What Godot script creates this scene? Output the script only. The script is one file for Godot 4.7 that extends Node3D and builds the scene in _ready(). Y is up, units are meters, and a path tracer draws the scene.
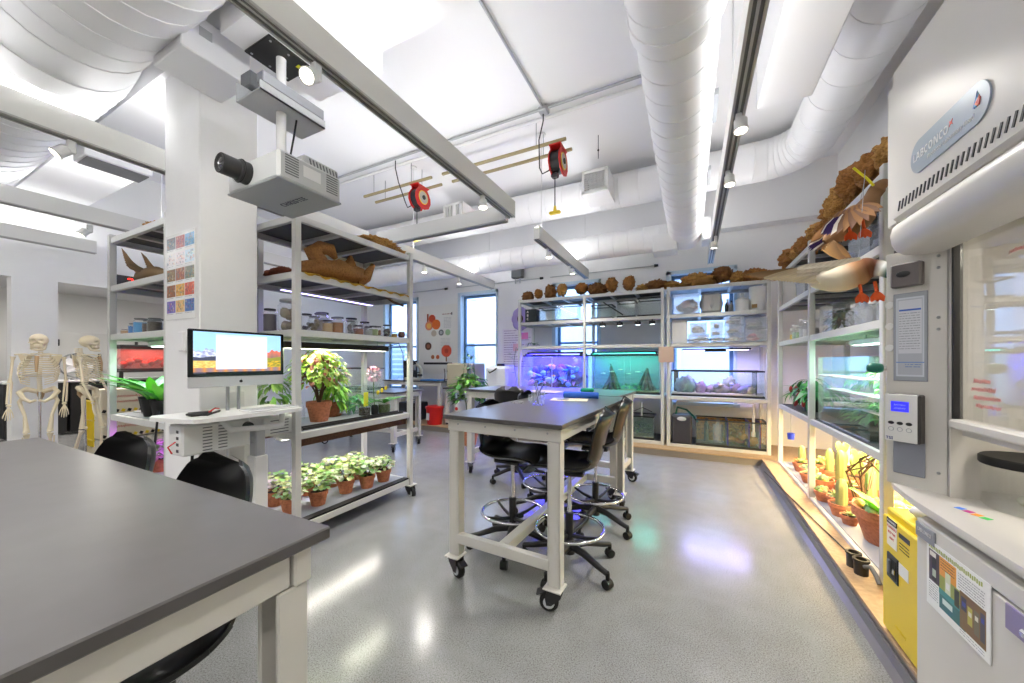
extends Node3D
# A biology teaching lab: benches, stools, specimen racks, aquaria and a fume hood.

class MB:
	var v := PackedVector3Array()
	var n := PackedVector3Array()
	var ix := PackedInt32Array()
	var uv := PackedVector2Array()
	var co := PackedColorArray()
	var ink := Color.WHITE
	var inked := false
	func pen(c: Color) -> MB:
		ink = c
		inked = true
		return self
	func vert(p: Vector3, m: Vector3, t := Vector2.ZERO) -> void:
		v.append(p)
		n.append(m)
		uv.append(t)
		co.append(ink)
	func tri(a: Vector3, b: Vector3, c: Vector3) -> void:
		var m := (b - a).cross(c - a).normalized()
		var k := v.size()
		vert(a, m)
		vert(b, m)
		vert(c, m)
		ix.append_array(PackedInt32Array([k, k + 2, k + 1]))
	func quad(a: Vector3, b: Vector3, c: Vector3, d: Vector3) -> void:
		var m := (c - a).cross(d - b).normalized()
		var k := v.size()
		vert(a, m, Vector2(0, 1))
		vert(b, m, Vector2(1, 1))
		vert(c, m, Vector2(1, 0))
		vert(d, m, Vector2(0, 0))
		ix.append_array(PackedInt32Array([k, k + 2, k + 1, k, k + 3, k + 2]))
	func box(c: Vector3, s: Vector3, b := Basis.IDENTITY) -> MB:
		var h := s * 0.5
		var p := []
		for i in 8:
			p.append(c + b * Vector3(h.x if i & 1 else -h.x, h.y if i & 2 else -h.y, h.z if i & 4 else -h.z))
		quad(p[4], p[5], p[7], p[6])
		quad(p[1], p[0], p[2], p[3])
		quad(p[5], p[1], p[3], p[7])
		quad(p[0], p[4], p[6], p[2])
		quad(p[6], p[7], p[3], p[2])
		quad(p[0], p[1], p[5], p[4])
		return self
	func span(a: Vector3, b: Vector3) -> MB:   # axis-aligned box between two corners
		return box((a + b) * 0.5, (b - a).abs())
	func cbox(c: Vector3, s: Vector3, r := 0.01, b := Basis.IDENTITY) -> MB:   # box with chamfered edges
		var h := s * 0.5
		r = minf(r, minf(h.x, minf(h.y, h.z)) * 0.98)
		var P := func(i: int, ax: int) -> Vector3:
			var q := Vector3(h.x if i & 1 else -h.x, h.y if i & 2 else -h.y, h.z if i & 4 else -h.z)
			for k in 3:
				if k != ax:
					q[k] -= signf(q[k]) * r
			return c + b * q
		for f in [[2, 4, 5, 7, 6], [2, 1, 0, 2, 3], [0, 5, 1, 3, 7], [0, 0, 4, 6, 2], [1, 6, 7, 3, 2], [1, 0, 1, 5, 4]]:
			quad(P.call(f[1], f[0]), P.call(f[2], f[0]), P.call(f[3], f[0]), P.call(f[4], f[0]))
		for e in [[0, 1, 1, 2], [2, 3, 1, 2], [4, 5, 1, 2], [6, 7, 1, 2], [0, 2, 0, 2], [1, 3, 0, 2], [4, 6, 0, 2], [5, 7, 0, 2], [0, 4, 0, 1], [1, 5, 0, 1], [2, 6, 0, 1], [3, 7, 0, 1]]:
			facing(P.call(e[0], e[2]), P.call(e[1], e[2]), P.call(e[1], e[3]), P.call(e[0], e[3]), c)
		for i in 8:
			var a: Vector3 = P.call(i, 0)
			var d: Vector3 = P.call(i, 1)
			var g: Vector3 = P.call(i, 2)
			if (d - a).cross(g - a).dot(a - c) > 0:
				tri(a, d, g)
			else:
				tri(a, g, d)
		return self
	func facing(a: Vector3, b: Vector3, c: Vector3, d: Vector3, away: Vector3) -> void:
		if (c - a).cross(d - b).dot((a + c) * 0.5 - away) > 0:
			quad(a, b, c, d)
		else:
			quad(d, c, b, a)
	func grid(rows: Array, wrap := false) -> MB:   # smooth sheet through rows of points
		var R := rows.size()
		var C: int = rows[0].size()
		var k := v.size()
		var m := PackedVector3Array()
		m.resize(R * C)
		var cc := C if wrap else C - 1
		for i in R - 1:
			for j in cc:
				var j2 := (j + 1) % C
				var a: Vector3 = rows[i][j]
				var b: Vector3 = rows[i][j2]
				var c: Vector3 = rows[i + 1][j2]
				var d: Vector3 = rows[i + 1][j]
				var f := (c - a).cross(d - b)
				m[i * C + j] += f
				m[i * C + j2] += f
				m[(i + 1) * C + j] += f
				m[(i + 1) * C + j2] += f
				var p := k + i * C
				ix.append_array(PackedInt32Array([p + j, p + C + j2, p + j2, p + j, p + C + j, p + C + j2]))
		for i in R:
			for j in C:
				vert(rows[i][j], m[i * C + j].normalized(), Vector2(float(j) / maxf(1, C - 1), float(i) / maxf(1, R - 1)))
		return self
	func ring(c: Vector3, ax: Vector3, ay: Vector3, seg: int) -> PackedVector3Array:
		var r := PackedVector3Array()
		for j in seg:
			var t := TAU * j / seg
			r.append(c + ax * cos(t) + ay * sin(t))
		return r
	func fan(r: PackedVector3Array, out: Vector3) -> void:
		var c := Vector3.ZERO
		for p in r:
			c += p
		c /= r.size()
		for j in r.size():
			var a := r[j]
			var b := r[(j + 1) % r.size()]
			if (a - c).cross(b - c).dot(out) > 0:
				tri(c, a, b)
			else:
				tri(c, b, a)
	func cyl(a: Vector3, b: Vector3, r0: float, r1 := -1.0, seg := 12, caps := true) -> MB:
		if r1 < 0:
			r1 = r0
		var w := (b - a).normalized()
		var x := w.cross(Vector3.UP if absf(w.y) < 0.9 else Vector3.RIGHT).normalized()
		var y := x.cross(w)
		var q := ring(a, x * r0, y * r0, seg)
		var s := ring(b, x * r1, y * r1, seg)
		grid([q, s], true)
		if caps:
			if r0 > 0:
				fan(q, -w)
			if r1 > 0:
				fan(s, w)
		return self
	func tube(pts: Array, r, seg := 8, caps := true) -> MB:   # r: one radius or one for each point
		var rows := []
		var x := Vector3.ZERO
		for i in pts.size():
			var w: Vector3 = (pts[mini(i + 1, pts.size() - 1)] - pts[maxi(i - 1, 0)]).normalized()
			if i == 0:
				x = w.cross(Vector3.UP if absf(w.y) < 0.9 else Vector3.RIGHT).normalized()
			else:
				x = (x - w * x.dot(w)).normalized()
			var y := x.cross(w)
			var q: float = r[i] if r is Array else r
			rows.append(ring(pts[i], x * q, y * q, seg))
		grid(rows, true)
		if caps:
			fan(rows[0], pts[0] - pts[1])
			fan(rows[-1], pts[-1] - pts[-2])
		return self
	func ctube(pts: Array, r: Array, cols: Array, seg := 14, fine := 4) -> MB:   # one skin with a colour for each station
		var P := []
		var Q := []
		var K := []
		for i in pts.size() - 1:
			for k in fine:
				var f := float(k) / fine
				P.append(pts[i].cubic_interpolate(pts[i + 1], pts[maxi(i - 1, 0)], pts[mini(i + 2, pts.size() - 1)], f))
				Q.append(lerpf(r[i], r[i + 1], smoothstep(0, 1, f)))
				K.append(cols[i].lerp(cols[i + 1], f))
		P.append(pts[-1])
		Q.append(r[-1])
		K.append(cols[-1])
		inked = true
		var k0 := v.size()
		tube(P, Q, seg, false)
		for i in P.size():
			for j in seg:
				co[k0 + i * seg + j] = K[i]
		return self
	func lathe(c: Vector3, prof: Array, seg := 16, smooth := false, b := Basis.IDENTITY) -> MB:
		var rows := []
		for p in prof:
			rows.append(ring(c + b * Vector3(0, p.y, 0), b.x * p.x, -b.z * p.x, seg))
		if smooth:
			grid(rows, true)
		else:
			for i in rows.size() - 1:
				grid([rows[i], rows[i + 1]], true)
		return self
	func ball(c: Vector3, r: Vector3, b := Basis.IDENTITY, nu := 12, nv := 8, noise: FastNoiseLite = null, amp := 0.0) -> MB:
		var rows := []
		for i in nv + 1:
			var ph := PI * i / nv - PI / 2
			var q := PackedVector3Array()
			for j in nu:
				var t := TAU * j / nu
				var d := Vector3(cos(ph) * cos(t), sin(ph), -cos(ph) * sin(t))
				var s := 1.0
				if noise:
					s += amp * noise.get_noise_3d(d.x * 50, d.y * 50, d.z * 50)
				q.append(c + b * (d * r * s))
			rows.append(q)
		return grid(rows, true)
	func torus(c: Vector3, R: float, r: float, b := Basis.IDENTITY, n1 := 24, n2 := 8) -> MB:
		var rows := []
		for i in n1 + 1:
			var t := TAU * i / n1
			var o := b * Vector3(cos(t), 0, -sin(t))
			rows.append(ring(c + o * R, o * r, b.y * r, n2))
		return grid(rows, true)
	func prism(poly: PackedVector2Array, depth: float, x: Transform3D) -> MB:   # outline in xy, thickness along z
		var t := Geometry2D.triangulate_polygon(poly)
		var f := x * Vector3(0, 0, depth) - x.origin
		for i in range(0, t.size(), 3):
			var a := poly[t[i]]
			var b := poly[t[i + 1]]
			var c := poly[t[i + 2]]
			if (b - a).cross(c - a) < 0:
				var s := b
				b = c
				c = s
			tri(x * Vector3(a.x, a.y, depth), x * Vector3(b.x, b.y, depth), x * Vector3(c.x, c.y, depth))
			tri(x * Vector3(a.x, a.y, 0), x * Vector3(c.x, c.y, 0), x * Vector3(b.x, b.y, 0))
		var cw := Geometry2D.is_polygon_clockwise(poly)
		for i in poly.size():
			var a := x * Vector3(poly[i].x, poly[i].y, 0)
			var e := poly[(i + 1) % poly.size()]
			var b := x * Vector3(e.x, e.y, 0)
			if cw:
				quad(b, a, a + f, b + f)
			else:
				quad(a, b, b + f, a + f)
		return self
	func leaf(p: Vector3, d: Vector3, up: Vector3, ln: float, w: float, droop := 0.4, shape := [0.15, 0.9, 1.0, 0.7, 0.0]) -> MB:
		var s := d.cross(up).normalized()
		var u := s.cross(d).normalized()
		var l := PackedVector3Array()
		var m := PackedVector3Array()
		var r := PackedVector3Array()
		var k := shape.size() - 1
		for i in k + 1:
			var t := float(i) / k
			var q := p + d * (ln * t) - u * (droop * ln * t * t)
			var h: float = shape[i] * w * 0.5
			l.append(q - s * h + u * h * 0.25)
			m.append(q)
			r.append(q + s * h + u * h * 0.25)
		return grid([l, m, r])
	func mesh() -> ArrayMesh:
		var a := []
		a.resize(Mesh.ARRAY_MAX)
		a[Mesh.ARRAY_VERTEX] = v
		a[Mesh.ARRAY_NORMAL] = n
		a[Mesh.ARRAY_TEX_UV] = uv
		if inked:
			a[Mesh.ARRAY_COLOR] = co
		a[Mesh.ARRAY_INDEX] = ix
		var m := ArrayMesh.new()
		m.add_surface_from_arrays(Mesh.PRIMITIVE_TRIANGLES, a)
		return m

var M := {}
var taken := {}
var rng := RandomNumberGenerator.new()

func V(x, y, z) -> Vector3:
	return Vector3(x, y, z)

func numbered(s: String) -> String:
	taken[s] = taken.get(s, -1) + 1
	return s if taken[s] == 0 else "%s_%03d" % [s, taken[s]]

func thing(called: String, label: String, category: String, at := Vector3.ZERO, turn := 0.0, group := "") -> Node3D:
	var o := Node3D.new()
	o.name = numbered(called)
	add_child(o)
	o.position = at
	o.rotation.y = turn
	o.set_meta("label", label)
	o.set_meta("category", category)
	if group != "":
		o.set_meta("group", group)
	return o

func put(mesh: Mesh, called: String, m: Material, parent: Node3D, at := Transform3D.IDENTITY) -> MeshInstance3D:
	var o := MeshInstance3D.new()
	o.name = called
	o.mesh = mesh
	o.material_override = m
	o.transform = at
	o.cast_shadow = GeometryInstance3D.SHADOW_CASTING_SETTING_ON
	parent.add_child(o, true)
	return o

func part(b: MB, called: String, m: Material, parent: Node3D, label := "") -> MeshInstance3D:
	var o := put(b.mesh(), called, m, parent)
	if label != "":
		o.set_meta("label", label)
	return o

func struct(b: MB, called: String, m: Material, label := "") -> MeshInstance3D:
	var o := put(b.mesh(), numbered(called), m, self)
	o.set_meta("kind", "structure")
	if label != "":
		o.set_meta("label", label)
	return o

func single(b: MB, called: String, m: Material, label: String, category: String, group := "", at := Vector3.ZERO, turn := 0.0) -> MeshInstance3D:
	var o := put(b.mesh(), numbered(called), m, self)
	o.position = at
	o.rotation.y = turn
	o.set_meta("label", label)
	o.set_meta("category", category)
	if group != "":
		o.set_meta("group", group)
	return o

func dup(o: Node3D, at: Vector3, turn: float, label: String) -> Node3D:
	var c: Node3D = o.duplicate()
	c.name = numbered(String(o.name).rstrip("_0123456789"))
	add_child(c)
	c.position = at
	c.rotation.y = turn
	if label != "":
		c.set_meta("label", label)
	return c

func mt(key: String, c: Color, rough := 0.6, metal := 0.0) -> StandardMaterial3D:
	if M.has(key):
		return M[key]
	var m := StandardMaterial3D.new()
	m.resource_name = key
	m.albedo_color = c
	m.roughness = rough
	m.metallic = metal
	M[key] = m
	return m

func glassy(key: String, c: Color, alpha := 0.06, rough := 0.03) -> StandardMaterial3D:
	var m := mt(key, Color(c.r, c.g, c.b, alpha), rough)
	m.transparency = BaseMaterial3D.TRANSPARENCY_ALPHA
	return m

func glow(key: String, c: Color, e: float) -> StandardMaterial3D:
	var m := mt(key, c, 0.5)
	m.emission_enabled = true
	m.emission = c
	m.emission_energy_multiplier = e
	return m

func leafy(key: String, c: Color, back := 0.5) -> StandardMaterial3D:
	var m := mt(key, c, 0.5)
	m.vertex_color_use_as_albedo = true
	m.backlight_enabled = true
	m.backlight = Color(back, back, back * 0.6)
	return m

func tinted(key: String, rough := 0.7, metal := 0.0) -> StandardMaterial3D:
	var m := mt(key, Color.WHITE, rough, metal)
	m.vertex_color_use_as_albedo = true
	return m

func noise(seed_: int, freq: float, oct := 4) -> FastNoiseLite:
	var f := FastNoiseLite.new()
	f.seed = seed_
	f.frequency = freq
	f.fractal_octaves = oct
	return f

func cloud(seed_: int, freq: float, stops: Array, size := 512, oct := 4, kind := FastNoiseLite.TYPE_SIMPLEX_SMOOTH) -> NoiseTexture2D:
	var f := noise(seed_, freq, oct)
	f.noise_type = kind
	var t := NoiseTexture2D.new()
	t.width = size
	t.height = size
	t.seamless = true
	t.noise = f
	if stops.size():
		var g := Gradient.new()
		var o := PackedFloat32Array()
		var c := PackedColorArray()
		for s in stops:
			o.append(s[0])
			c.append(s[1])
		g.offsets = o
		g.colors = c
		t.color_ramp = g
	return t

func mapped(m: StandardMaterial3D, t: Texture2D, scale: float) -> StandardMaterial3D:
	m.albedo_texture = t
	m.uv1_triplanar = true
	m.uv1_world_triplanar = true
	m.uv1_scale = Vector3.ONE * scale
	return m

func lin(r: float, g: float, b: float) -> Color:   # sRGB bytes to a linear vertex colour
	return Color8(int(r), int(g), int(b)).srgb_to_linear()

func R(a: float, b: float) -> float:
	return rng.randf_range(a, b)

func area(parent: Node3D, at: Transform3D, size: Vector2, c: Color, e: float) -> void:
	var l := AreaLight3D.new()
	l.name = "light"
	l.area_size = size
	l.light_color = c
	l.light_energy = e
	l.area_normalize_energy = true
	l.area_range = 14.0
	l.shadow_enabled = true
	l.transform = at
	parent.add_child(l, true)

func facing_up() -> Basis:
	return Basis(Vector3.RIGHT, PI / 2)

func facing_down() -> Basis:
	return Basis(Vector3.RIGHT, -PI / 2)

func printed(key: String, img: Image, rough := 0.5, lit := 0.0) -> StandardMaterial3D:
	var m := mt(key, Color.WHITE, rough)
	m.albedo_texture = ImageTexture.create_from_image(img)
	if lit > 0:
		m.emission_enabled = true
		m.emission = Color.WHITE
		m.emission_operator = BaseMaterial3D.EMISSION_OP_MULTIPLY
		m.emission_texture = m.albedo_texture
		m.emission_energy_multiplier = lit
	return m

func img(w: int, h: int, c: Color) -> Image:
	var i := Image.create(w, h, false, Image.FORMAT_RGB8)
	i.fill(c)
	return i

func rect(i: Image, x: int, y: int, w: int, h: int, c: Color) -> void:
	i.fill_rect(Rect2i(x, y, w, h), c)

func disc(i: Image, x: int, y: int, r: float, c: Color, sq := 1.0) -> void:
	for b in range(maxi(0, y - int(r)), mini(i.get_height(), y + int(r) + 1)):
		for a in range(maxi(0, x - int(r * sq)), mini(i.get_width(), x + int(r * sq) + 1)):
			if Vector2((a - x) / sq, b - y).length() <= r:
				i.set_pixel(a, b, c)

func scribble(i: Image, x: int, y: int, w: int, c: Color, thick := 2) -> void:   # a line of print too small to read
	var p := x
	while p < x + w:
		var k := rng.randi_range(3, 9)
		rect(i, p, y, mini(k, x + w - p), thick, c)
		p += k + rng.randi_range(1, 3)

func lettering(s: String, size: float, depth: float, called: String, m: Material, parent: Node3D, at: Transform3D, bold := false) -> MeshInstance3D:
	var t := TextMesh.new()
	var f := SystemFont.new()
	f.font_names = PackedStringArray(["Droid Sans"])
	if bold:
		f.font_weight = 700
	t.font = f
	t.text = s
	t.font_size = 32
	t.pixel_size = size / 32.0
	t.depth = depth
	return put(t, called, m, parent, at)

func _ready() -> void:
	rng.seed = 20240611
	view_and_sky()
	materials()
	shell()
	ducts_and_services()
	pendant_lights()
	benches()
	racks()
	left_rack_contents()
	side_rack_contents()
	back_rack_contents()
	right_rack_contents()
	fume_hood()
	ceiling_things()
	column_things()
	far_wall_things()
	annex_things()

func view_and_sky() -> void:
	var cam := Camera3D.new()
	cam.name = "camera"
	add_child(cam)
	cam.position = Vector3(0, 1.3, 0)
	cam.rotation.y = atan(0.5)
	cam.set_frustum(2.0 * 341.5 / 360.0 * 0.05, Vector2(0, 20.0 / 360.0 * 0.05), 0.05, 120.0)
	cam.current = true
	var env := Environment.new()
	env.background_mode = Environment.BG_SKY
	var sky := Sky.new()
	var ps := ProceduralSkyMaterial.new()
	ps.sky_top_color = Color(0.55, 0.72, 0.95)
	ps.sky_horizon_color = Color(0.80, 0.88, 0.98)
	ps.ground_horizon_color = Color(0.7, 0.7, 0.7)
	ps.ground_bottom_color = Color(0.45, 0.45, 0.45)
	ps.sky_energy_multiplier = 2.0
	sky.sky_material = ps
	env.sky = sky
	env.tonemap_mode = Environment.TONE_MAPPER_LINEAR
	env.tonemap_exposure = 2.1
	env.sdfgi_enabled = true
	env.ssao_enabled = true
	env.ssil_enabled = true
	var we := WorldEnvironment.new()
	we.name = "environment"
	we.environment = env
	add_child(we)

func materials() -> void:
	mapped(mt("wall paint", Color(0.935, 0.935, 0.93), 0.65), cloud(3, 0.01, [[0.0, Color(0.97, 0.97, 0.97)], [1.0, Color(1, 1, 1)]], 256), 0.4)
	mt("ceiling paint", Color(0.935, 0.935, 0.94), 0.75)
	mt("duct paint", Color(0.94, 0.94, 0.945), 0.45)
	mt("fixture paint", Color(0.83, 0.83, 0.81), 0.4)
	mt("track grey", Color(0.66, 0.66, 0.64), 0.4, 0.2)
	mt("track slot", Color(0.34, 0.34, 0.33), 0.5)
	var fl := mt("floor", Color(0.73, 0.745, 0.765), 0.2)
	mapped(fl, cloud(7, 0.11, [[0.0, Color(0.44, 0.43, 0.41)], [0.38, Color(0.76, 0.75, 0.73)], [0.6, Color(0.81, 0.80, 0.78)], [1.0, Color(0.92, 0.915, 0.90)]], 1024, 3), 1.1)
	fl.detail_enabled = true
	fl.detail_albedo = cloud(8, 0.008, [[0.0, Color(0.95, 0.945, 0.94)], [1.0, Color(1, 1, 1)]], 512)
	fl.detail_blend_mode = BaseMaterial3D.BLEND_MODE_MUL
	fl.roughness_texture = cloud(9, 0.02, [[0.0, Color(0.75, 0.75, 0.75)], [1.0, Color(1, 1, 1)]], 512)
	mapped(mt("kerb top", Color(0.74, 0.63, 0.49), 0.5), cloud(11, 0.05, [[0.0, Color(0.86, 0.84, 0.82)], [1.0, Color(1, 1, 1)]], 512), 1.0)
	mt("kerb face", Color(0.50, 0.47, 0.44), 0.35)
	mt("casing", Color(0.80, 0.87, 0.91), 0.4)  # pale blue of the daylight is put into the casing colour
	mt("shutter", Color(0.35, 0.45, 0.55), 0.5)
	glassy("pane", Color(0.9, 0.95, 0.97), 0.05)
	mt("bench paint", Color(0.81, 0.80, 0.77), 0.42)
	var top := mt("bench top", Color(0.35, 0.34, 0.335), 0.3)
	mapped(top, cloud(15, 0.02, [[0.0, Color(0.93, 0.925, 0.92)], [0.5, Color(0.965, 0.965, 0.965)], [1.0, Color(1, 1, 1)]], 512, 5), 0.8)
	mt("black shell", Color(0.05, 0.05, 0.055), 0.3)
	mt("black rubber", Color(0.04, 0.04, 0.04), 0.6)
	mt("dark plastic", Color(0.13, 0.13, 0.135), 0.45)
	mt("mid grey", Color(0.42, 0.43, 0.44), 0.5)
	mt("light grey", Color(0.74, 0.75, 0.76), 0.45)
	mt("white plastic", Color(0.88, 0.88, 0.87), 0.4)
	mt("chrome", Color(0.85, 0.85, 0.86), 0.15, 1.0)
	mt("steel", Color(0.66, 0.67, 0.68), 0.35, 0.9)
	mt("rack steel", Color(0.80, 0.80, 0.785), 0.4, 0.15)
	mt("deck", Color(0.20, 0.20, 0.215), 0.5)
	mt("deck pale", Color(0.62, 0.64, 0.68), 0.45)
	mapped(mt("wood", Color(0.42, 0.28, 0.18), 0.55), cloud(21, 0.06, [[0.0, Color(0.75, 0.72, 0.7)], [1.0, Color(1, 1, 1)]], 256), 3.0)
	mapped(mt("terracotta", Color(0.78, 0.50, 0.36), 0.85), cloud(23, 0.03, [[0.0, Color(0.78, 0.76, 0.74)], [0.6, Color(1, 1, 1)], [1.0, Color(1.0, 0.97, 0.94)]], 256), 5.0)
	mt("soil", Color(0.17, 0.12, 0.09), 0.95)
	leafy("leaves", Color.WHITE, 0.5)
	mt("stem", Color(0.33, 0.40, 0.20), 0.7)
	mt("bark", Color(0.36, 0.27, 0.18), 0.85)
	glassy("clear glass", Color(0.86, 0.93, 0.92), 0.07)
	glassy("tank glass", Color(0.62, 0.85, 0.82), 0.05)
	glassy("jar glass", Color(0.88, 0.93, 0.92), 0.08)
	var bin := glassy("clear plastic", Color(0.88, 0.9, 0.93), 0.22, 0.15)
	bin.roughness = 0.15
	mt("red paint", Color(0.78, 0.09, 0.08), 0.35)
	mt("yellow paint", Color(0.90, 0.78, 0.13), 0.4)
	mt("hood paint", Color(0.83, 0.815, 0.79), 0.32)
	mt("hood grey", Color(0.55, 0.56, 0.60), 0.45)
	mt("bone", Color(0.87, 0.82, 0.70), 0.55)
	mt("bone dark", Color(0.70, 0.58, 0.42), 0.6)
	tinted("painted", 0.75)
	tinted("glossy painted", 0.3)
	tinted("feathers", 0.85)
	var sp := mt("sponge", Color(0.74, 0.52, 0.28), 0.95)
	mapped(sp, cloud(31, 0.09, [[0.0, Color(0.42, 0.38, 0.34)], [0.45, Color(0.85, 0.83, 0.8)], [1.0, Color(1, 1, 1)]], 256, 3), 2.6)
	mapped(mt("dark sponge", Color(0.60, 0.42, 0.24), 0.95), sp.albedo_texture, 2.6)
	mapped(mt("pale sponge", Color(0.84, 0.64, 0.36), 0.95), sp.albedo_texture, 2.6)
	mt("strut", Color(0.62, 0.57, 0.42), 0.45, 0.3)
	mt("conduit", Color(0.68, 0.69, 0.70), 0.35, 0.6)
	mt("cable", Color(0.08, 0.08, 0.09), 0.5)
	mt("white cable", Color(0.9, 0.9, 0.9), 0.5)

func shell() -> void:
	struct(MB.new().span(V(-12.2, -0.12, -6.5), V(1.9, 0, 2.7)), "floor", M["floor"], "polished pale grey terrazzo floor")
	var c := MB.new()
	c.span(V(-7.4, 4.0, -6.5), V(1.9, 4.12, 2.7))
	struct(c, "ceiling", M["ceiling paint"], "white painted ceiling slab")
	struct(MB.new().span(V(-7.4, 3.25, -1.66), V(1.7, 4.0, -1.12)), "ceiling_beam", M["ceiling paint"], "white ceiling beam spanning over the column")
	struct(MB.new().span(V(-7.2, 3.25, -6.3), V(1.7, 4.0, -6.1)), "ceiling_beam", M["ceiling paint"], "white beam along the top of the window wall")
	# window wall, built round its openings
	var W := [[-6.55, -5.5], [-4.41, -3.46], [-2.31, -1.42], [-0.37, 0.60]]
	var sill := 0.62
	var head := 2.74
	var b := MB.new()
	b.span(V(-7.4, 0, -6.5), V(1.9, sill, -6.3))
	b.span(V(-7.4, head, -6.5), V(1.9, 4.0, -6.3))
	var x := -7.4
	for w in W:
		b.span(V(x, sill, -6.5), V(w[0], head, -6.3))
		x = w[1]
	b.span(V(x, sill, -6.5), V(1.9, head, -6.3))
	struct(b, "wall_back", M["wall paint"], "white wall with tall windows")
	var k := 1
	for w in W:
		var o := Node3D.new()
		o.name = "window_%d" % k
		o.set_meta("kind", "structure")
		o.set_meta("label", ["window in the corner by the microscopes", "tall window beside the fruit poster", "window behind the reef tank rack", "window behind the clear storage bins"][k - 1])
		add_child(o)
		var f := MB.new()
		var a: float = w[0]
		var e: float = w[1]
		f.span(V(a, sill, -6.48), V(a + 0.07, head, -6.27))
		f.span(V(e - 0.04, sill, -6.48), V(e, head, -6.27))
		f.span(V(a, head - 0.06, -6.48), V(e, head, -6.27))
		f.span(V(a - 0.03, sill, -6.48), V(e + 0.03, sill + 0.05, -6.22))
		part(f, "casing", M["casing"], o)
		var s := MB.new()
		s.span(V(a + 0.07, sill + 0.05, -6.44), V(a + 0.12, head - 0.06, -6.40))
		s.span(V(e - 0.09, sill + 0.05, -6.44), V(e - 0.04, head - 0.06, -6.40))
		s.span(V(a + 0.12, head - 0.11, -6.44), V(e - 0.09, head - 0.06, -6.40))
		s.span(V(a + 0.12, sill + 0.05, -6.44), V(e - 0.09, sill + 0.10, -6.40))
		s.span(V(a + 0.12, 1.62, -6.44), V(e - 0.09, 1.66, -6.40))
		part(s, "sash", mt("sash blue", Color(0.42, 0.55, 0.66), 0.4), o)
		part(MB.new().span(V(a + 0.12, sill + 0.1, -6.425), V(e - 0.09, 1.62, -6.42)), "pane", M["pane"], o)
		part(MB.new().span(V(a + 0.12, 1.66, -6.425), V(e - 0.09, head - 0.11, -6.42)), "pane", M["pane"], o)
		k += 1
	# the building across the lane
	var nb := thing("neighbouring_building", "pale building across the lane seen through the windows", "building", V(-3, -6, -12))
	part(MB.new().span(V(-16, 0, -0.4), V(9, 13.5, 0)), "wall", mt("stucco", Color(0.93, 0.87, 0.87), 0.8), nb)
	part(MB.new().span(V(-1.6, 0, 0), V(9, 13.5, 0.3)), "wall_bay", mt("stucco pale", Color(0.86, 0.9, 0.94), 0.8), nb)
	for i in 6:
		for j in 3:
			var wx := -13.0 + i * 3.6
			var wy := 6.4 + j * 3.3
			var wz := 0.3 if wx > -1.6 else 0.0
			var wn := part(MB.new().span(V(wx, wy, wz), V(wx + 1.3, wy + 1.7, wz + 0.06)), "window", mt("far frame", Color(0.9, 0.9, 0.92), 0.5), nb)
			part(MB.new().span(V(wx + 0.1, wy + 0.1, wz + 0.05), V(wx + 1.2, wy + 1.6, wz + 0.08)), "pane", mt("far pane", Color(0.45, 0.52, 0.62), 0.1), wn)
	for i in 9:
		part(MB.new().span(V(-9.7, 6.7 + i * 0.22, 0), V(-8.0, 6.78 + i * 0.22, 0.09)), "louvre", mt("louvre", Color(0.62, 0.68, 0.76), 0.5), nb)
	struct(MB.new().span(V(-40, -6.2, -40), V(30, -6.0, -6.5)), "ground", mt("lane", Color(0.5, 0.5, 0.5), 0.9), "grey lane outside the windows")
	# remaining walls
	struct(MB.new().span(V(1.7, 0, -6.3), V(1.9, 4.0, 2.7)), "wall_right", M["wall paint"], "white wall behind the plant racks")
	struct(MB.new().span(V(-7.4, 0, 2.5), V(1.9, 4.0, 2.7)), "wall_front", M["wall paint"], "plain white wall facing the windows")
	var l := MB.new()
	l.span(V(-7.4, 2.31, -6.3), V(-7.2, 4.0, 2.5))
	l.span(V(-7.4, 0, -6.3), V(-7.2, 2.31, -3.5))
	l.span(V(-7.4, 0, -1.51), V(-7.2, 2.31, -1.16))
	l.span(V(-7.4, 0, 0.2), V(-7.2, 2.31, 2.5))
	struct(l, "wall_left", M["wall paint"], "white wall with two openings to the next room")
	var ax := MB.new()
	ax.span(V(-12.2, 0, -6.5), V(-12.0, 2.9, 2.7))
	ax.span(V(-12.0, 0, -6.5), V(-7.4, 2.9, -6.3))
	ax.span(V(-12.0, 0, 2.5), V(-7.4, 2.9, 2.7))
	struct(ax, "wall_annex", M["wall paint"], "white walls of the room beyond the openings")
	struct(MB.new().span(V(-12.2, 2.75, -6.5), V(-7.4, 2.9, 2.7)), "ceiling_annex", M["ceiling paint"], "ceiling of the room beyond")
	# raised kerb under the racks
	var kb := MB.new()
	kb.span(V(-7.2, 0, -6.3), V(1.7, 0.085, -5.36))
	kb.span(V(0.78, 0, -5.36), V(1.7, 0.085, 2.5))
	var kerb := struct(kb, "trim_1", M["kerb face"], "raised kerb under the wall racks")
	var kt := MB.new()
	kt.span(V(-7.2, 0.085, -6.3), V(1.7, 0.1, -5.35))
	kt.span(V(0.77, 0.085, -5.35), V(1.7, 0.1, 2.5))
	part(kt, "kerb_top", M["kerb top"], kerb, "tan vinyl kerb top")
	var cove := MB.new()
	cove.prism(PackedVector2Array([Vector2(0, 0), Vector2(0.05, 0), Vector2(0.02, 0.015), Vector2(0.008, 0.05), Vector2(0, 0.05)]), 7.86, Transform3D(Basis(V(-1, 0, 0), V(0, 1, 0), V(0, 0, -1)), V(0.78, 0, 2.5)))
	part(cove, "cove_base", mt("cove", Color(0.42, 0.41, 0.41), 0.3), kerb, "grey rubber cove strip")
	# column
	struct(MB.new().cbox(V(-3.015, 1.63, -1.32), V(0.47, 3.24, 0.34), 0.006), "column", M["wall paint"], "square white column carrying the screen")

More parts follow.
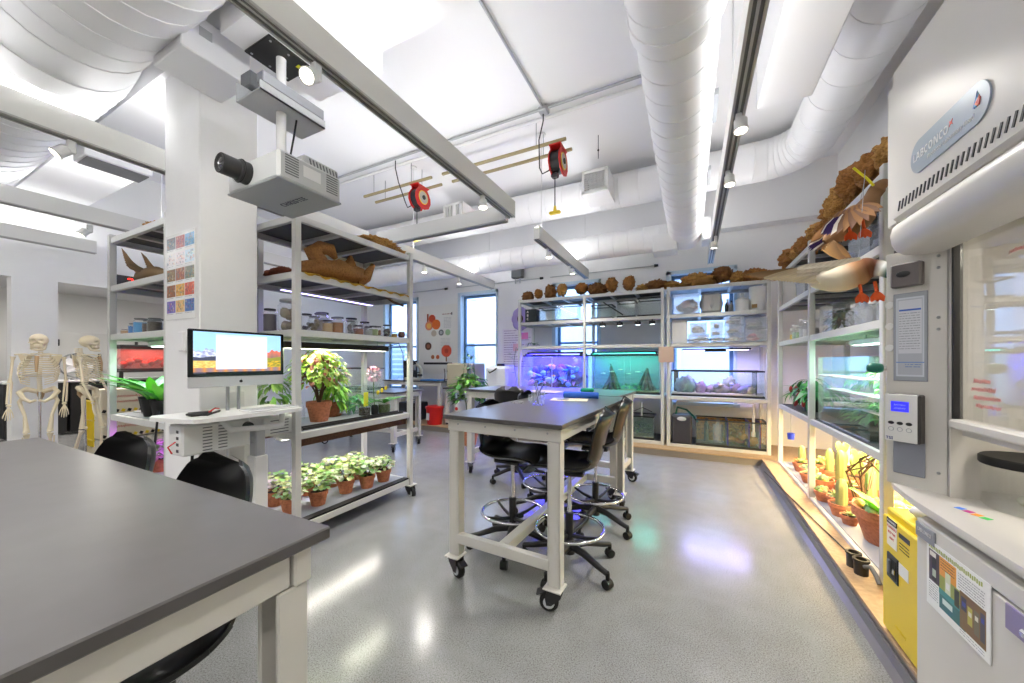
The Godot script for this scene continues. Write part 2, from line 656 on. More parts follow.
func ring_duct(t: Node3D, pts: Array, r, step := 0.3, called := "duct_section") -> void:
	part(MB.new().tube(pts, r, 28), called, M["duct paint"], t)
	for i in pts.size() - 1:
		var a: Vector3 = pts[i]
		var e: Vector3 = pts[i + 1]
		var d := (e - a).normalized()
		var x := d.cross(Vector3.UP).normalized()
		var bs := Basis(x, d, x.cross(d))
		var ln := a.distance_to(e)
		var k := maxi(1, int(ln / step))
		for j in k:
			var q := (j + 0.5) / k
			var ra: float = lerpf(r[i], r[i + 1], q) if r is Array else r
			var key := int(ra * 10000)
			if not rib_shapes.has(key):
				rib_shapes[key] = MB.new().torus(Vector3.ZERO, ra, 0.005, Basis(), 28, 4).mesh()
			put(rib_shapes[key], "seam_rib", M["duct paint"], t, Transform3D(bs, a.lerp(e, q)))

var rib_shapes := {}

func ducts_and_services() -> void:
	var t := thing("air_duct", "round white spiral duct running between the ceiling beams toward the windows", "duct")
	ring_duct(t, [V(-0.07, 3.02, -1.08), V(-0.07, 3.02, -1.9)], 0.215, 0.24)
	ring_duct(t, [V(-0.07, 3.02, -1.9), V(-0.08, 3.02, -5.45)], 0.20, 0.17)
	part(MB.new().cyl(V(-0.07, 3.02, -1.86), V(-0.07, 3.02, -1.94), 0.222, 0.222, 28), "collar", M["duct paint"], t)
	part(MB.new().cbox(V(-0.32, 2.86, -5.25), V(0.3, 0.22, 0.3), 0.01), "takeoff_box", M["duct paint"], t)
	part(MB.new().cbox(V(0.16, 2.98, -5.3), V(0.1, 0.3, 0.3), 0.01), "end_plate", M["duct paint"], t)
	part(MB.new().span(V(0.125, 2.98, -2.9), V(0.15, 3.02, -2.6)), "hanger_strap", M["conduit"], t)
	part(MB.new().span(V(0.125, 2.98, -3.9), V(0.15, 3.02, -3.6)), "hanger_strap", M["conduit"], t)
	t = thing("air_duct", "low round white duct hanging along the window wall under the beam", "duct")
	ring_duct(t, [V(-7.1, 3.03, -5.45), V(-0.3, 3.03, -5.45)], 0.18, 0.2)
	t = thing("air_duct", "high round white duct with supply grilles, bending above the plant racks", "duct")
	var pts := [V(-7.1, 3.7, -5.2), V(0.55, 3.7, -5.2)]
	for i in 7:
		var a := PI / 2 * i / 6.0
		pts.append(V(0.75 + 0.4 * sin(a), 3.7, -4.8 - 0.4 * cos(a)))
	ring_duct(t, pts, 0.225, 0.26)
	ring_duct(t, [V(1.15, 3.7, -4.8), V(1.15, 3.7, 2.4)], 0.225, 0.3)
	for g in [[-1.12, 0.34, true], [-3.35, 0.36, false]]:
		var gb := MB.new()   # open-fronted sheet metal box
		var hx: float = g[1] * 0.5
		gb.span(V(g[0] - hx, 3.48, -5.06), V(g[0] + hx, 3.486, -4.64))
		gb.span(V(g[0] - hx, 3.774, -5.06), V(g[0] + hx, 3.78, -4.64))
		gb.span(V(g[0] - hx, 3.486, -5.06), V(g[0] - hx + 0.006, 3.774, -4.64))
		gb.span(V(g[0] + hx - 0.006, 3.486, -5.06), V(g[0] + hx, 3.774, -4.64))
		gb.span(V(g[0] - hx, 3.48, -5.07), V(g[0] + hx, 3.78, -5.06))
		var bx := part(gb, "grille_box", M["duct paint"], t)
		var fr := MB.new()
		var h: float = g[1] * 0.5
		for s in [-1, 1]:
			fr.span(V(g[0] - h, 3.63 + s * 0.15, -4.64), V(g[0] + h, 3.63 + s * 0.115, -4.62))
			fr.span(V(g[0] + s * h, 3.49, -4.64), V(g[0] + s * (h - 0.035), 3.77, -4.62))
		part(fr, "grille_frame", M["white plastic"], bx)
		var sl := MB.new()
		var n := 15 if g[2] else 9
		for i in n:
			var sx: float = g[0] - h + 0.035 + (g[1] - 0.07) * (i + 0.5) / n
			sl.box(V(sx, 3.63, -4.63), V(0.006 if g[2] else 0.014, 0.24, 0.012))
		if g[2]:
			for i in 9:
				sl.box(V(g[0], 3.52 + i * 0.028, -4.63), V(g[1] - 0.06, 0.005, 0.01))
		else:
			sl.box(V(g[0] + 0.03, 3.63, -4.628), V(0.05, 0.25, 0.014))
		part(sl, "grille_bars", M["white plastic"], bx)
	t = thing("air_duct", "large round white duct passing in front of the column under the ceiling", "duct")
	ring_duct(t, [V(-7.1, 3.29, -0.66), V(-3.4, 3.29, -0.66)], 0.40, 0.16)
	ring_duct(t, [V(-3.4, 3.29, -0.66), V(-3.1, 3.29, -0.68), V(1.5, 3.29, -0.68)], [0.40, 0.345, 0.345], 0.17)
	t = thing("supply_box", "white supply air box with a grey underside grille beneath the ceiling", "air vent", V(-4.58, 3.0, -1.28))
	part(MB.new().cbox(V(0, 0.12, 0), V(0.26, 0.24, 0.42), 0.006), "body", M["duct paint"], t)
	part(MB.new().span(V(-0.11, -0.008, -0.19), V(0.11, 0.004, 0.19)), "grille", mt("vent grey", Color(0.5, 0.5, 0.51), 0.6), t)
	t = thing("duct_box", "flat white rectangular box duct hung below the ceiling by the plant racks", "duct", V(0.62, 3.25, -2.6))
	part(MB.new().cbox(V(0, 0.2, 0), V(0.34, 0.4, 1.5), 0.008), "body", M["duct paint"], t)
	# conduits
	var cn := thing("conduit", "galvanised conduit running over the ceiling to the junction boxes", "conduit")
	part(MB.new().tube([V(-1.4, 3.97, -1.7), V(-1.4, 3.97, -3.55)], 0.014, 8), "pipe", M["conduit"], cn)
	part(MB.new().tube([V(-2.75, 3.97, -1.7), V(-2.75, 3.97, -3.55)], 0.014, 8), "pipe", M["conduit"], cn)
	part(MB.new().tube([V(-2.82, 3.97, -1.7), V(-2.82, 3.97, -3.5)], 0.01, 8), "pipe", M["conduit"], cn)
	part(MB.new().tube([V(-7.1, 3.97, -3.55), V(-0.3, 3.97, -3.55)], 0.014, 8), "pipe", M["conduit"], cn)
	part(MB.new().tube([V(-7.1, 3.96, -3.68), V(-0.3, 3.96, -3.68)], 0.02, 8), "pipe", M["white cable"], cn)
	for x in [-1.4, -2.75]:
		part(MB.new().cbox(V(x, 3.95, -3.55), V(0.1, 0.06, 0.1), 0.012), "junction_box", M["conduit"], cn)
	t = thing("wall_conduit", "thin conduit line with a black end fitting along the window wall", "conduit", V(0, 2.86, -6.28))
	for a in [[-7.0, -4.75], [-4.45, -2.55], [-2.35, -0.55]]:
		part(MB.new().cyl(V(a[0], 0, 0), V(a[1], 0, 0), 0.008, -1, 6), "pipe", M["light grey"], t)
		part(MB.new().cyl(V(a[1], 0, 0), V(a[1] + 0.06, 0, 0), 0.025, 0.02, 8), "end_fitting", M["dark plastic"], t)
	t = thing("wall_box", "grey electrical box with two conduits high on the window wall", "electrical box", V(-3.0, 2.9, -6.3))
	part(MB.new().cbox(V(0, 0.14, 0.06), V(0.22, 0.28, 0.12), 0.01), "box", M["mid grey"], t)
	part(MB.new().cyl(V(-0.05, 0.01, 0.05), V(-0.05, -0.1, 0.05), 0.014, -1, 8), "conduit_stub", M["light grey"], t)
	part(MB.new().cyl(V(0.05, 0.01, 0.05), V(0.05, -0.1, 0.05), 0.014, -1, 8), "conduit_stub", M["light grey"], t)

func pendant(label: String, a: Vector3, b: Vector3, rods: Array, power: float) -> void:
	var t := thing("pendant_light", label, "pendant light", a, 0.0, "indirect pendant light bars")
	var d := b - a
	var ln := d.length()
	t.rotation.y = atan2(d.x, d.z)
	var f := MB.new()
	f.span(V(-0.035, 0.012, 0), V(0.035, 0.14, ln))
	f.span(V(-0.035, 0.14, 0), V(-0.031, 0.16, ln))
	f.span(V(0.031, 0.14, 0), V(0.035, 0.16, ln))
	part(f, "housing", M["fixture paint"], t)
	var k := MB.new()
	k.span(V(-0.035, 0, 0), V(-0.022, 0.012, ln))
	k.span(V(0.022, 0, 0), V(0.035, 0.012, ln))
	k.span(V(-0.006, 0.003, 0), V(0.006, 0.012, ln))
	part(k, "track", M["track grey"], t)
	part(MB.new().span(V(-0.022, 0.009, 0.002), V(0.022, 0.0125, ln - 0.002)), "track_slot", M["track slot"], t)
	part(MB.new().prism(PackedVector2Array([Vector2(-0.03, 0.14), Vector2(0.03, 0.14), Vector2(0, 0.165)]), ln - 0.04, Transform3D(Basis(), V(0, 0, 0.02))), "diffuser", glow("tube glow", Color(1.0, 0.99, 0.97), 3.0), t)
	for q in rods:
		part(MB.new().cyl(V(0, 0.14, q), V(0, 1.3, q), 0.006, -1, 6), "suspension_rod", M["white cable"], t)
		part(MB.new().cyl(V(0, 1.28, q), V(0, 1.3, q), 0.05, -1, 14), "ceiling_canopy", M["white plastic"], t)
	for s in [-1, 1]:   # the two sloping faces of the ridge diffuser throw light wide
		area(t, Transform3D(Basis(Vector3.BACK, s * 0.9) * facing_up(), V(-s * 0.016, 0.172, ln * 0.5)), Vector2(0.03, ln - 0.06), Color(0.99, 0.99, 1.0), power * 0.5)

func spotlight(label: String, x: float, z: float, aim: Vector3, power := 1.05) -> void:
	var t := thing("track_spotlight", label, "spotlight", V(x, 2.7, z), 0.0, "track spotlights")
	part(MB.new().cbox(V(0, -0.045, 0), V(0.03, 0.08, 0.04), 0.005), "adapter", M["white plastic"], t)
	var d := aim.normalized()
	var c := V(0, -0.09, 0) + V(d.x, 0, d.z).normalized() * 0.04
	var u := d.cross(Vector3.RIGHT).normalized()
	var bs := Basis(u.cross(d).normalized(), d, u)
	part(MB.new().tube([V(0, -0.08, 0), V(c.x * 0.6, -0.095, c.z * 0.6), c], 0.012, 8), "arm", M["white plastic"], t)
	var head := part(MB.new().lathe(c, [Vector2(0.0, -0.04), Vector2(0.022, -0.04), Vector2(0.033, -0.028), Vector2(0.033, 0.022), Vector2(0.037, 0.026), Vector2(0.037, 0.036), Vector2(0.031, 0.036)], 18, false, bs), "lamp_head", M["white plastic"], t)
	part(MB.new().cyl(c + d * 0.03, c + d * 0.034, 0.031, 0.031, 18), "lens", glow("spot glow", Color(1.0, 0.95, 0.87), 8.0), head)
	var s := SpotLight3D.new()
	s.name = "light"
	s.spot_angle = 62
	s.spot_angle_attenuation = 1.0
	s.spot_range = 12
	s.light_color = Color(1.0, 0.98, 0.955)
	s.light_energy = power
	s.light_size = 0.06
	s.shadow_enabled = true
	t.add_child(s)
	s.position = c + d * 0.045
	s.basis = Basis.looking_at(d, Vector3.RIGHT if absf(d.y) > 0.95 else Vector3.UP)

func pendant_lights() -> void:
	var P := 0.84
	pendant("light bar carrying the spotlight beside the projector", V(-1.575, 2.7, 2.3), V(-1.575, 2.7, -3.15), [1.2], P * 1.4)
	pendant("short light bar over the mobile benches, ending above the reef tank rack", V(-1.6, 2.7, -3.83), V(-1.6, 2.7, -6.03), [0.15, 2.1], P * 0.7)
	pendant("light bar ending beside the tall window and the fruit poster", V(-3.46, 2.7, -3.26), V(-3.46, 2.7, -6.1), [0.6, 2.7], P * 0.8)
	pendant("crosswise light bar joining two long bars over the plant rack", V(-1.66, 2.7, -3.2), V(-3.42, 2.7, -3.2), [], P * 0.5)
	pendant("light bar running past the front of the column", V(-3.51, 2.7, 2.3), V(-3.51, 2.7, -3.1), [4.4], P * 1.3)
	pendant("light bar over the skeletons, second out from the wall openings", V(-5.45, 2.7, 2.3), V(-5.45, 2.7, -3.6), [4.2], P * 1.3)
	pendant("light bar hung close along the wall with openings", V(-6.95, 2.7, 2.3), V(-6.95, 2.7, -1.77), [3.9], P * 0.8)
	pendant("long light bar with a dark track between the round duct and the fume hood", V(0.235, 2.7, 2.3), V(0.235, 2.7, -5.9), [5.0], P * 1.5)
	spotlight("lit spotlight hanging beside the projector mount", -1.575, -1.1, V(0.25, -0.65, 0.7))
	spotlight("small spotlight near the free end of the long bar, beyond the red cord reel", -1.575, -2.6, V(0.1, -1, 0.15))
	spotlight("lit spotlight under the bar by the column and duct", -3.51, -0.79, V(-0.15, -0.8, 0.75))
	spotlight("lit spotlight between the skeletons and the tall side rack", -5.5, -1.36, V(-0.2, -0.8, 0.5))
	spotlight("spotlight over the microscopes beside the plant rack post", -3.46, -4.08, V(0.1, -1, 0.1))
	spotlight("spotlight over the fruit poster at the bar end", -3.46, -4.94, V(0.05, -1, 0.05))
	spotlight("spotlight at the start of the short bar over the benches", -1.6, -4.18, V(0.1, -1, 0.1))
	spotlight("spotlight at the end of the short bar above the sponges", -1.6, -5.08, V(0.05, -1, 0))
	spotlight("upper lit spotlight on the dark track, next to the box duct", 0.235, -2.39, V(0.02, -1, 0.12))
	spotlight("further lit spotlight on the dark track, beyond the box duct", 0.235, -3.07, V(0.02, -1, 0.1))
	spotlight("added unseen spotlight that brightens the column and its screen", -1.575, -0.45, V(-0.75, -0.7, -0.35), 0.36)  # added lamp out of view, brightens the column face and poster
	for q in [[-1.575, 0.3, "on the long bar above the open floor by the hood"], [-1.575, 1.5, "on the long bar far behind the large bench"], [-3.51, 0.5, "on the column bar past the large bench"], [0.235, 1.0, "on the dark track past the fume hood"], [-5.45, 0.4, "on the bar before the narrow opening"], [0.235, -4.6, "on the dark track toward the tank racks"]]:  # added lamps along the tracks, put in to brighten bench, hood and floor
		spotlight("added fill spotlight " + q[2], q[0], q[1], V(-0.05, -1, -0.15))

func caster(parent: Node3D, at: Vector3, turn: float, braked := true) -> void:
	var b := Basis(Vector3.UP, turn)
	var c := part(MB.new().cbox(at + V(0, 0.125, 0), V(0.1, 0.008, 0.1), 0.002), "caster_plate", M["bench paint"], parent)
	var w := at + b * V(0, 0.05, 0.03)
	part(MB.new().lathe(w, [Vector2(0.0, -0.02), Vector2(0.04, -0.02), Vector2(0.05, -0.012), Vector2(0.05, 0.012), Vector2(0.04, 0.02), Vector2(0.0, 0.02)], 18, false, b * Basis(Vector3.BACK, PI / 2)), "wheel", M["black rubber"], c)
	part(MB.new().lathe(w, [Vector2(0.0, -0.024), Vector2(0.03, -0.023), Vector2(0.03, 0.023), Vector2(0.0, 0.024)], 14, false, b * Basis(Vector3.BACK, PI / 2)), "hub", M["light grey"], c)
	var f := MB.new()
	for s in [-1, 1]:
		var poly := PackedVector2Array([Vector2(-0.045, 0.12), Vector2(0.04, 0.12), Vector2(0.05, 0.075), Vector2(0.042, 0.04), Vector2(0.018, 0.04), Vector2(-0.03, 0.08)])
		f.prism(poly, 0.004, Transform3D(b * Basis(V(0, 0, 1), V(0, 1, 0), V(-1, 0, 0)), at + b * V(s * 0.028 + 0.002, 0, 0)))
	f.cyl(w - b.x * 0.032, w + b.x * 0.032, 0.008, -1, 8)
	f.cbox(at + V(0, 0.115, 0), V(0.06, 0.014, 0.08), 0.003, b)
	part(f, "fork", M["dark plastic"], c)
	if braked:
		part(MB.new().cbox(at + b * V(0, 0.095, 0.075), V(0.05, 0.012, 0.045), 0.004, b * Basis(Vector3.RIGHT, 0.4)), "brake_pedal", M["dark plastic"], c)

func lab_table(called: String, label: String, at: Vector3, turn: float, w: float, d: float, wheels: bool, mid := true, h := 0.95) -> Node3D:
	var t := thing(called, label, "table", at, turn)
	var top := part(MB.new().cbox(V(0, h - 0.0125, 0), V(w, 0.025, d), 0.003), "tabletop", M["bench top"], t)
	top.set_meta("label", "dark grey laminate top")
	var ix := w * 0.5 - 0.042
	var iz := d * 0.5 - 0.05
	for s in [-1, 1]:
		var r := MB.new()
		r.cbox(V(0, h - 0.062, s * iz), V(w - 0.03, 0.073, 0.036), 0.004)
		part(r, "apron", M["bench paint"], t)
		part(MB.new().cbox(V(s * ix, h - 0.062, 0), V(0.036, 0.073, d - 0.14), 0.004), "apron", M["bench paint"], t)
		for k in 4:
			part(MB.new().cyl(V(-ix * 0.85 + k * ix * 0.57, h - 0.055, s * (iz + 0.017)), V(-ix * 0.85 + k * ix * 0.57, h - 0.055, s * (iz + 0.021)), 0.006, -1, 8), "bolt", M["steel"], t)
	var y0 := 0.13 if wheels else 0.03
	ix -= 0.016
	iz -= 0.004
	for sx in [-1, 1]:
		for sz in [-1, 1]:
			var g := MB.new()   # open channel leg
			g.cbox(V(sx * ix, (y0 + h - 0.1) * 0.5, sz * iz + sz * 0.012), V(0.07, h - 0.1 - y0, 0.012), 0.003)
			g.cbox(V(sx * (ix + 0.03), (y0 + h - 0.1) * 0.5, sz * iz - sz * 0.012), V(0.012, h - 0.1 - y0, 0.06), 0.003)
			g.cbox(V(sx * (ix - 0.03), (y0 + h - 0.1) * 0.5, sz * iz - sz * 0.012), V(0.012, h - 0.1 - y0, 0.06), 0.003)
			part(g, "leg", M["bench paint"], t)
			if wheels:
				caster(t, V(sx * ix, 0, sz * iz), R(-2.5, 2.5))
			else:
				part(MB.new().cyl(V(sx * ix, 0, sz * iz), V(sx * ix, 0.04, sz * iz), 0.025, 0.018, 10), "foot", M["dark plastic"], t)
	if mid:
		var along_x := w > d
		if along_x:
			for s in [-1, 1]:
				part(MB.new().cbox(V(s * ix, 0.235, 0), V(0.04, 0.06, d - 0.17), 0.004), "stretcher", M["bench paint"], t)
			part(MB.new().cbox(V(0, 0.235, 0), V(w - 0.15, 0.06, 0.05), 0.004), "brace", M["bench paint"], t)
		else:
			for s in [-1, 1]:
				part(MB.new().cbox(V(0, 0.235, s * iz), V(w - 0.17, 0.06, 0.04), 0.004), "stretcher", M["bench paint"], t)
			part(MB.new().cbox(V(0, 0.235, 0), V(0.06, 0.06, d - 0.15), 0.004), "brace", M["bench paint"], t)
	return t

func shell_mesh() -> ArrayMesh:   # one-piece seat and back with a crescent slot
	var pr := [V(0.225, -0.045, 0.30), V(0.215, -0.018, 0.36), V(0.17, -0.002, 0.41), V(0.08, 0.0, 0.43), V(-0.02, -0.006, 0.43), V(-0.1, 0.0, 0.42), V(-0.16, 0.025, 0.405), V(-0.195, 0.07, 0.385), V(-0.212, 0.13, 0.37), V(-0.222, 0.18, 0.37), V(-0.234, 0.23, 0.375), V(-0.25, 0.275, 0.36), V(-0.266, 0.315, 0.30), V(-0.275, 0.335, 0.2), V(-0.28, 0.343, 0.08)]
	var cz := Curve3D.new()
	for p in pr:
		cz.add_point(V(p.x, p.y, p.z))
	var rows := 64
	var cols := 29
	var fr := []
	var bk := []
	for i in rows + 1:
		var q := float(i) / rows * (pr.size() - 1)
		var k := mini(int(q), pr.size() - 2)
		var f := q - k
		var p0: Vector3 = pr[maxi(k - 1, 0)]
		var p1: Vector3 = pr[k]
		var p2: Vector3 = pr[k + 1]
		var p3: Vector3 = pr[mini(k + 2, pr.size() - 1)]
		var p := p1.cubic_interpolate(p2, p0, p3, f)
		var dir := (p2 - p1)
		var tn := V(0, dir.y, dir.x).normalized()
		var nm := V(0, tn.z, -tn.y)
		if nm.y < 0 and p.y < 0.05:
			nm = -nm
		if p.y >= 0.05 and nm.z < 0:
			nm = -nm
		var a := PackedVector3Array()
		var b := PackedVector3Array()
		for j in cols + 1:
			var s := -1.0 + 2.0 * j / cols
			var bend := 0.03 * s * s * s * s + (0.035 * s * s if p.y > 0.05 else 0.012 * s * s)
			var c := V(s * p.z * 0.5, p.y, p.x) + nm * bend
			a.append(c + nm * 0.006)
			b.append(c - nm * 0.006)
		fr.append(a)
		bk.append(b)
	var m := MB.new()
	var hole := func(i: int, j: int) -> bool:
		var s := -1.0 + 2.0 * (j + 0.5) / cols
		var t := float(i) / rows
		return absf(s) < 0.5 and t > 0.545 + 0.16 * s * s and t < 0.60 + 0.03 * s * s
	for i in rows:
		for j in cols:
			if hole.call(i, j):
				continue
			m.grid([[fr[i][j], fr[i][j + 1]], [fr[i + 1][j], fr[i + 1][j + 1]]])
			m.grid([[bk[i][j + 1], bk[i][j]], [bk[i + 1][j + 1], bk[i + 1][j]]])
	# smooth the patches by giving coincident vertices one normal
	var acc := {}
	for i in m.v.size():
		var key := (m.v[i] * 20000.0).round()
		acc[key] = acc.get(key, Vector3.ZERO) + m.n[i]
	for i in m.v.size():
		m.n[i] = acc[(m.v[i] * 20000.0).round()].normalized()
	for i in rows:
		m.quad(fr[i][0], bk[i][0], bk[i + 1][0], fr[i + 1][0])
		m.quad(bk[i][cols], fr[i][cols], fr[i + 1][cols], bk[i + 1][cols])
	for j in cols:
		m.quad(fr[0][j], fr[0][j + 1], bk[0][j + 1], bk[0][j])
		m.quad(fr[rows][j + 1], fr[rows][j], bk[rows][j], bk[rows][j + 1])
	return m.mesh()

var shell_shape: ArrayMesh

func stool(label: String, at: Vector3, turn: float, h: float, group: String, tall := 1.0) -> void:
	var t := thing("lab_stool", label, "stool", at, turn, group)
	if shell_shape == null:
		shell_shape = shell_mesh()
	put(shell_shape, "seat_shell", M["black shell"], t, Transform3D(Basis.from_scale(V(1.0, tall, 1.0)), V(0, h, 0)))
	part(MB.new().cbox(V(0, h - 0.03, 0), V(0.2, 0.025, 0.2), 0.006), "seat_plate", M["dark plastic"], t)
	part(MB.new().cyl(V(0, 0.3, 0), V(0, h - 0.03, 0), 0.014, -1, 12), "gas_lift", M["chrome"], t)
	part(MB.new().lathe(V(0, 0, 0), [Vector2(0.0, 0.08), Vector2(0.034, 0.08), Vector2(0.034, 0.16), Vector2(0.026, 0.17), Vector2(0.026, 0.34), Vector2(0.0, 0.34)], 14), "column_sleeve", M["dark plastic"], t)
	part(MB.new().tube([V(0.06, h - 0.03, 0.05), V(0.16, h - 0.04, 0.07), V(0.2, h - 0.05, 0.07)], 0.006, 6), "height_lever", M["dark plastic"], t)
	var fr := part(MB.new().torus(V(0, 0.245, 0), 0.215, 0.0105, Basis(), 36, 8), "foot_ring", M["chrome"], t)
	var sp := MB.new()
	for k in 4:
		var a := TAU * k / 4 + 0.5
		sp.tube([V(cos(a) * 0.03, 0.2, sin(a) * 0.03), V(cos(a) * 0.12, 0.215, sin(a) * 0.12), V(cos(a) * 0.212, 0.245, sin(a) * 0.212)], [0.014, 0.011, 0.009], 6)
	part(sp, "ring_spokes", M["dark plastic"], fr)
	part(MB.new().cyl(V(0.03, 0.2, 0.02), V(0.065, 0.2, 0.045), 0.02, 0.018, 10), "ring_knob", M["dark plastic"], fr)
	for k in 5:
		var a := TAU * k / 5 + 0.3
		var d := V(cos(a), 0, sin(a))
		var leg := part(MB.new().tube([d * 0.02 + V(0, 0.13, 0), d * 0.12 + V(0, 0.125, 0), d * 0.24 + V(0, 0.095, 0), d * 0.3 + V(0, 0.085, 0)], [0.026, 0.022, 0.018, 0.016], 8), "base_arm", M["dark plastic"], t)
		var x := d.cross(Vector3.UP)
		part(MB.new().cyl(d * 0.3 - x * 0.022 + V(0, 0.027, 0), d * 0.3 + x * 0.022 + V(0, 0.027, 0), 0.027, -1, 14).cyl(d * 0.3 + V(0, 0.04, 0), d * 0.3 + V(0, 0.09, 0), 0.012, -1, 8), "caster", M["black rubber"], leg)

func benches() -> void:
	lab_table("lab_bench", "large dark-topped bench on a white frame, with empty top", V(-1.693, 0, -0.03), 0.0, 2.012, 0.966, false)
	lab_table("mobile_bench", "dark-topped bench on braked casters holding the beaker of tools", V(-0.93, 0, -2.55), -0.045, 0.765, 1.62, true, true, 0.98)
	lab_table("mobile_bench", "wide bench on casters set crosswise before the reef tank", V(-1.47, 0, -3.82), -0.075, 1.80, 0.74, true, true, 0.98)
	stool("black stool facing the mobile bench, back turned to the plant rack", V(-1.135, 0, -2.28), PI / 2 - 0.05, 0.64, "stools at the mobile benches")
	stool("black stool on the kerb side of the mobile bench, by its braked wheel", V(-0.70, 0, -2.22), -PI / 2 + 0.15, 0.64, "stools at the mobile benches")
	stool("black stool on the kerb side of the bench, in the middle of its length", V(-0.69, 0, -2.87), -PI / 2 + 0.15, 0.65, "stools at the mobile benches")
	stool("black stool pushed under the crosswise bench", V(-1.73, 0, -3.58), PI + 0.05, 0.66, "stools at the mobile benches")
	stool("black stool half hidden behind the mobile bench, second on the plant rack side", V(-1.12, 0, -2.95), PI / 2, 0.66, "stools at the mobile benches")
	stool("black stool pushed under the large bench below the computer screen", V(-1.27, 0, -0.365), 0.05, 0.535, "stools at the large bench", 1.28)
	stool("black stool pushed under the large bench by the tall side rack", V(-1.97, 0, -0.385), 0.12, 0.535, "stools at the large bench", 1.28)
	# things on the benches
	var b := thing("beaker", "clear glass beaker full of dissecting tools on the bench", "beaker", V(-1.01, 0.98, -2.45))
	part(MB.new().lathe(Vector3.ZERO, [Vector2(0.0, 0.002), Vector2(0.046, 0.002), Vector2(0.05, 0.008), Vector2(0.05, 0.095), Vector2(0.053, 0.1), Vector2(0.047, 0.1), Vector2(0.047, 0.01), Vector2(0.0, 0.008)], 24), "glass", M["jar glass"], b)
	for k in 9:
		var a := R(0, TAU)
		var q := V(cos(a) * 0.03, 0.012, sin(a) * 0.03)
		var e := V(cos(a + 2.6) * R(0.03, 0.05), R(0.15, 0.19), sin(a + 2.6) * R(0.03, 0.05))
		var tool := thing("dissecting_tool", "thin dissecting tool standing in the glass beaker", "tool", b.position + q, 0.0, "tools in the beaker")
		part(MB.new().tube([Vector3.ZERO, (e - q) * 0.7, e - q], [0.002, 0.0035, 0.004], 6), "shaft", M["steel"] if k % 3 else M["dark plastic"], tool)
	b = thing("glass_jar", "small clear jar behind the beaker of tools", "jar", V(-1.12, 0.98, -2.62))
	part(MB.new().lathe(Vector3.ZERO, [Vector2(0.0, 0.002), Vector2(0.04, 0.002), Vector2(0.042, 0.01), Vector2(0.042, 0.055), Vector2(0.036, 0.06), Vector2(0.036, 0.01), Vector2(0.0, 0.008)], 20), "glass", M["jar glass"], b)
	single(MB.new().lathe(Vector3.ZERO, [Vector2(0, 0), Vector2(0.05, 0), Vector2(0.055, 0.012), Vector2(0.05, 0.012), Vector2(0, 0.004)], 20), "glass_dish", M["jar glass"], "low clear dish lying near the beaker", "dish", "", V(-1.2, 0.98, -2.5))
	var sh := img(64, 64, Color(0.92, 0.86, 0.74))
	for i in 9:
		scribble(sh, 6, 6 + i * 6, 50, Color(0.6, 0.55, 0.5), 1)
	var sm := printed("note sheet", sh, 0.8)
	single(MB.new().box(V(0, 0.001, 0), V(0.3, 0.002, 0.22)), "paper_sheet", sm, "cream paper sheet under the blue roll", "paper", "", V(-0.92, 0.98, -2.92), 0.2)
	single(MB.new().lathe(V(0, 0.003, 0), [Vector2(0, 0), Vector2(0.05, 0), Vector2(0.052, 0.006), Vector2(0, 0.006)], 20), "metal_dish", M["steel"], "small flat metal dish on the cream sheet", "dish", "", V(-0.97, 0.98, -2.89))
	var roll := thing("foam_roll", "bright blue foam roll lying on the bench", "foam roll", V(-0.86, 0.982, -3.05), 0.12)
	part(MB.new().lathe(V(-0.15, 0.028, 0), [Vector2(0.008, 0.0), Vector2(0.024, 0.0), Vector2(0.028, 0.004), Vector2(0.028, 0.296), Vector2(0.024, 0.3), Vector2(0.008, 0.3)], 18, false, Basis(Vector3.BACK, -PI / 2)), "foam", mt("blue foam", Color(0.08, 0.33, 0.72), 0.7), roll)
	var gl := thing("green_sponge", "small green scouring sponge on the crosswise bench", "sponge", V(-0.98, 0.98, -3.72), 0.2)
	part(MB.new().cbox(V(0, 0.02, 0), V(0.14, 0.04, 0.07), 0.012), "pad", mt("green pad", Color(0.1, 0.62, 0.45), 0.9), gl)
	for p in [[-1.62, -3.72, "clear bottle standing on the crosswise bench by the beaker", 0.2], [-1.5, -3.95, "tall clear bottle on the crosswise bench near the reef tank", 0.24]]:
		var bt := thing("clear_bottle", p[2], "bottle", V(p[0], 0.95, p[1]))
		part(MB.new().lathe(Vector3.ZERO, [Vector2(0, 0.002), Vector2(0.036, 0.002), Vector2(0.038, 0.01), Vector2(0.038, p[3] * 0.6), Vector2(0.014, p[3] * 0.78), Vector2(0.014, p[3] * 0.9)], 18), "glass", M["jar glass"], bt)
		part(MB.new().cyl(V(0, p[3] * 0.9, 0), V(0, p[3], 0), 0.017, -1, 12), "cap", M["white plastic"], bt)
	single(MB.new().box(V(0, 0.001, 0), V(0.32, 0.002, 0.22)), "paper_sheet", sm, "cream paper sheet on the crosswise bench", "paper", "", V(-1.4, 0.98, -3.62), -0.1)

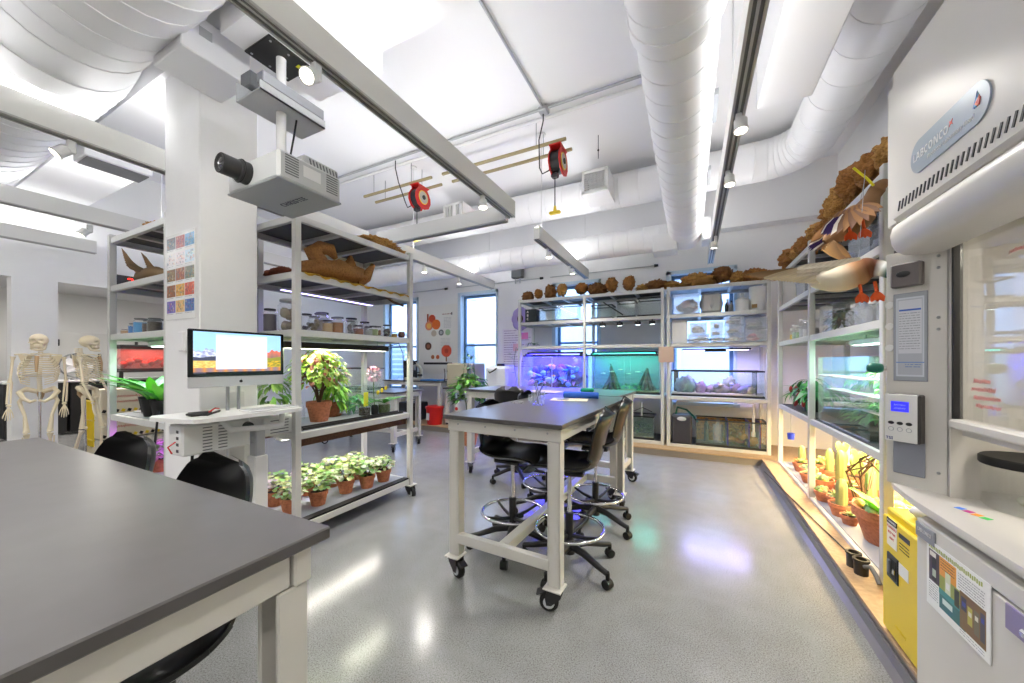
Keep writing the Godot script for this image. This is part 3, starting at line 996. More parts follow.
# xs: posts along the length (local x), depth along local -z; shelves: heights; pale: shelves with a pale deck
func rack(label: String, at: Vector3, turn: float, xs: Array, depth: float, shelves: Array, pale := [], y0 := 0.1, topy := 2.36, centre_bar := true) -> Node3D:
	var t := thing("storage_rack", label, "rack", at, turn)
	for x in xs:
		for z in [0.0, -depth]:
			part(MB.new().cbox(V(x, (y0 + topy) * 0.5, z), V(0.045, topy - y0, 0.045), 0.004), "post", M["rack steel"], t)
	for i in shelves.size():
		var y: float = shelves[i]
		for k in xs.size() - 1:
			var a: float = xs[k] + 0.0225
			var e: float = xs[k + 1] - 0.0225
			for z in [0.0, -depth]:
				part(MB.new().cbox(V((a + e) * 0.5, y - 0.024, z), V(e - a, 0.048, 0.03), 0.003), "beam", M["rack steel"], t)
			part(MB.new().span(V(a, y - 0.004, -depth + 0.015), V(e, y + 0.004, -0.015)), "shelf_deck", M["deck pale"] if i in pale else M["deck"], t)
			for q in [0.33, 0.67]:
				part(MB.new().box(V(lerpf(a, e, q), y - 0.018, -depth * 0.5), V(0.04, 0.028, depth - 0.03)), "support_bar", M["rack steel"], t)
		for x in xs:
			part(MB.new().cbox(V(x, y - 0.024, -depth * 0.5), V(0.03, 0.048, depth - 0.045), 0.003), "end_beam", M["rack steel"], t)
	return t

func racks() -> void:
	# plant rack on wheels: length along z, so turned a quarter
	var r := rack("tall steel rack on casters with potted plants and specimen jars", V(-2.47, 0, -1.575), PI / 2, [0.0, 1.13], 0.63, [0.155, 0.80, 1.525, 1.93, 2.33], [0, 1], 0.1)
	for x in [0.0, 1.13]:
		for z in [0.0, -0.63]:
			caster(r, V(x, -0.028, z), R(-1, 1), false)
	part(MB.new().span(V(0.03, 0.16, -0.05), V(1.1, 0.172, 0.012)), "edge_liner", M["black rubber"], r, "black liner strip on the low shelf")
	part(MB.new().cbox(V(0.565, 0.72, -0.06), V(1.1, 0.06, 0.05), 0.004), "timber_rail", M["wood"], r, "brown timber rail under the plant shelf")
	part(MB.new().cbox(V(0.565, 0.72, -0.57), V(1.1, 0.06, 0.05), 0.004), "timber_rail", M["wood"], r)
	rack("tall steel rack tucked behind the column, with a seabird on top", V(-4.35, 0, -1.2), 0.0, [0.0, 1.02], 0.6, [0.45, 0.86, 1.525, 1.93, 2.33], [0, 1], 0.0)
	rack("two-bay steel rack holding the reef tank and the green tank", V(-2.65, 0, -5.6), 0.0, [0.0, 1.13, 2.27], 0.58, [0.15, 0.81, 1.555, 1.965, 2.35], [1, 2, 3], 0.1)
	rack("single-bay steel rack with clear bins over a long low tank", V(-0.30, 0, -5.6), 0.0, [0.0, 1.18], 0.58, [0.14, 0.81, 1.555, 1.965, 2.35], [1, 2, 3, 4], 0.1)
	rack("long steel rack of cacti and terrariums along the kerb", V(0.935, 0, -2.63), -PI / 2, [-2.6, -1.36, 0.0], 0.6, [0.12, 0.80, 1.53, 1.94, 2.33], [0], 0.1)

# ---- builders for the many things on the shelves; every one stands with its base at "at"

func jar(label: String, at: Vector3, r: float, h: float, fill: Color, level := 0.7, lid := "dark plastic", group := "", lumps := 0) -> Node3D:
	var t := thing("specimen_jar", label, "jar", at, 0.0, group)
	var g := MB.new()
	g.lathe(Vector3.ZERO, [Vector2(0.0, 0.001), Vector2(r * 0.92, 0.001), Vector2(r, r * 0.12), Vector2(r, h * 0.8), Vector2(r * 0.8, h * 0.89), Vector2(r * 0.8, h * 0.93)], 18)
	part(g, "glass", M["jar glass"], t)
	part(MB.new().lathe(Vector3.ZERO, [Vector2(0.0, h * 0.92), Vector2(r * 0.84, h * 0.92), Vector2(r * 0.86, h * 0.94), Vector2(r * 0.86, h * 0.99), Vector2(r * 0.8, h), Vector2(0, h)], 18), "lid", M[lid], t)
	if level > 0:
		var c := MB.new().pen(fill.srgb_to_linear())
		if lumps == 0:
			c.lathe(Vector3.ZERO, [Vector2(0.0, 0.004), Vector2(r * 0.88, 0.004), Vector2(r * 0.94, r * 0.14), Vector2(r * 0.94, h * level), Vector2(0, h * level)], 16)
		else:
			var nz := noise(int(at.x * 977 + at.z * 3571), 0.03)
			for k in lumps:
				var a := R(0, TAU)
				c.pen(fill.lerp(Color(fill.r * 0.6, fill.g * 0.55, fill.b * 0.5), R(0, 0.8)).srgb_to_linear())
				var rr := r * R(0.3, 0.45)
				c.ball(V(cos(a) * r * 0.42, clampf(R(0.05, level) * h, rr + 0.004, h * 0.8), sin(a) * r * 0.42), V(rr, rr * R(0.7, 1.2), rr), Basis(), 10, 7, nz, 0.5)
		var o := part(c, "specimen", M["painted"], t)
		if lumps > 0:
			o.set_meta("kind", "stuff")
	return t

var sponge_shapes := []

func sponge(label: String, at: Vector3, s: Vector3, kind: int, m := "sponge", group := "", turn := 0.0) -> void:
	if sponge_shapes.is_empty():
		for k in 6:
			var nz := noise(100 + k, 0.075 if k % 2 == 0 else 0.05, 3)
			nz.noise_type = FastNoiseLite.TYPE_CELLULAR if k % 2 == 0 else FastNoiseLite.TYPE_SIMPLEX
			sponge_shapes.append(MB.new().ball(V(0, 0.9, 0), V(1, 1, 1), Basis(), 36, 22, nz, 0.75 if k % 2 == 0 else 0.6).mesh())
	var o := put(sponge_shapes[kind % 6], numbered("dried_sponge"), M[m], self, Transform3D(Basis(Vector3.UP, turn).scaled_local(s * 0.56), at))
	o.set_meta("label", label)
	o.set_meta("category", "sponge")
	if group != "":
		o.set_meta("group", group)

func pot_parts(t: Node3D, r: float, h: float, saucer := false, m := "terracotta") -> void:
	part(MB.new().lathe(Vector3.ZERO, [Vector2(0.0, 0.0), Vector2(r * 0.68, 0.0), Vector2(r * 0.92, h * 0.72), Vector2(r, h * 0.73), Vector2(r, h), Vector2(r * 0.9, h), Vector2(r * 0.86, h * 0.88)], 22), "pot", M[m], t)
	part(MB.new().cyl(V(0, h * 0.84, 0), V(0, h * 0.88, 0), r * 0.87, -1, 18), "soil", M["soil"], t)
	if saucer:
		part(MB.new().lathe(V(0, 0.001, 0), [Vector2(0, 0), Vector2(r * 0.95, 0), Vector2(r * 1.1, h * 0.12), Vector2(r * 1.05, h * 0.12), Vector2(r * 0.9, h * 0.03), Vector2(0, h * 0.03)], 22), "saucer", M[m], t)

var geranium_shapes := []

func geranium(label: String, at: Vector3, size: float, kind: int) -> void:
	var t := thing("potted_geranium", label, "potted plant", at, R(0, TAU), "variegated plants on the low shelf")
	pot_parts(t, 0.072, 0.115)
	if geranium_shapes.is_empty():
		for k in 4:
			var b := MB.new()
			for i in 120:
				var a := R(0, TAU)
				var el := R(0.0, 1.25)
				var rad := R(0.55, 1.0)
				var p := V(cos(a) * cos(el) * 0.105 * rad, 0.125 + (0.02 + sin(el) * 0.12) * rad, sin(a) * cos(el) * 0.105 * rad)
				var d := V(cos(a) * 0.8, R(-0.3, 0.4), sin(a) * 0.8).normalized()
				var q := R(0, 1)
				if q < 0.5:
					b.pen(lin(196 + R(-20, 20), 214 + R(-15, 15), 160 + R(-20, 20)))
				elif q < 0.85:
					b.pen(lin(128 + R(-20, 20), 165 + R(-15, 15), 82 + R(-15, 15)))
				else:
					b.pen(lin(236, 238, 222) if k != 1 else lin(222, 205, 226))
				b.leaf(p, d, Vector3.UP, R(0.028, 0.042), R(0.032, 0.044), 0.3, [0.5, 1.0, 0.95, 0.5])
			geranium_shapes.append(b.mesh())
	put(geranium_shapes[kind % 4], "foliage", M["leaves"], t, Transform3D(Basis.from_scale(Vector3.ONE * size), V(0, 0.115 - 0.115 * size, 0)))
	var st := MB.new()
	for k in 5:
		var a := TAU * k / 5
		st.tube([V(0, 0.095, 0), V(cos(a) * 0.03, 0.15, sin(a) * 0.03), V(cos(a) * 0.07, 0.19, sin(a) * 0.07)], 0.004, 5)
	part(st, "stem", M["stem"], t)

func bushy(t: Node3D, y0: float, rad: Vector3, n: int, ln: float, w: float, tones: Array, droop := 0.5, hang := 0.0, called := "foliage") -> void:
	var b := MB.new()
	for i in n:
		var a := R(0, TAU)
		var el := R(-0.5, 1.5)
		var q := pow(R(0.15, 1.0), 0.4)
		var p := V(cos(a) * cos(el) * rad.x * q, y0 + (sin(el) * q) * rad.y - hang * R(0, 1) * cos(el) * rad.y, sin(a) * cos(el) * rad.z * q)
		var d := V(cos(a), R(-0.5, 0.5) - hang * 0.5, sin(a)).normalized()
		var c: Color = tones[rng.randi() % tones.size()]
		b.pen(Color(c.r * R(0.8, 1.15), c.g * R(0.8, 1.15), c.b * R(0.8, 1.15)))
		b.leaf(p, d, Vector3.UP, ln * R(0.7, 1.2), w * R(0.7, 1.2), droop, [0.2, 0.95, 0.9, 0.0])
	part(b, called, M["leaves"], t)

func broad_leaf(t: Node3D, p: Vector3, d: Vector3, ln: float, w: float, c: Color, droop := 0.5) -> void:
	var b := MB.new().pen(c)
	b.leaf(p, d.normalized(), Vector3.UP, ln, w, droop, [0.12, 0.5, 0.85, 1.0, 0.95, 0.7, 0.35, 0.0])
	part(b, "leaf", M["leaves"], t)

func cactus(label: String, at: Vector3, r: float, h: float, kind: int, pr: float) -> void:
	var t := thing("potted_cactus", label, "cactus", at, R(0, TAU), "cacti and succulents under the grow light")
	var ph := pr * 1.2
	pot_parts(t, pr, ph)
	var b := MB.new()
	if kind == 0:   # ribbed column
		b.pen(lin(135 + R(-15, 20), 160 + R(-10, 15), 100))
		var rows := []
		for i in 13:
			var q := sin(i / 12.0 * PI / 2)
			var rr := r * 0.72 * (1.0 if q < 0.7 else sqrt(maxf(0.0, 1 - pow((q - 0.7) / 0.3, 2))))
			var rw := PackedVector3Array()
			for j in 24:
				var a := TAU * j / 24
				var k := rr * (1.0 + (0.14 if j % 3 == 0 else -0.04))
				rw.append(V(cos(a) * k, ph * 0.86 + h * q, -sin(a) * k))
			rows.append(rw)
		b.grid(rows, true)
	elif kind == 1:   # paddles
		b.pen(lin(140, 168, 92))
		b.ball(V(0, ph + h * 0.25, 0), V(r, h * 0.3, r * 0.3), Basis(), 12, 8)
		b.ball(V(r * 0.6, ph + h * 0.66, 0), V(r * 0.7, h * 0.26, r * 0.25), Basis(Vector3.BACK, -0.5), 12, 8)
		b.ball(V(-r * 0.55, ph + h * 0.68, 0.01), V(r * 0.65, h * 0.27, r * 0.25), Basis(Vector3.BACK, 0.5), 12, 8)
	elif kind == 2:   # rosette
		for k in 22:
			var a := k * 2.4
			var el := 0.25 + 0.9 * k / 22.0
			b.pen(lin(150 + R(-20, 30), 172 + R(-15, 15), 120 + R(-20, 20)))
			b.leaf(V(0, ph * 0.9, 0), V(cos(a) * cos(el), sin(el), sin(a) * cos(el)), Vector3.UP, r * 1.5, r * 0.45, 0.1, [0.6, 1.0, 0.7, 0.0])
	else:   # low clump of many small heads
		for k in 14:
			var a := R(0, TAU)
			var q := R(0, 0.75) * pr
			b.pen(lin(150 + R(-30, 40), 160 + R(-20, 25), 100 + R(-20, 30)))
			b.ball(V(cos(a) * q, ph + R(-0.005, 0.02), sin(a) * q), Vector3.ONE * R(0.2, 0.34) * pr, Basis(), 8, 6)
	part(b, "cactus_body" if kind < 2 else "succulent_leaves", M["leaves"] if kind == 2 else M["painted"], t)

func bin(label: String, at: Vector3, s: Vector3, fill: Array, group := "", lid := true) -> Node3D:
	var t := thing("storage_bin", label, "storage bin", at, 0.0, group)
	var w := 0.004
	var g := MB.new()
	g.span(V(-s.x / 2, 0, -s.z / 2), V(s.x / 2, w, s.z / 2))
	g.span(V(-s.x / 2, 0, s.z / 2 - w), V(s.x / 2, s.y, s.z / 2))
	g.span(V(-s.x / 2, 0, -s.z / 2), V(s.x / 2, s.y, -s.z / 2 + w))
	g.span(V(-s.x / 2, 0, -s.z / 2 + w), V(-s.x / 2 + w, s.y, s.z / 2 - w))
	g.span(V(s.x / 2 - w, 0, -s.z / 2 + w), V(s.x / 2, s.y, s.z / 2 - w))
	part(g, "tub", M["clear plastic"], t)
	if lid:
		part(MB.new().cbox(V(0, s.y + 0.008, 0), V(s.x + 0.012, 0.018, s.z + 0.012), 0.005), "lid", M["clear plastic"], t)
	if fill.size():
		var c := MB.new()
		var nz := noise(int(at.x * 311 + at.y * 977), 0.03)
		for k in fill.size() * 3:
			var q: Color = fill[k % fill.size()]
			c.pen(q.srgb_to_linear())
			var rr := V(s.x * R(0.2, 0.3), s.y * R(0.18, 0.26), s.z * R(0.22, 0.32))
			c.ball(V(R(-0.5, 0.5) * (s.x - 2 * rr.x - 0.02), 0.006 + rr.y * 1.3 + R(0.2, 0.5) * s.y * 0.9 * (float(k) / (fill.size() * 3)), R(-0.5, 0.5) * (s.z - 2 * rr.z - 0.02)), rr, Basis(), 10, 7, nz, 0.4)
		var o := part(c, "contents", M["painted"], t)
		o.set_meta("kind", "stuff")
	return t

func tank_parts(t: Node3D, s: Vector3, rim := "dark plastic", glass := "tank glass") -> void:
	var w := 0.006
	part(MB.new().span(V(-s.x / 2, 0, s.z / 2 - w), V(s.x / 2, s.y, s.z / 2)), "front_pane", M[glass], t)
	part(MB.new().span(V(-s.x / 2, 0, -s.z / 2), V(s.x / 2, s.y, -s.z / 2 + w)), "back_pane", M[glass], t)
	for q in [-1, 1]:
		part(MB.new().box(V(q * (s.x / 2 - w / 2), s.y / 2, 0), V(w, s.y, s.z - 2 * w)), "side_pane", M[glass], t)
	if rim != "":
		for y in [0.012, s.y - 0.008]:
			var f := MB.new()
			var h := 0.03 if y < 0.02 else 0.02
			for q in [-1, 1]:
				f.box(V(0, y, q * s.z / 2), V(s.x + 0.012, h, 0.012))
				f.box(V(q * s.x / 2, y, 0), V(0.012, h, s.z))
			if h > 0.025:
				f.span(V(-s.x / 2, 0.0, -s.z / 2), V(s.x / 2, 0.01, s.z / 2))
			part(f, "base_frame" if h > 0.025 else "rim_frame", M[rim], t)
	else:
		part(MB.new().span(V(-s.x / 2 + w, 0.0, -s.z / 2 + w), V(s.x / 2 - w, 0.006, s.z / 2 - w)), "base_pane", M[glass], t)

func bottle(label: String, at: Vector3, r: float, h: float, m: String, cap: String, group := "", neck := 0.4) -> void:
	var t := thing("bottle", label, "bottle", at, 0.0, group)
	part(MB.new().lathe(Vector3.ZERO, [Vector2(0, 0), Vector2(r * 0.95, 0), Vector2(r, r * 0.1), Vector2(r, h * 0.62), Vector2(r * neck, h * 0.8), Vector2(r * neck, h * 0.88)], 16), "body", M[m], t)
	part(MB.new().cyl(V(0, h * 0.87, 0), V(0, h, 0), r * (neck + 0.08), -1, 12), "cap", M[cap], t)

func left_rack_contents() -> void:
	# low shelf: nine variegated plants in terracotta
	var P := [[-2.72, -1.69, 0.95, "at the end nearest the column"], [-2.67, -1.88, 1.05, "second along the shelf edge"], [-2.70, -2.16, 1.15, "with a spray leaning over its rim"], [-2.64, -2.335, 1.1, "second from the far post"], [-2.64, -2.53, 0.9, "alone at the far post"], [-2.97, -1.72, 1.0, "behind the near post"], [-2.96, -1.98, 1.1, "inner row beside the column"], [-2.95, -2.22, 1.15, "inner row in the middle"], [-2.93, -2.45, 1.05, "inner row toward the far post"]]
	for i in P.size():
		geranium("variegated green and white plant in a terracotta pot, " + P[i][3], V(P[i][0], 0.159, P[i][1]), P[i][2], i)
	# plant shelf
	var y := 0.804
	var tray := thing("drip_tray", "long black drip tray along the plant shelf edge", "tray", V(-2.53, y, -2.14))
	part(MB.new().span(V(-0.03, 0, -0.5), V(0.03, 0.004, 0.5)).span(V(0.03, 0, -0.5), V(0.036, 0.02, 0.5)).span(V(-0.036, 0, -0.5), V(-0.03, 0.02, 0.5)), "tray_body", M["dark plastic"], tray)
	var t := thing("potted_shrub", "large lime green shrub in a weathered terracotta pot", "potted plant", V(-2.78, y, -1.965))
	pot_parts(t, 0.097, 0.165)
	for k in 6:
		var a := TAU * k / 6
		part(MB.new().tube([V(0, 0.13, 0), V(cos(a) * 0.03, 0.25, sin(a) * 0.03), V(cos(a) * 0.1, 0.38, sin(a) * 0.1), V(cos(a) * 0.15, 0.47, sin(a) * 0.15)], [0.009, 0.008, 0.006, 0.004], 6), "stem", M["bark"], t)
	bushy(t, 0.43, V(0.22, 0.17, 0.22), 700, 0.052, 0.034, [lin(150, 190, 62), lin(176, 205, 90), lin(120, 165, 50), lin(205, 215, 130), lin(150, 80, 62)], 0.5, 0.5)
	t = thing("potted_herb", "small trailing green plant in a terracotta pot with saucer", "potted plant", V(-2.93, y, -2.2))
	pot_parts(t, 0.075, 0.12, true)
	bushy(t, 0.2, V(0.13, 0.14, 0.13), 160, 0.07, 0.03, [lin(110, 170, 60), lin(150, 200, 80)], 0.9, 0.6)
	t = thing("potted_seedling", "small terracotta pot with spindly seedlings by the desk", "potted plant", V(-2.93, y, -1.68))
	pot_parts(t, 0.07, 0.11)
	bushy(t, 0.2, V(0.12, 0.18, 0.12), 90, 0.1, 0.03, [lin(140, 185, 90), lin(100, 150, 60)], 0.6, 0.0)
	t = thing("terracotta_pot", "small empty terracotta pot beside the near post", "plant pot", V(-2.72, y, -1.70))
	pot_parts(t, 0.06, 0.1)
	t = thing("glass_funnel", "upturned clear glass funnel on the plant shelf", "funnel", V(-3.0, y, -1.93))
	part(MB.new().lathe(Vector3.ZERO, [Vector2(0.055, 0.0), Vector2(0.045, 0.1), Vector2(0.012, 0.2), Vector2(0.01, 0.27)], 16), "glass", M["jar glass"], t)
	t = thing("terrarium", "low clear glass terrarium with ferns on the plant shelf", "terrarium", V(-2.93, y, -2.47), PI / 2)
	tank_parts(t, V(0.38, 0.27, 0.24), "", "tank glass")
	bushy(t, 0.09, V(0.14, 0.08, 0.09), 120, 0.07, 0.03, [lin(90, 160, 110), lin(70, 150, 90)], 0.5)
	t = thing("glass_pot_plant", "glass jar planter with a yellow tag and long leaves", "potted plant", V(-2.70, y, -2.36))
	part(MB.new().lathe(Vector3.ZERO, [Vector2(0, 0.001), Vector2(0.048, 0.001), Vector2(0.052, 0.01), Vector2(0.052, 0.1)], 18), "glass", M["jar glass"], t)
	part(MB.new().cyl(V(0, 0.004, 0), V(0, 0.07, 0), 0.048, -1, 16), "soil", M["soil"], t)
	part(MB.new().box(V(0.03, 0.15, 0.01), V(0.003, 0.13, 0.07), Basis(Vector3.UP, 0.3)), "tag", mt("tag yellow", Color(0.93, 0.9, 0.15), 0.6), t, "yellow plant tag")
	for a in [[-0.6, 0.34], [2.6, 0.3], [1.2, 0.22], [3.4, 0.36]]:
		broad_leaf(t, V(0, 0.08, 0), V(cos(a[0]) * 0.5, 0.45, sin(a[0])), a[1], 0.05, lin(70, 130, 45), 0.5)
	t = thing("orchid", "orchid in a glass jar with yellow buds and a wide strap leaf", "potted plant", V(-2.66, y, -2.56))
	part(MB.new().lathe(Vector3.ZERO, [Vector2(0, 0.001), Vector2(0.05, 0.001), Vector2(0.06, 0.01), Vector2(0.06, 0.11)], 18), "glass", M["jar glass"], t)
	part(MB.new().cyl(V(0, 0.004, 0), V(0, 0.08, 0), 0.055, -1, 16), "moss", mt("moss", Color(0.3, 0.36, 0.2), 0.9), t)
	for a in [[-1.2, 0.3], [-2.0, 0.26], [1.6, 0.2], [0.4, 0.24], [2.4, 0.22]]:
		broad_leaf(t, V(0, 0.09, 0), V(cos(a[0]) * 0.7, 0.5, sin(a[0])), a[1], 0.075, lin(66, 140, 52), 0.4)
	for k in 3:
		part(MB.new().ball(V(0.02 * k - 0.02, 0.2 + 0.02 * k, 0.06 - 0.03 * k), V(0.014, 0.022, 0.014), Basis(), 8, 6), "bud", mt("bud yellow", Color(0.93, 0.82, 0.2), 0.6), t)
	t = thing("flower_vase", "pale pink flower head on a thin stem in a dark jar", "flower", V(-2.68, y, -2.46))
	part(MB.new().lathe(Vector3.ZERO, [Vector2(0, 0.0), Vector2(0.03, 0.0), Vector2(0.034, 0.06), Vector2(0.026, 0.085)], 14), "jar", M["dark plastic"], t)
	part(MB.new().tube([V(0, 0.05, 0), V(0.01, 0.2, 0.02), V(0.02, 0.33, 0.03)], 0.004, 6), "stem", M["stem"], t)
	var fb := MB.new()
	for i in 110:
		var a := R(0, TAU)
		var el := R(-1.2, 1.5)
		var d := V(cos(a) * cos(el), sin(el), sin(a) * cos(el))
		var c: Array = [[240, 205, 228], [225, 170, 208], [248, 232, 240]][i % 3]
		fb.pen(lin(c[0], c[1], c[2]))
		fb.leaf(V(0.02, 0.38, 0.03) + d * 0.045, (d + V(R(-.6, .6), R(-.6, .6), R(-.6, .6))).normalized(), Vector3.UP, 0.035, 0.026, 0.2, [0.4, 1.0, 0.8, 0.2])
	part(fb, "flower_head", M["leaves"], t)
	# grow lamp under the jar shelf
	t = thing("grow_lamp", "dark grow lamp bar hung under the jar shelf", "lamp", V(-2.72, 1.40, -2.13))
	part(MB.new().cbox(V(0, 0.025, 0), V(0.09, 0.05, 1.02), 0.008), "housing", mt("lamp brown", Color(0.2, 0.17, 0.15), 0.5), t)
	part(MB.new().span(V(-0.03, -0.002, -0.48), V(0.03, 0.001, 0.48)), "diffuser", glow("grow white", Color(1.0, 1.0, 0.92), 5.0), t)
	part(MB.new().tube([V(0, 0.04, -0.5), V(0.05, 0.06, -0.54), V(0.12, 0.08, -0.56), V(0.16, -0.02, -0.575), V(0.17, -0.3, -0.58)], 0.004, 6), "cord", M["cable"], t)
	for z in [-0.4, 0.4]:
		part(MB.new().cyl(V(0, 0.045, z), V(0, 0.105, z), 0.003, -1, 6), "hanger", M["steel"], t)
	area(t, Transform3D(facing_down(), V(0, -0.01, 0)), Vector2(0.06, 0.95), Color(1.0, 1.0, 0.9), 0.36)
	t = thing("grow_lamp", "white grow lamp strip fixed under the plant shelf timber", "lamp", V(-2.80, 0.70, -2.14))
	part(MB.new().cbox(V(0, 0.02, 0), V(0.06, 0.035, 1.0), 0.006), "housing", M["white plastic"], t)
	part(MB.new().span(V(-0.022, -0.001, -0.48), V(0.022, 0.003, 0.48)), "diffuser", glow("grow white", Color(1.0, 1.0, 0.92), 5.0), t)
	area(t, Transform3D(facing_down(), V(0, -0.01, 0)), Vector2(0.05, 0.95), Color(1.0, 0.96, 0.92), 0.3)
	# violet strip under the brown creature's shelf
	t = thing("strip_lamp", "violet strip lamp under the upper shelf of the plant rack", "lamp", V(-2.85, 1.855, -2.14))
	part(MB.new().cbox(V(0, 0.012, 0), V(0.04, 0.02, 0.9), 0.004), "housing", M["light grey"], t)
	part(MB.new().span(V(-0.015, -0.001, -0.44), V(0.015, 0.003, 0.44)), "diffuser", glow("violet glow", Color(0.75, 0.7, 1.0), 3.0), t)
	area(t, Transform3D(facing_down(), V(0, -0.01, 0)), Vector2(0.03, 0.88), Color(0.7, 0.65, 1.0), 0.12)
	# jar shelf
	y = 1.529
	var g := "specimen jars on the plant rack"
	jar("tall old jar of grey preserved specimens by the column", V(-2.86, y, -1.62), 0.045, 0.17, Color(0.36, 0.33, 0.34), 0.75, "dark plastic", g)
	jar("large glass jar of pale fish and eggs with a knobbed lid", V(-2.71, y, -1.68), 0.08, 0.235, Color(0.55, 0.5, 0.4), 0.65, "steel", g, 14)
	var J := [[-2.60, -1.80, .045, .12, [.62, .56, .42], "pale yellow tissue"], [-2.74, -1.83, .042, .15, [.5, .5, .48], "grey tissue"], [-2.60, -1.91, .04, .10, [.72, .6, .42], "tan lumps"], [-2.62, -2.01, .05, .135, [.63, .42, .22], "amber brown fluid"], [-2.78, -1.98, .055, .175, [.58, .52, .46], "a coiled pale worm"], [-2.58, -2.11, .04, .115, [.55, .53, .52], "grey shells"], [-2.77, -2.14, .05, .16, [.75, .72, .66], "a white skull"], [-2.60, -2.205, .044, .085, [.62, .38, .25], "rusty red tissue"], [-2.90, -2.08, .06, .2, [.72, .74, .8], "clear fluid"], [-2.58, -2.295, .038, .08, [.6, .62, .6], "grey fluid"], [-2.60, -2.375, .042, .095, [.62, .68, .48], "a green specimen"], [-2.80, -2.30, .055, .17, [.8, .8, .84], "milky fluid"], [-2.63, -2.455, .035, .1, [.66, .5, .3], "brown fluid"], [-2.80, -2.45, .05, .15, [.74, .74, .8], "blurred white tissue"], [-2.60, -2.535, .042, .12, [.2, .14, .17], "dark purple fluid"], [-2.58, -2.61, .028, .055, [.72, .55, .2], "small amber pieces"], [-2.68, -2.62, .036, .09, [.55, .5, .35], "olive leaves"]]
	for q in J:
		jar("specimen jar holding " + q[5] + " on the rack", V(q[0], y, q[1]), q[2], q[3], Color(q[4][0], q[4][1], q[4][2]), R(0.62, 0.76), "dark plastic" if rng.randf() < 0.6 else "mid grey", g, 0 if rng.randf() < 0.55 else 6)
	var fl := thing("flask", "round flask of amber fluid with a long thin neck hung by the far post", "flask", V(-2.54, y, -2.665))
	part(MB.new().lathe(Vector3.ZERO, [Vector2(0, 0.002), Vector2(0.03, 0.006), Vector2(0.038, 0.035), Vector2(0.03, 0.07), Vector2(0.01, 0.11), Vector2(0.007, 0.2)], 16, true), "glass", M["jar glass"], fl)
	part(MB.new().lathe(Vector3.ZERO, [Vector2(0, 0.005), Vector2(0.027, 0.009), Vector2(0.034, 0.035), Vector2(0.028, 0.06), Vector2(0, 0.06)], 14, true), "fluid", mt("amber", Color(0.42, 0.16, 0.06), 0.2), fl)
	# upper shelf: brown paper creature on a yellow cloth
	y = 1.934
	var cl := MB.new()
	var rows := []
	for i in 13:
		var rw := PackedVector3Array()
		for j in 40:
			var zz := -1.62 - 1.04 * j / 39.0
			var xx := -2.86 + 0.40 * i / 12.0
			var yy := y + 0.004 + 0.006 * absf(sin(j * 1.7 + i)) + (0.006 if i < 11 else 0.0)
			if i >= 11:
				xx = -2.445 + 0.004 * sin(j * 2.1)
				yy = y + 0.012 - (i - 10) * 0.012 * (1.0 + 0.5 * sin(j * 1.3))
			rw.append(V(xx, yy, zz))
		rows.append(rw)
	cl.grid(rows)
	single(cl, "yellow_cloth", mapped(mt("yellow cloth", Color(0.78, 0.62, 0.16), 0.9), cloud(41, 0.1, [[0.0, Color(0.6, 0.52, 0.4)], [0.6, Color(1, 1, 1)], [1.0, Color(1, 0.95, 0.8)]], 256), 6.0), "mustard yellow woven cloth hanging over the upper shelf edge", "cloth")
	var pap := mapped(mt("brown paper", Color(0.66, 0.47, 0.27), 0.9), cloud(42, 0.05, [[0.0, Color(0.62, 0.58, 0.54)], [0.5, Color(0.9, 0.88, 0.86)], [1.0, Color(1, 1, 1)]], 256), 4.0)
	t = thing("paper_creature", "crumpled brown paper creature lying on the yellow cloth", "sculpture", V(-2.66, y + 0.012, -2.0))
	var nz := noise(51, 0.03)
	part(MB.new().ball(V(0, 0.09, 0), V(0.13, 0.10, 0.30), Basis(Vector3.RIGHT, 0.12), 22, 14, nz, 0.35), "body", pap, t)
	part(MB.new().tube([V(0.02, 0.13, 0.12), V(0.03, 0.22, 0.2), V(0.04, 0.25, 0.14), V(0.04, 0.26, 0.05), V(0.04, 0.2, 0.0)], [0.07, 0.06, 0.055, 0.05, 0.02], 10), "head", pap, t)
	part(MB.new().tube([V(0.0, 0.1, -0.1), V(0.01, 0.2, -0.17), V(0.02, 0.27, -0.16)], [0.07, 0.05, 0.012], 8), "fin", pap, t)
	part(MB.new().tube([V(0.0, 0.06, -0.22), V(0.03, 0.12, -0.32), V(0.05, 0.24, -0.38)], [0.07, 0.05, 0.02], 8), "tail", pap, t)
	t = thing("dried_leaf_bundle", "folded rust brown dried leaves beside the column", "dried leaves", V(-2.78, y, -1.66))
	for k in 5:
		part(MB.new().ball(V(-0.1 + k * 0.04, 0.035 + 0.01 * (k % 2), 0.0), V(0.05, 0.035, 0.07), Basis(Vector3.UP, k), 12, 8, nz, 0.5), "leaf_fold", mt("rust leaf", Color(0.45, 0.22, 0.13), 0.85), t)
	sponge("loofah mat spilling over the top of the plant rack", V(-2.58, 2.334, -2.42), V(0.2, 0.09, 0.34), 1, "pale sponge")
	sponge("small flat sponge on the top corner of the plant rack", V(-2.56, 2.334, -2.62), V(0.13, 0.05, 0.13), 3, "pale sponge")
	single(MB.new().tube([V(0, 0.05, 0), V(0.0, 0.0, 0.0), V(0.02, -0.05, -0.1), V(0.0, -0.06, -0.24)], 0.012, 7), "bark_strip", M["bark"], "strip of dark bark tucked under the yellow cloth shelf", "bark", "", V(-2.5, 1.9, -2.4))

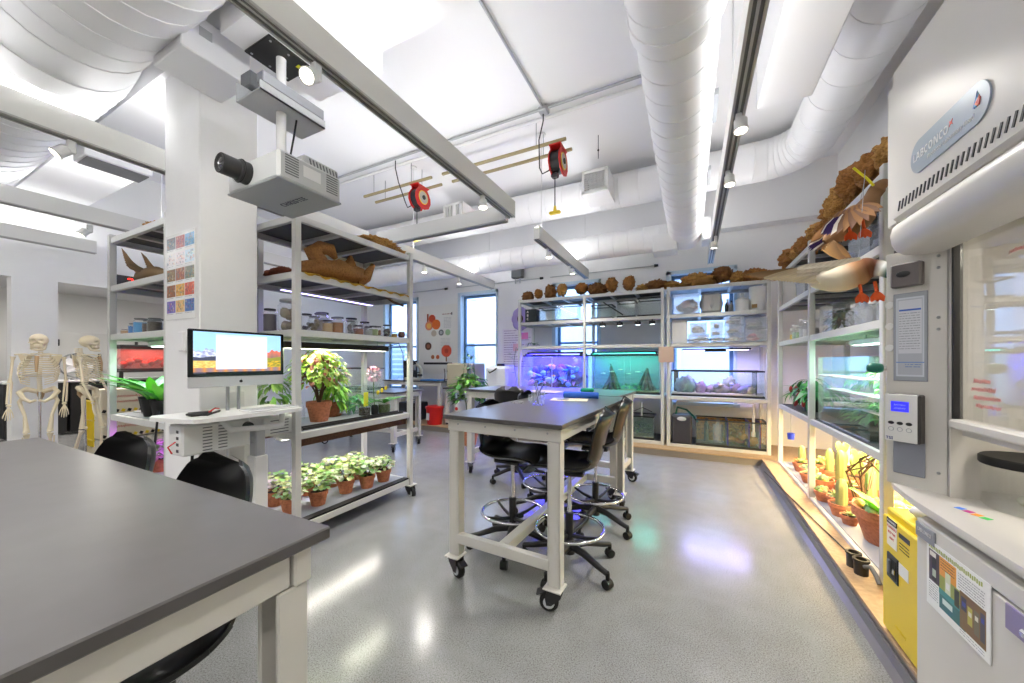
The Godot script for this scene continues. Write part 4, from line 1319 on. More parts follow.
func side_rack_contents() -> void:
	var g := "jars on the side rack"
	# top
	sponge("pale sponge lying on top of the side rack", V(-3.85, 2.334, -1.32), V(0.34, 0.1, 0.2), 2, "pale sponge")
	# stuffed shorebird with lifted tail
	var nz := noise(61, 0.04)
	var t := thing("stuffed_bird", "brown speckled stuffed bird with raised wing feathers on the side rack", "bird", V(-3.95, 1.934, -1.33), 0.15)
	var b := MB.new().pen(lin(120, 96, 66))
	b.ctube([V(0.30, 0.06, 0), V(0.22, 0.065, 0), V(0.14, 0.07, 0), V(0.02, 0.075, 0), V(-0.12, 0.07, 0), V(-0.24, 0.06, 0)], [0.004, 0.03, 0.04, 0.07, 0.06, 0.02], [lin(70, 60, 40), lin(120, 96, 66), lin(150, 124, 90), lin(130, 104, 72), lin(112, 90, 60), lin(90, 70, 48)], 12)
	part(b, "body", M["feathers"], t)
	for s in [-1, 1]:
		var w := MB.new()
		for k in 9:
			w.pen(lin(96 + k * 8, 76 + k * 6, 50 + k * 4))
			w.leaf(V(-0.02 - k * 0.012, 0.1, s * 0.05), V(-0.85, 0.25 + k * 0.09, s * 0.12).normalized(), V(0, 0, s), 0.22 + k * 0.008, 0.05, 0.05, [0.6, 1.0, 0.9, 0.0])
		part(w, "wing", M["feathers"], t)
	# red digital clock in the distance
	y_clock()
	var y := 1.529
	for q in [[-4.13, -1.28, .05, .085, [.22, .5, .78], "bright blue fluid"], [-4.0, -1.27, .05, .12, [.3, .62, .85], "pale blue fluid"], [-3.88, -1.28, .045, .1, [.28, .2, .16], "dark brown pieces"], [-3.76, -1.27, .045, .11, [.3, .26, .2], "murky brown fluid"], [-4.05, -1.4, .05, .13, [.75, .72, .7], "pale tissue"], [-4.2, -1.42, .05, .14, [.6, .7, .8], "watery fluid"], [-4.25, -1.27, .05, .04, [.75, .62, .45], "tan seeds"]]:
		jar("jar of " + q[5] + " on the side rack", V(q[0], y, q[1]), q[2], q[3], Color(q[4][0], q[4][1], q[4][2]), 0.72, "mid grey", g)
	# plant shelf with black pots
	y = 0.864
	for q in [[-4.12, -1.36, 0.3, "with long arching leaves"], [-3.86, -1.29, 0.33, "with upright leaves"], [-3.69, -1.29, 0.3, "against the column"]]:
		t = thing("broadleaf_plant", "bright green broad-leaved plant in a black pot " + q[3], "potted plant", V(q[0], y, q[1]), 0.0, "broad-leaved plants on the side rack")
		part(MB.new().lathe(Vector3.ZERO, [Vector2(0, 0), Vector2(0.05, 0), Vector2(0.07, 0.13), Vector2(0.074, 0.14), Vector2(0.066, 0.14)], 16), "pot", M["black rubber"], t)
		part(MB.new().cyl(V(0, 0.11, 0), V(0, 0.125, 0), 0.066, -1, 14), "soil", M["soil"], t)
		for k in 15:
			var a: float = k * 2.4 + q[0]
			var tone: Array = [[92, 178, 70], [130, 205, 90], [70, 150, 62]][k % 3]
			broad_leaf(t, V(cos(a) * 0.02, 0.12, sin(a) * 0.02), V(cos(a) * 0.55, R(0.7, 1.1), sin(a) * 0.55), q[2] * R(0.8, 1.15), 0.062, lin(tone[0], tone[1], tone[2]), 0.55)
	single(MB.new().cbox(V(0, 0.006, 0), V(0.5, 0.012, 0.3), 0.004), "white_tray", M["white plastic"], "white tray on the shelf below the broad-leaved plants", "tray", "", V(-4.05, y, -1.46))
	t = thing("grow_lamp", "white grow lamp over the broad-leaved plants", "lamp", V(-3.84, 1.43, -1.45))
	part(MB.new().cbox(V(0, 0.025, 0), V(0.9, 0.045, 0.1), 0.006), "housing", M["white plastic"], t)
	part(MB.new().span(V(-0.42, -0.002, -0.035), V(0.42, 0.003, 0.035)), "diffuser", glow("grow mint", Color(0.86, 1.0, 0.95), 5.0), t)
	part(MB.new().cyl(V(-0.3, 0.045, 0), V(-0.3, 0.072, 0), 0.005, -1, 6), "hanger", M["steel"], t)
	part(MB.new().cyl(V(0.3, 0.045, 0), V(0.3, 0.072, 0), 0.005, -1, 6), "hanger", M["steel"], t)
	area(t, Transform3D(facing_down(), V(0, -0.01, 0)), Vector2(0.84, 0.07), Color(0.86, 1.0, 0.95), 0.35)
	t = thing("grow_lamp", "magenta grow lamp under the lower shelf of the side rack", "lamp", V(-3.84, 0.76, -1.45))
	part(MB.new().cbox(V(0, 0.025, 0), V(0.9, 0.045, 0.1), 0.006), "housing", M["white plastic"], t)
	part(MB.new().span(V(-0.42, -0.002, -0.035), V(0.42, 0.003, 0.035)), "diffuser", glow("grow magenta", Color(0.95, 0.35, 1.0), 5.0), t)
	area(t, Transform3D(facing_down(), V(0, -0.01, 0)), Vector2(0.84, 0.07), Color(0.9, 0.3, 1.0), 0.4)
	t = thing("potted_violet", "purple-lit leafy plant on the lowest shelf of the side rack", "potted plant", V(-3.68, 0.454, -1.28))
	pot_parts(t, 0.07, 0.1)
	bushy(t, 0.14, V(0.12, 0.09, 0.12), 130, 0.06, 0.05, [lin(190, 150, 190), lin(120, 150, 110)], 0.5)
	single(MB.new().tube([V(0.02, 0.45, 0), V(0.06, 0.25, 0.03), V(0.03, 0.1, 0.05), V(0.06, -0.05, 0.04), V(0.02, -0.2, 0.02), V(0.0, -0.4, 0.0)], 0.007, 7), "hanging_cable", M["cable"], "black cord hanging down the post beside the column", "cord", "", V(-3.4, 0.5, -1.16))

func y_clock() -> void:
	var t := thing("digital_clock", "black digital wall clock with red digits behind the side rack", "clock", V(-7.2, 2.02, -2.16), PI / 2)
	t.position = V(-7.19, 2.36, -2.25)
	part(MB.new().cbox(V(0, 0.07, 0.03), V(0.55, 0.16, 0.05), 0.008), "case", M["dark plastic"], t)
	lettering("2:35", 0.14, 0.004, "digits", glow("red led", Color(1.0, 0.12, 0.08), 2.0), t, Transform3D(Basis(), V(0, 0.07, 0.058)), true)

func coral(b: MB, at: Vector3, s: float, c: Color, kind: int) -> void:
	b.pen(c)
	if kind == 0:   # branching
		for k in 7:
			var a := TAU * k / 7 + R(0, 1)
			var d := V(cos(a) * 0.5, 1, sin(a) * 0.5)
			b.tube([at, at + d * s * 0.35, at + d * s * 0.6 + V(R(-.2, .2), 0.3, R(-.2, .2)) * s], [s * 0.1, s * 0.07, s * 0.03], 5)
	elif kind == 1:   # plate
		b.ball(at + V(0, s * 0.3, 0), V(s * 0.6, s * 0.09, s * 0.5), Basis(Vector3.BACK, R(-.4, .4)), 12, 6)
		b.cyl(at, at + V(0, s * 0.3, 0), s * 0.1, s * 0.14, 6)
	else:
		b.ball(at + V(0, s * 0.25, 0), V(s * 0.4, s * 0.35, s * 0.4), Basis(), 10, 7, noise(int(s * 9999), 0.05), 0.6)

func back_rack_contents() -> void:
	# sponges along the top
	var S := [[-2.55, .13, .11, 1, "dark sponge"], [-2.35, .17, .16, 0, "sponge"], [-2.13, .14, .16, 1, "dark sponge"], [-1.93, .19, .21, 0, "pale sponge"], [-1.60, .27, .19, 2, "sponge"], [-1.34, .2, .13, 3, "dark sponge"], [-1.12, .24, .22, 4, "sponge"], [-0.86, .2, .22, 0, "sponge"], [-0.66, .14, .07, 3, "pale sponge"], [-0.48, .22, .1, 5, "dark sponge"], [-0.27, .16, .08, 1, "pale sponge"], [-0.1, .16, .06, 3, "pale sponge"], [0.07, .26, .13, 5, "pale sponge"], [0.23, .12, .06, 1, "pale sponge"], [0.37, .3, .22, 0, "dark sponge"], [0.56, .15, .11, 3, "pale sponge"], [0.74, .26, .12, 5, "sponge"]]
	var W := ["small dark knobbly", "rounded fluted", "dark egg-shaped", "tall golden fluted", "broad domed", "low dark lumpy", "large round knobbly", "tall pale-topped", "small flat golden", "long dark low", "little golden", "flat golden scrap of", "golden loaf-like", "tiny golden", "largest round dark", "upright golden", "wide smooth brown"]
	for i in S.size():
		var q: Array = S[i]
		sponge("%s dried sponge in the row on top of the tank racks" % W[i], V(q[0], 2.354, -5.72), V(q[1] * 1.3, q[2] * 1.3, q[1]), q[3], q[4], "sponges along the tank racks", i * 1.3)
	# bay 1 upper
	var t := thing("cardboard_sign", "dark box with pale printed letters on the tank rack", "box", V(-2.46, 1.969, -5.72))
	part(MB.new().cbox(V(0, 0.11, 0), V(0.2, 0.22, 0.2), 0.006), "carton", mt("slate", Color(0.16, 0.2, 0.22), 0.7), t)
	var k := 0
	for s in ["A", "B", "C"]:
		lettering(s, 0.055, 0.002, "letter", M["white plastic"], t, Transform3D(Basis(), V(-0.05, 0.175 - k * 0.06, 0.102)), true)
		k += 1
	for q in [[-2.18, 0.28, 0.24, "small empty glass tank beside the dark box"], [-1.83, 0.34, 0.28, "larger empty glass tank on the reef rack upper shelf"], [-1.27, 0.32, 0.22, "empty glass tank with a leaning brace on the upper shelf"], [-0.90, 0.26, 0.26, "frosted empty tank on the upper shelf"], [-0.56, 0.34, 0.28, "greenish empty tank at the end of the upper shelf"]]:
		t = thing("glass_tank", q[3], "tank", V(q[0], 1.969, -5.82), 0.0, "empty tanks on the tank rack")
		tank_parts(t, V(q[1], q[2], 0.3), "dark plastic" if q[0] > -1 else "mid grey", "tank glass")
	single(MB.new().box(V(0, 0.12, 0), V(0.36, 0.018, 0.03), Basis(Vector3.BACK, -0.62)), "tank_brace", M["dark plastic"], "black bar leaning across the empty tanks", "bar", "", V(-1.08, 1.99, -5.62))
	for q in [-1.24, -0.98, -0.72, -0.52]:
		t = thing("clip_lamp", "small black clip lamp under the shelf over the green tank", "lamp", V(q, 1.94, -5.62), 0.0, "clip lamps over the green tank")
		part(MB.new().cbox(V(0, -0.07, 0), V(0.085, 0.05, 0.06), 0.008), "lamp_body", M["dark plastic"], t)
		part(MB.new().cyl(V(0, -0.05, 0), V(0, 0.0, 0), 0.008, -1, 6), "clip", M["dark plastic"], t)
		part(MB.new().box(V(0, -0.096, 0), V(0.06, 0.003, 0.04)), "lens", glow("clip glow", Color(0.9, 0.98, 1.0), 3.0), t)
	t = thing("small_fern", "tiny dark fern on the shelf over the reef tank", "plant", V(-2.45, 1.559, -5.68))
	bushy(t, 0.035, V(0.1, 0.04, 0.06), 40, 0.05, 0.025, [lin(50, 95, 60)], 0.3)
	t = thing("ivy_strand", "thin ivy strand climbing the corner post of the tank rack", "plant", V(-2.72, 1.0, -5.56))
	part(MB.new().tube([V(0, -0.3, 0), V(0.02, 0.0, 0), V(-0.02, 0.3, 0.01), V(0.02, 0.55, 0)], 0.004, 5), "stem", M["stem"], t)
	for q in [[0.0, 0.1], [-0.03, 0.35], [0.04, 0.5], [-0.04, 0.2], [-0.06, 0.42]]:
		broad_leaf(t, V(q[0], q[1], 0), V(-0.6 if q[0] <= 0 else 0.6, 0.3, 0.4), 0.08, 0.06, lin(70, 130, 70), 0.3)
	# reef tank
	t = thing("reef_tank", "reef aquarium of corals glowing blue and violet", "aquarium", V(-2.085, 0.814, -5.86))
	tank_parts(t, V(1.03, 0.59, 0.42))
	part(MB.new().span(V(-0.505, 0.012, -0.2), V(0.505, 0.58, -0.195)), "back_panel", mt("backing board", Color(0.5, 0.5, 0.5), 0.6), t)
	part(MB.new().span(V(-0.505, 0.01, -0.19), V(0.505, 0.04, 0.19)), "sand", mt("sand", Color(0.8, 0.75, 0.7), 0.9), t)
	part(MB.new().box(V(0.0, 0.3, 0.205), V(0.012, 0.56, 0.012)), "centre_seal", M["light grey"], t)
	var rk := MB.new()
	var nz := noise(77, 0.04)
	for i in 26:
		rk.pen(lin(90 + R(-20, 30), 80 + R(-20, 20), 110 + R(-20, 30)))
		var hx := R(-0.45, 0.45)
		rk.ball(V(hx, 0.05 + R(0, 0.32), R(-0.14, 0.04)), V(R(0.06, 0.1), R(0.05, 0.09), R(0.05, 0.08)), Basis(), 10, 7, nz, 0.5)
	part(rk, "live_rock", M["painted"], t)
	var tones := [lin(150, 220, 255), lin(225, 190, 255), lin(120, 170, 255), lin(255, 190, 240), lin(190, 240, 240)]
	for i in 44:
		var cb := MB.new()
		coral(cb, V(R(-0.46, 0.46), R(0.06, 0.4), R(-0.08, 0.14)), R(0.08, 0.15), tones[i % 5], i % 3)
		part(cb, "coral", M["painted"], t)
	for i in 3:
		var fx := MB.new().pen(lin(60, 190, 255) if i != 1 else lin(255, 200, 60))
		var fp := V(-0.2 + i * 0.22, 0.15 + 0.1 * i, 0.17)
		fx.ball(fp, V(0.03, 0.016, 0.007), Basis(), 10, 6)
		fx.tri(fp + V(-0.025, 0, 0), fp + V(-0.05, 0.016, 0), fp + V(-0.05, -0.016, 0))
		var f := thing("reef_fish", "small %s fish swimming in the reef tank" % ["bright blue", "yellow", "pale blue"][i], "fish")
		part(fx, "body", M["painted"], f)
		f.position = t.position
	var lp := thing("aquarium_lamp", "blue lamp bar resting over the reef tank", "lamp", V(-2.085, 1.43, -5.86))
	part(MB.new().cbox(V(0, 0.015, 0), V(1.0, 0.03, 0.2), 0.006), "housing", M["dark plastic"], lp)
	part(MB.new().span(V(-0.47, -0.003, -0.08), V(0.47, 0.001, 0.08)), "led_panel", glow("reef glow", Color(0.35, 0.3, 1.0), 6.0), lp)
	area(lp, Transform3D(facing_down(), V(0, -0.012, 0)), Vector2(0.94, 0.16), Color(0.2, 0.16, 1.0), 4.2)
	for x in [-0.48, 0.48]:
		part(MB.new().box(V(x, -0.012, 0), V(0.02, 0.026, 0.4)), "foot_rail", M["dark plastic"], lp)
	# green tank
	t = thing("green_tank", "green-lit aquarium with driftwood towers and plants", "aquarium", V(-0.95, 0.814, -5.86))
	tank_parts(t, V(1.05, 0.59, 0.42))
	part(MB.new().span(V(-0.515, 0.012, -0.2), V(0.515, 0.58, -0.195)), "back_panel", mt("backing board", Color(0.5, 0.5, 0.5), 0.6), t)
	part(MB.new().span(V(-0.515, 0.01, -0.19), V(0.515, 0.045, 0.19)), "gravel", mt("green gravel", Color(0.5, 0.47, 0.32), 0.9), t)
	for q in [-0.39, 0.03, 0.12]:
		part(MB.new().box(V(q, 0.3, 0.195), V(0.012, 0.56, 0.02)), "divider", M["tank glass"], t)
	for q in [[-0.2, 0.48], [0.33, 0.4]]:
		var dw := MB.new().pen(lin(70, 62, 44))
		for i in 12:
			var a := R(0, TAU)
			var f := R(0, 1)
			dw.tube([V(q[0] + cos(a) * 0.13, 0.04, sin(a) * 0.1), V(q[0] + cos(a) * 0.06, q[1] * 0.4 * (0.5 + f), sin(a) * 0.05), V(q[0] + R(-.02, .02), q[1] * (0.5 + f * 0.5), 0)], [0.03, 0.022, 0.008], 6)
		part(dw, "driftwood", M["painted"], t)
	bushy(t, 0.09, V(0.46, 0.05, 0.12), 170, 0.08, 0.02, [lin(60, 120, 60), lin(100, 140, 60)], 0.1)
	for i in 5:
		var fx := MB.new().pen(lin(220, 225, 200))
		var fp := V(-0.3 + i * 0.13, 0.3 + 0.03 * (i % 3), 0.1)
		fx.ball(fp, V(0.028, 0.012, 0.006), Basis(), 10, 6)
		fx.tri(fp + V(-0.024, 0, 0), fp + V(-0.045, 0.012, 0), fp + V(-0.045, -0.012, 0))
		var f := thing("silver_fish", "small silver fish swimming in the green tank", "fish", t.position, 0.0, "silver fish")
		part(fx, "body", M["painted"], f)
	lp = thing("aquarium_lamp", "slim black lamp resting over the green tank", "lamp", V(-0.95, 1.43, -5.86))
	part(MB.new().cbox(V(0, 0.012, 0), V(1.0, 0.022, 0.14), 0.005), "housing", M["dark plastic"], lp)
	part(MB.new().span(V(-0.47, -0.003, -0.05), V(0.47, 0.002, 0.05)), "led_panel", glow("teal glow", Color(0.3, 1.0, 0.88), 4.0), lp)
	for x in [-0.48, 0.48]:
		part(MB.new().box(V(x, -0.012, 0), V(0.02, 0.026, 0.4)), "foot_rail", M["dark plastic"], lp)
	area(lp, Transform3D(facing_down(), V(0, -0.012, 0)), Vector2(0.94, 0.1), Color(0.08, 0.8, 0.75), 0.55)
	# low long tank, third bay
	t = thing("low_tank", "long low aquarium of purple coral rocks on the single-bay rack", "aquarium", V(0.29, 0.814, -5.86))
	tank_parts(t, V(1.1, 0.36, 0.44), "dark plastic")
	part(MB.new().span(V(-0.54, 0.012, -0.2), V(0.54, 0.045, 0.2)), "sand", M["sand"], t)
	part(MB.new().box(V(0.47, 0.19, 0.0), V(0.008, 0.34, 0.4)), "divider", mt("black acrylic", Color(0.05, 0.06, 0.07), 0.2), t)
	part(MB.new().box(V(-0.5, 0.19, -0.1), V(0.06, 0.3, 0.2)), "overflow_box", M["dark plastic"], t)
	var lr := [[-0.38, 0.13, 0.13, 0.12], [-0.33, 0.1, 0.09, 0.1], [-0.18, 0.08, 0.07, 0.09], [-0.08, 0.06, 0.07, 0.05], [0.02, 0.08, 0.08, 0.07], [0.1, 0.06, 0.1, 0.05], [0.18, 0.15, 0.08, 0.1], [0.25, 0.08, 0.09, 0.06], [0.34, 0.07, 0.08, 0.05], [0.41, 0.06, 0.06, 0.05]]
	for q in lr:
		var rr := MB.new().pen(lin(132 + R(-30, 20), 122 + R(-25, 20), 128 + R(-30, 20)))
		rr.ball(V(q[0], 0.04 + q[1] * 0.8, R(-0.08, 0.08)), V(q[2], q[3] * 1.1, 0.09), Basis(), 16, 10, nz, 0.6)
		part(rr, "rock", M["painted"], t)
	for i in 14:
		var cb := MB.new()
		coral(cb, V(R(-0.42, 0.44), R(0.08, 0.16), R(0.02, 0.12)), R(0.05, 0.09), [lin(190, 160, 215), lin(205, 175, 130), lin(160, 150, 200)][i % 3], i % 3)
		part(cb, "coral", M["painted"], t)
	lp = thing("aquarium_lamp", "flat black lamp hung over the long low tank", "lamp", V(0.29, 1.46, -5.8))
	part(MB.new().cbox(V(0, 0.012, 0), V(0.84, 0.02, 0.12), 0.005), "housing", M["dark plastic"], lp)
	part(MB.new().cbox(V(0, -0.008, 0.03), V(0.26, 0.03, 0.1), 0.005), "driver", M["dark plastic"], lp)
	part(MB.new().span(V(-0.4, -0.003, -0.05), V(0.4, 0.004, -0.02)), "led_panel", glow("lilac glow", Color(0.75, 0.72, 1.0), 6.0), lp)
	for x in [-0.38, 0.38]:
		part(MB.new().cyl(V(x, 0.02, 0), V(x, 0.05, 0), 0.004, -1, 6), "hanger", M["steel"], lp)
	area(lp, Transform3D(facing_down(), V(0, -0.03, -0.03)), Vector2(0.8, 0.05), Color(0.7, 0.66, 1.0), 0.9)
	# bins and bottles, third bay
	var y := 1.969
	var g := "clear bins on the single-bay rack"
	bin("clear bin of netting and bagged gear on the upper bin shelf", V(-0.07, y, -5.76), V(0.33, 0.26, 0.36), [Color(.35, .38, .48), Color(.8, .8, .84), Color(.55, .4, .4)], g)
	t = thing("wrapped_box", "tall box wrapped in crinkled clear plastic", "box", V(0.24, y, -5.76))
	part(MB.new().ball(V(0, 0.14, 0), V(0.145, 0.15, 0.16), Basis(), 4, 12, nz, 0.06).cbox(V(0, 0.135, 0), V(0.25, 0.27, 0.26), 0.03), "wrapped_carton", mt("wrap", Color(0.68, 0.68, 0.68), 0.35), t)
	bottle("small dark bottle between the wrapped box and the jug", V(0.42, y, -5.66), 0.022, 0.13, "dark plastic", "dark plastic")
	bottle("small grey bottle beside the dark one on the bin shelf", V(0.475, y, -5.67), 0.025, 0.15, "mid grey", "dark plastic")
	bottle("small white bottle behind the dark bottles", V(0.44, y, -5.78), 0.035, 0.19, "white plastic", "white plastic")
	bottle("large translucent white jug with sloping shoulders", V(0.605, y, -5.72), 0.085, 0.25, "white plastic", "white plastic", "", 0.25)
	t = thing("white_drum", "tall white drum with a small printed label on the bin shelf", "drum", V(0.78, y, -5.74))
	part(MB.new().lathe(Vector3.ZERO, [Vector2(0, 0), Vector2(0.088, 0), Vector2(0.092, 0.01), Vector2(0.095, 0.29), Vector2(0, 0.29)], 22), "drum_body", M["white plastic"], t)
	part(MB.new().lathe(Vector3.ZERO, [Vector2(0, 0.29), Vector2(0.099, 0.29), Vector2(0.099, 0.32), Vector2(0, 0.325)], 22), "lid", M["white plastic"], t)
	part(MB.new().box(V(-0.045, 0.06, 0.084), V(0.06, 0.05, 0.006), Basis(Vector3.UP, -0.45)), "sticker", mt("sticker", Color(0.55, 0.42, 0.2), 0.6), t)
	y = 1.559
	single(MB.new().cbox(V(0, 0.17, 0), V(0.2, 0.34, 0.24), 0.006), "foam_block", M["white plastic"], "bright white foam block on the lower bin shelf", "block", "", V(-0.16, y, -5.8))
	bin("clear bin of folded grey netting on the lower bin shelf", V(0.08, y, -5.72), V(0.25, 0.1, 0.34), [Color(.62, .64, .68)], g)
	bin("clear bin of mixed hardware stacked on the netting bin", V(0.08, y + 0.12, -5.72), V(0.2, 0.14, 0.3), [Color(.55, .53, .52), Color(.72, .72, .72)], g)
	for i in 3:
		bin(["bottom clear drawer box of grey parts", "middle clear drawer box of tan parts", "top clear drawer box of dark caps"][i] + " in the narrow stack", V(0.30, y + i * 0.095, -5.7), V(0.14, 0.075, 0.28), [[Color(.5, .5, .52)], [Color(.62, .58, .5)], [Color(.3, .25, .28)]][i], g)
	for i in 3:
		bin(["lower clear box of cream and green scraps", "middle clear box of brass fittings", "upper clear box of purple and grey pieces"][i] + " beside the narrow stack", V(0.50, y + i * 0.115, -5.7), V(0.22, 0.095, 0.3), [[Color(.75, .73, .62), Color(.5, .6, .5)], [Color(.6, .56, .46)], [Color(.45, .36, .46), Color(.6, .6, .64)]][i], g)
	bin("clear box holding a pink hose on the lower bin shelf", V(0.745, y, -5.72), V(0.24, 0.14, 0.32), [Color(.72, .3, .38), Color(.62, .58, .62)], g)
	bin("clear box of grey felt on top of the pink hose box", V(0.745, y + 0.16, -5.72), V(0.24, 0.14, 0.32), [Color(.42, .43, .42), Color(.55, .55, .56)], g)
	# notice hanging between the bays
	single(MB.new().box(V(0, 0, 0), V(0.2, 0.22, 0.006)), "notice_board", mt("buff board", Color(0.76, 0.66, 0.6), 0.8), "buff notice board hung between the tank racks", "notice board", "", V(-0.33, 1.40, -5.565))
	# sump level
	y = 0.144
	t = thing("canister_filter", "dark grey canister filter with a pale emblem under the low tank", "filter", V(-0.13, y, -5.74))
	part(MB.new().cbox(V(0, 0.2, 0), V(0.26, 0.4, 0.3), 0.02), "case", mt("filter grey", Color(0.2, 0.2, 0.23), 0.4), t)
	part(MB.new().ball(V(0.0, 0.35, 0.15), V(0.06, 0.03, 0.008), Basis(), 14, 6), "emblem", M["light grey"], t)
	part(MB.new().tube([V(-0.08, 0.4, 0.02), V(-0.06, 0.5, 0.04), V(0.06, 0.47, 0.05), V(0.15, 0.38, 0.02), V(0.2, 0.3, 0)], 0.014, 8), "hose", mt("green hose", Color(0.05, 0.35, 0.3), 0.4), t)
	t = thing("sump_tank", "brown-stained sump aquarium with a blue frame under the low tank", "aquarium", V(0.46, y, -5.80))
	tank_parts(t, V(0.82, 0.36, 0.38), "dark plastic")
	for q in [-0.03, 0.21, 0.33]:
		part(MB.new().box(V(q, 0.19, 0.0), V(0.012, 0.34, 0.38)), "baffle", mt("blue seal", Color(0.2, 0.16, 0.5), 0.4), t)
	part(MB.new().span(V(-0.4, 0.012, -0.18), V(0.4, 0.34, -0.175)), "stained_back", mapped(mt("algae", Color(0.78, 0.6, 0.3), 0.8), cloud(81, 0.03, [[0.0, Color(0.4, 0.38, 0.3)], [0.5, Color(0.9, 0.8, 0.7)], [1.0, Color(1, 1, 1)]], 256), 3.0), t)
	for q in [-0.28, -0.14]:
		part(MB.new().cyl(V(q, 0.04, 0.05), V(q, 0.28, 0.05), 0.03 if q < -0.2 else 0.06, -1, 14).cyl(V(q, 0.28, 0.05), V(q, 0.36, 0.05), 0.02, -1, 10), "skimmer", M["clear plastic"] if q > -0.2 else M["dark plastic"], t)
	for i in 10:
		part(MB.new().pen(lin(150 + R(-30, 30), 105 + R(-20, 20), 50)).ball(V(R(0.0, 0.3), R(0.03, 0.16), R(-0.12, 0.1)), V(R(.04, .07), R(.03, .06), .05), Basis(), 10, 7, nz, 0.5), "rubble_rock", M["painted"], t)
	part(MB.new().cyl(V(0.27, 0.2, 0.1), V(0.27, 0.58, 0.1), 0.016, -1, 10).cyl(V(0.27, 0.16, 0.1), V(0.27, 0.22, 0.1), 0.026, -1, 12), "drain_pipe", M["white plastic"], t)
	t = thing("return_pipe", "white plastic return pipe running behind the sump", "pipe", V(0.3, 0.72, -5.92))
	part(MB.new().tube([V(-0.5, -0.1, 0.1), V(-0.5, 0.0, 0.1), V(0.3, 0.02, 0.0), V(0.46, 0.01, 0), V(0.48, -0.04, 0), V(0.48, -0.16, 0)], 0.014, 8), "pipe_run", M["white plastic"], t)
	t = thing("lower_tank", "small planted tank of dark weed under the green tank", "aquarium", V(-0.78, 0.154, -5.80))
	tank_parts(t, V(0.56, 0.34, 0.36))
	part(MB.new().span(V(-0.27, 0.012, -0.17), V(0.27, 0.03, 0.17)), "gravel", M["green gravel"], t)
	part(MB.new().span(V(-0.27, 0.012, -0.175), V(0.27, 0.32, -0.17)), "back_panel", mt("backing board", Color(0.5, 0.5, 0.5), 0.6), t)
	bushy(t, 0.14, V(0.24, 0.1, 0.12), 170, 0.08, 0.025, [lin(50, 70, 44), lin(84, 96, 60)], 0.2)
	for q in [-0.1, 0.1]:
		part(MB.new().cyl(V(q, 0.3, 0.05), V(q, 0.52, 0.05), 0.014, -1, 8), "feed_pipe", M["white plastic"], t)
	part(MB.new().tube([V(-0.3, 0.38, 0.1), V(-0.15, 0.44, 0.12), V(-0.05, 0.38, 0.14), V(0.12, 0.46, 0.12), V(0.25, 0.4, 0.1)], 0.006, 6), "air_line", M["cable"], t)
	t = thing("lower_tank", "small dark tank at floor level under the reef tank", "aquarium", V(-2.05, 0.154, -5.80))
	tank_parts(t, V(0.8, 0.34, 0.36))
	bushy(t, 0.12, V(0.34, 0.08, 0.12), 120, 0.08, 0.025, [lin(60, 60, 50), lin(90, 90, 70)], 0.2)

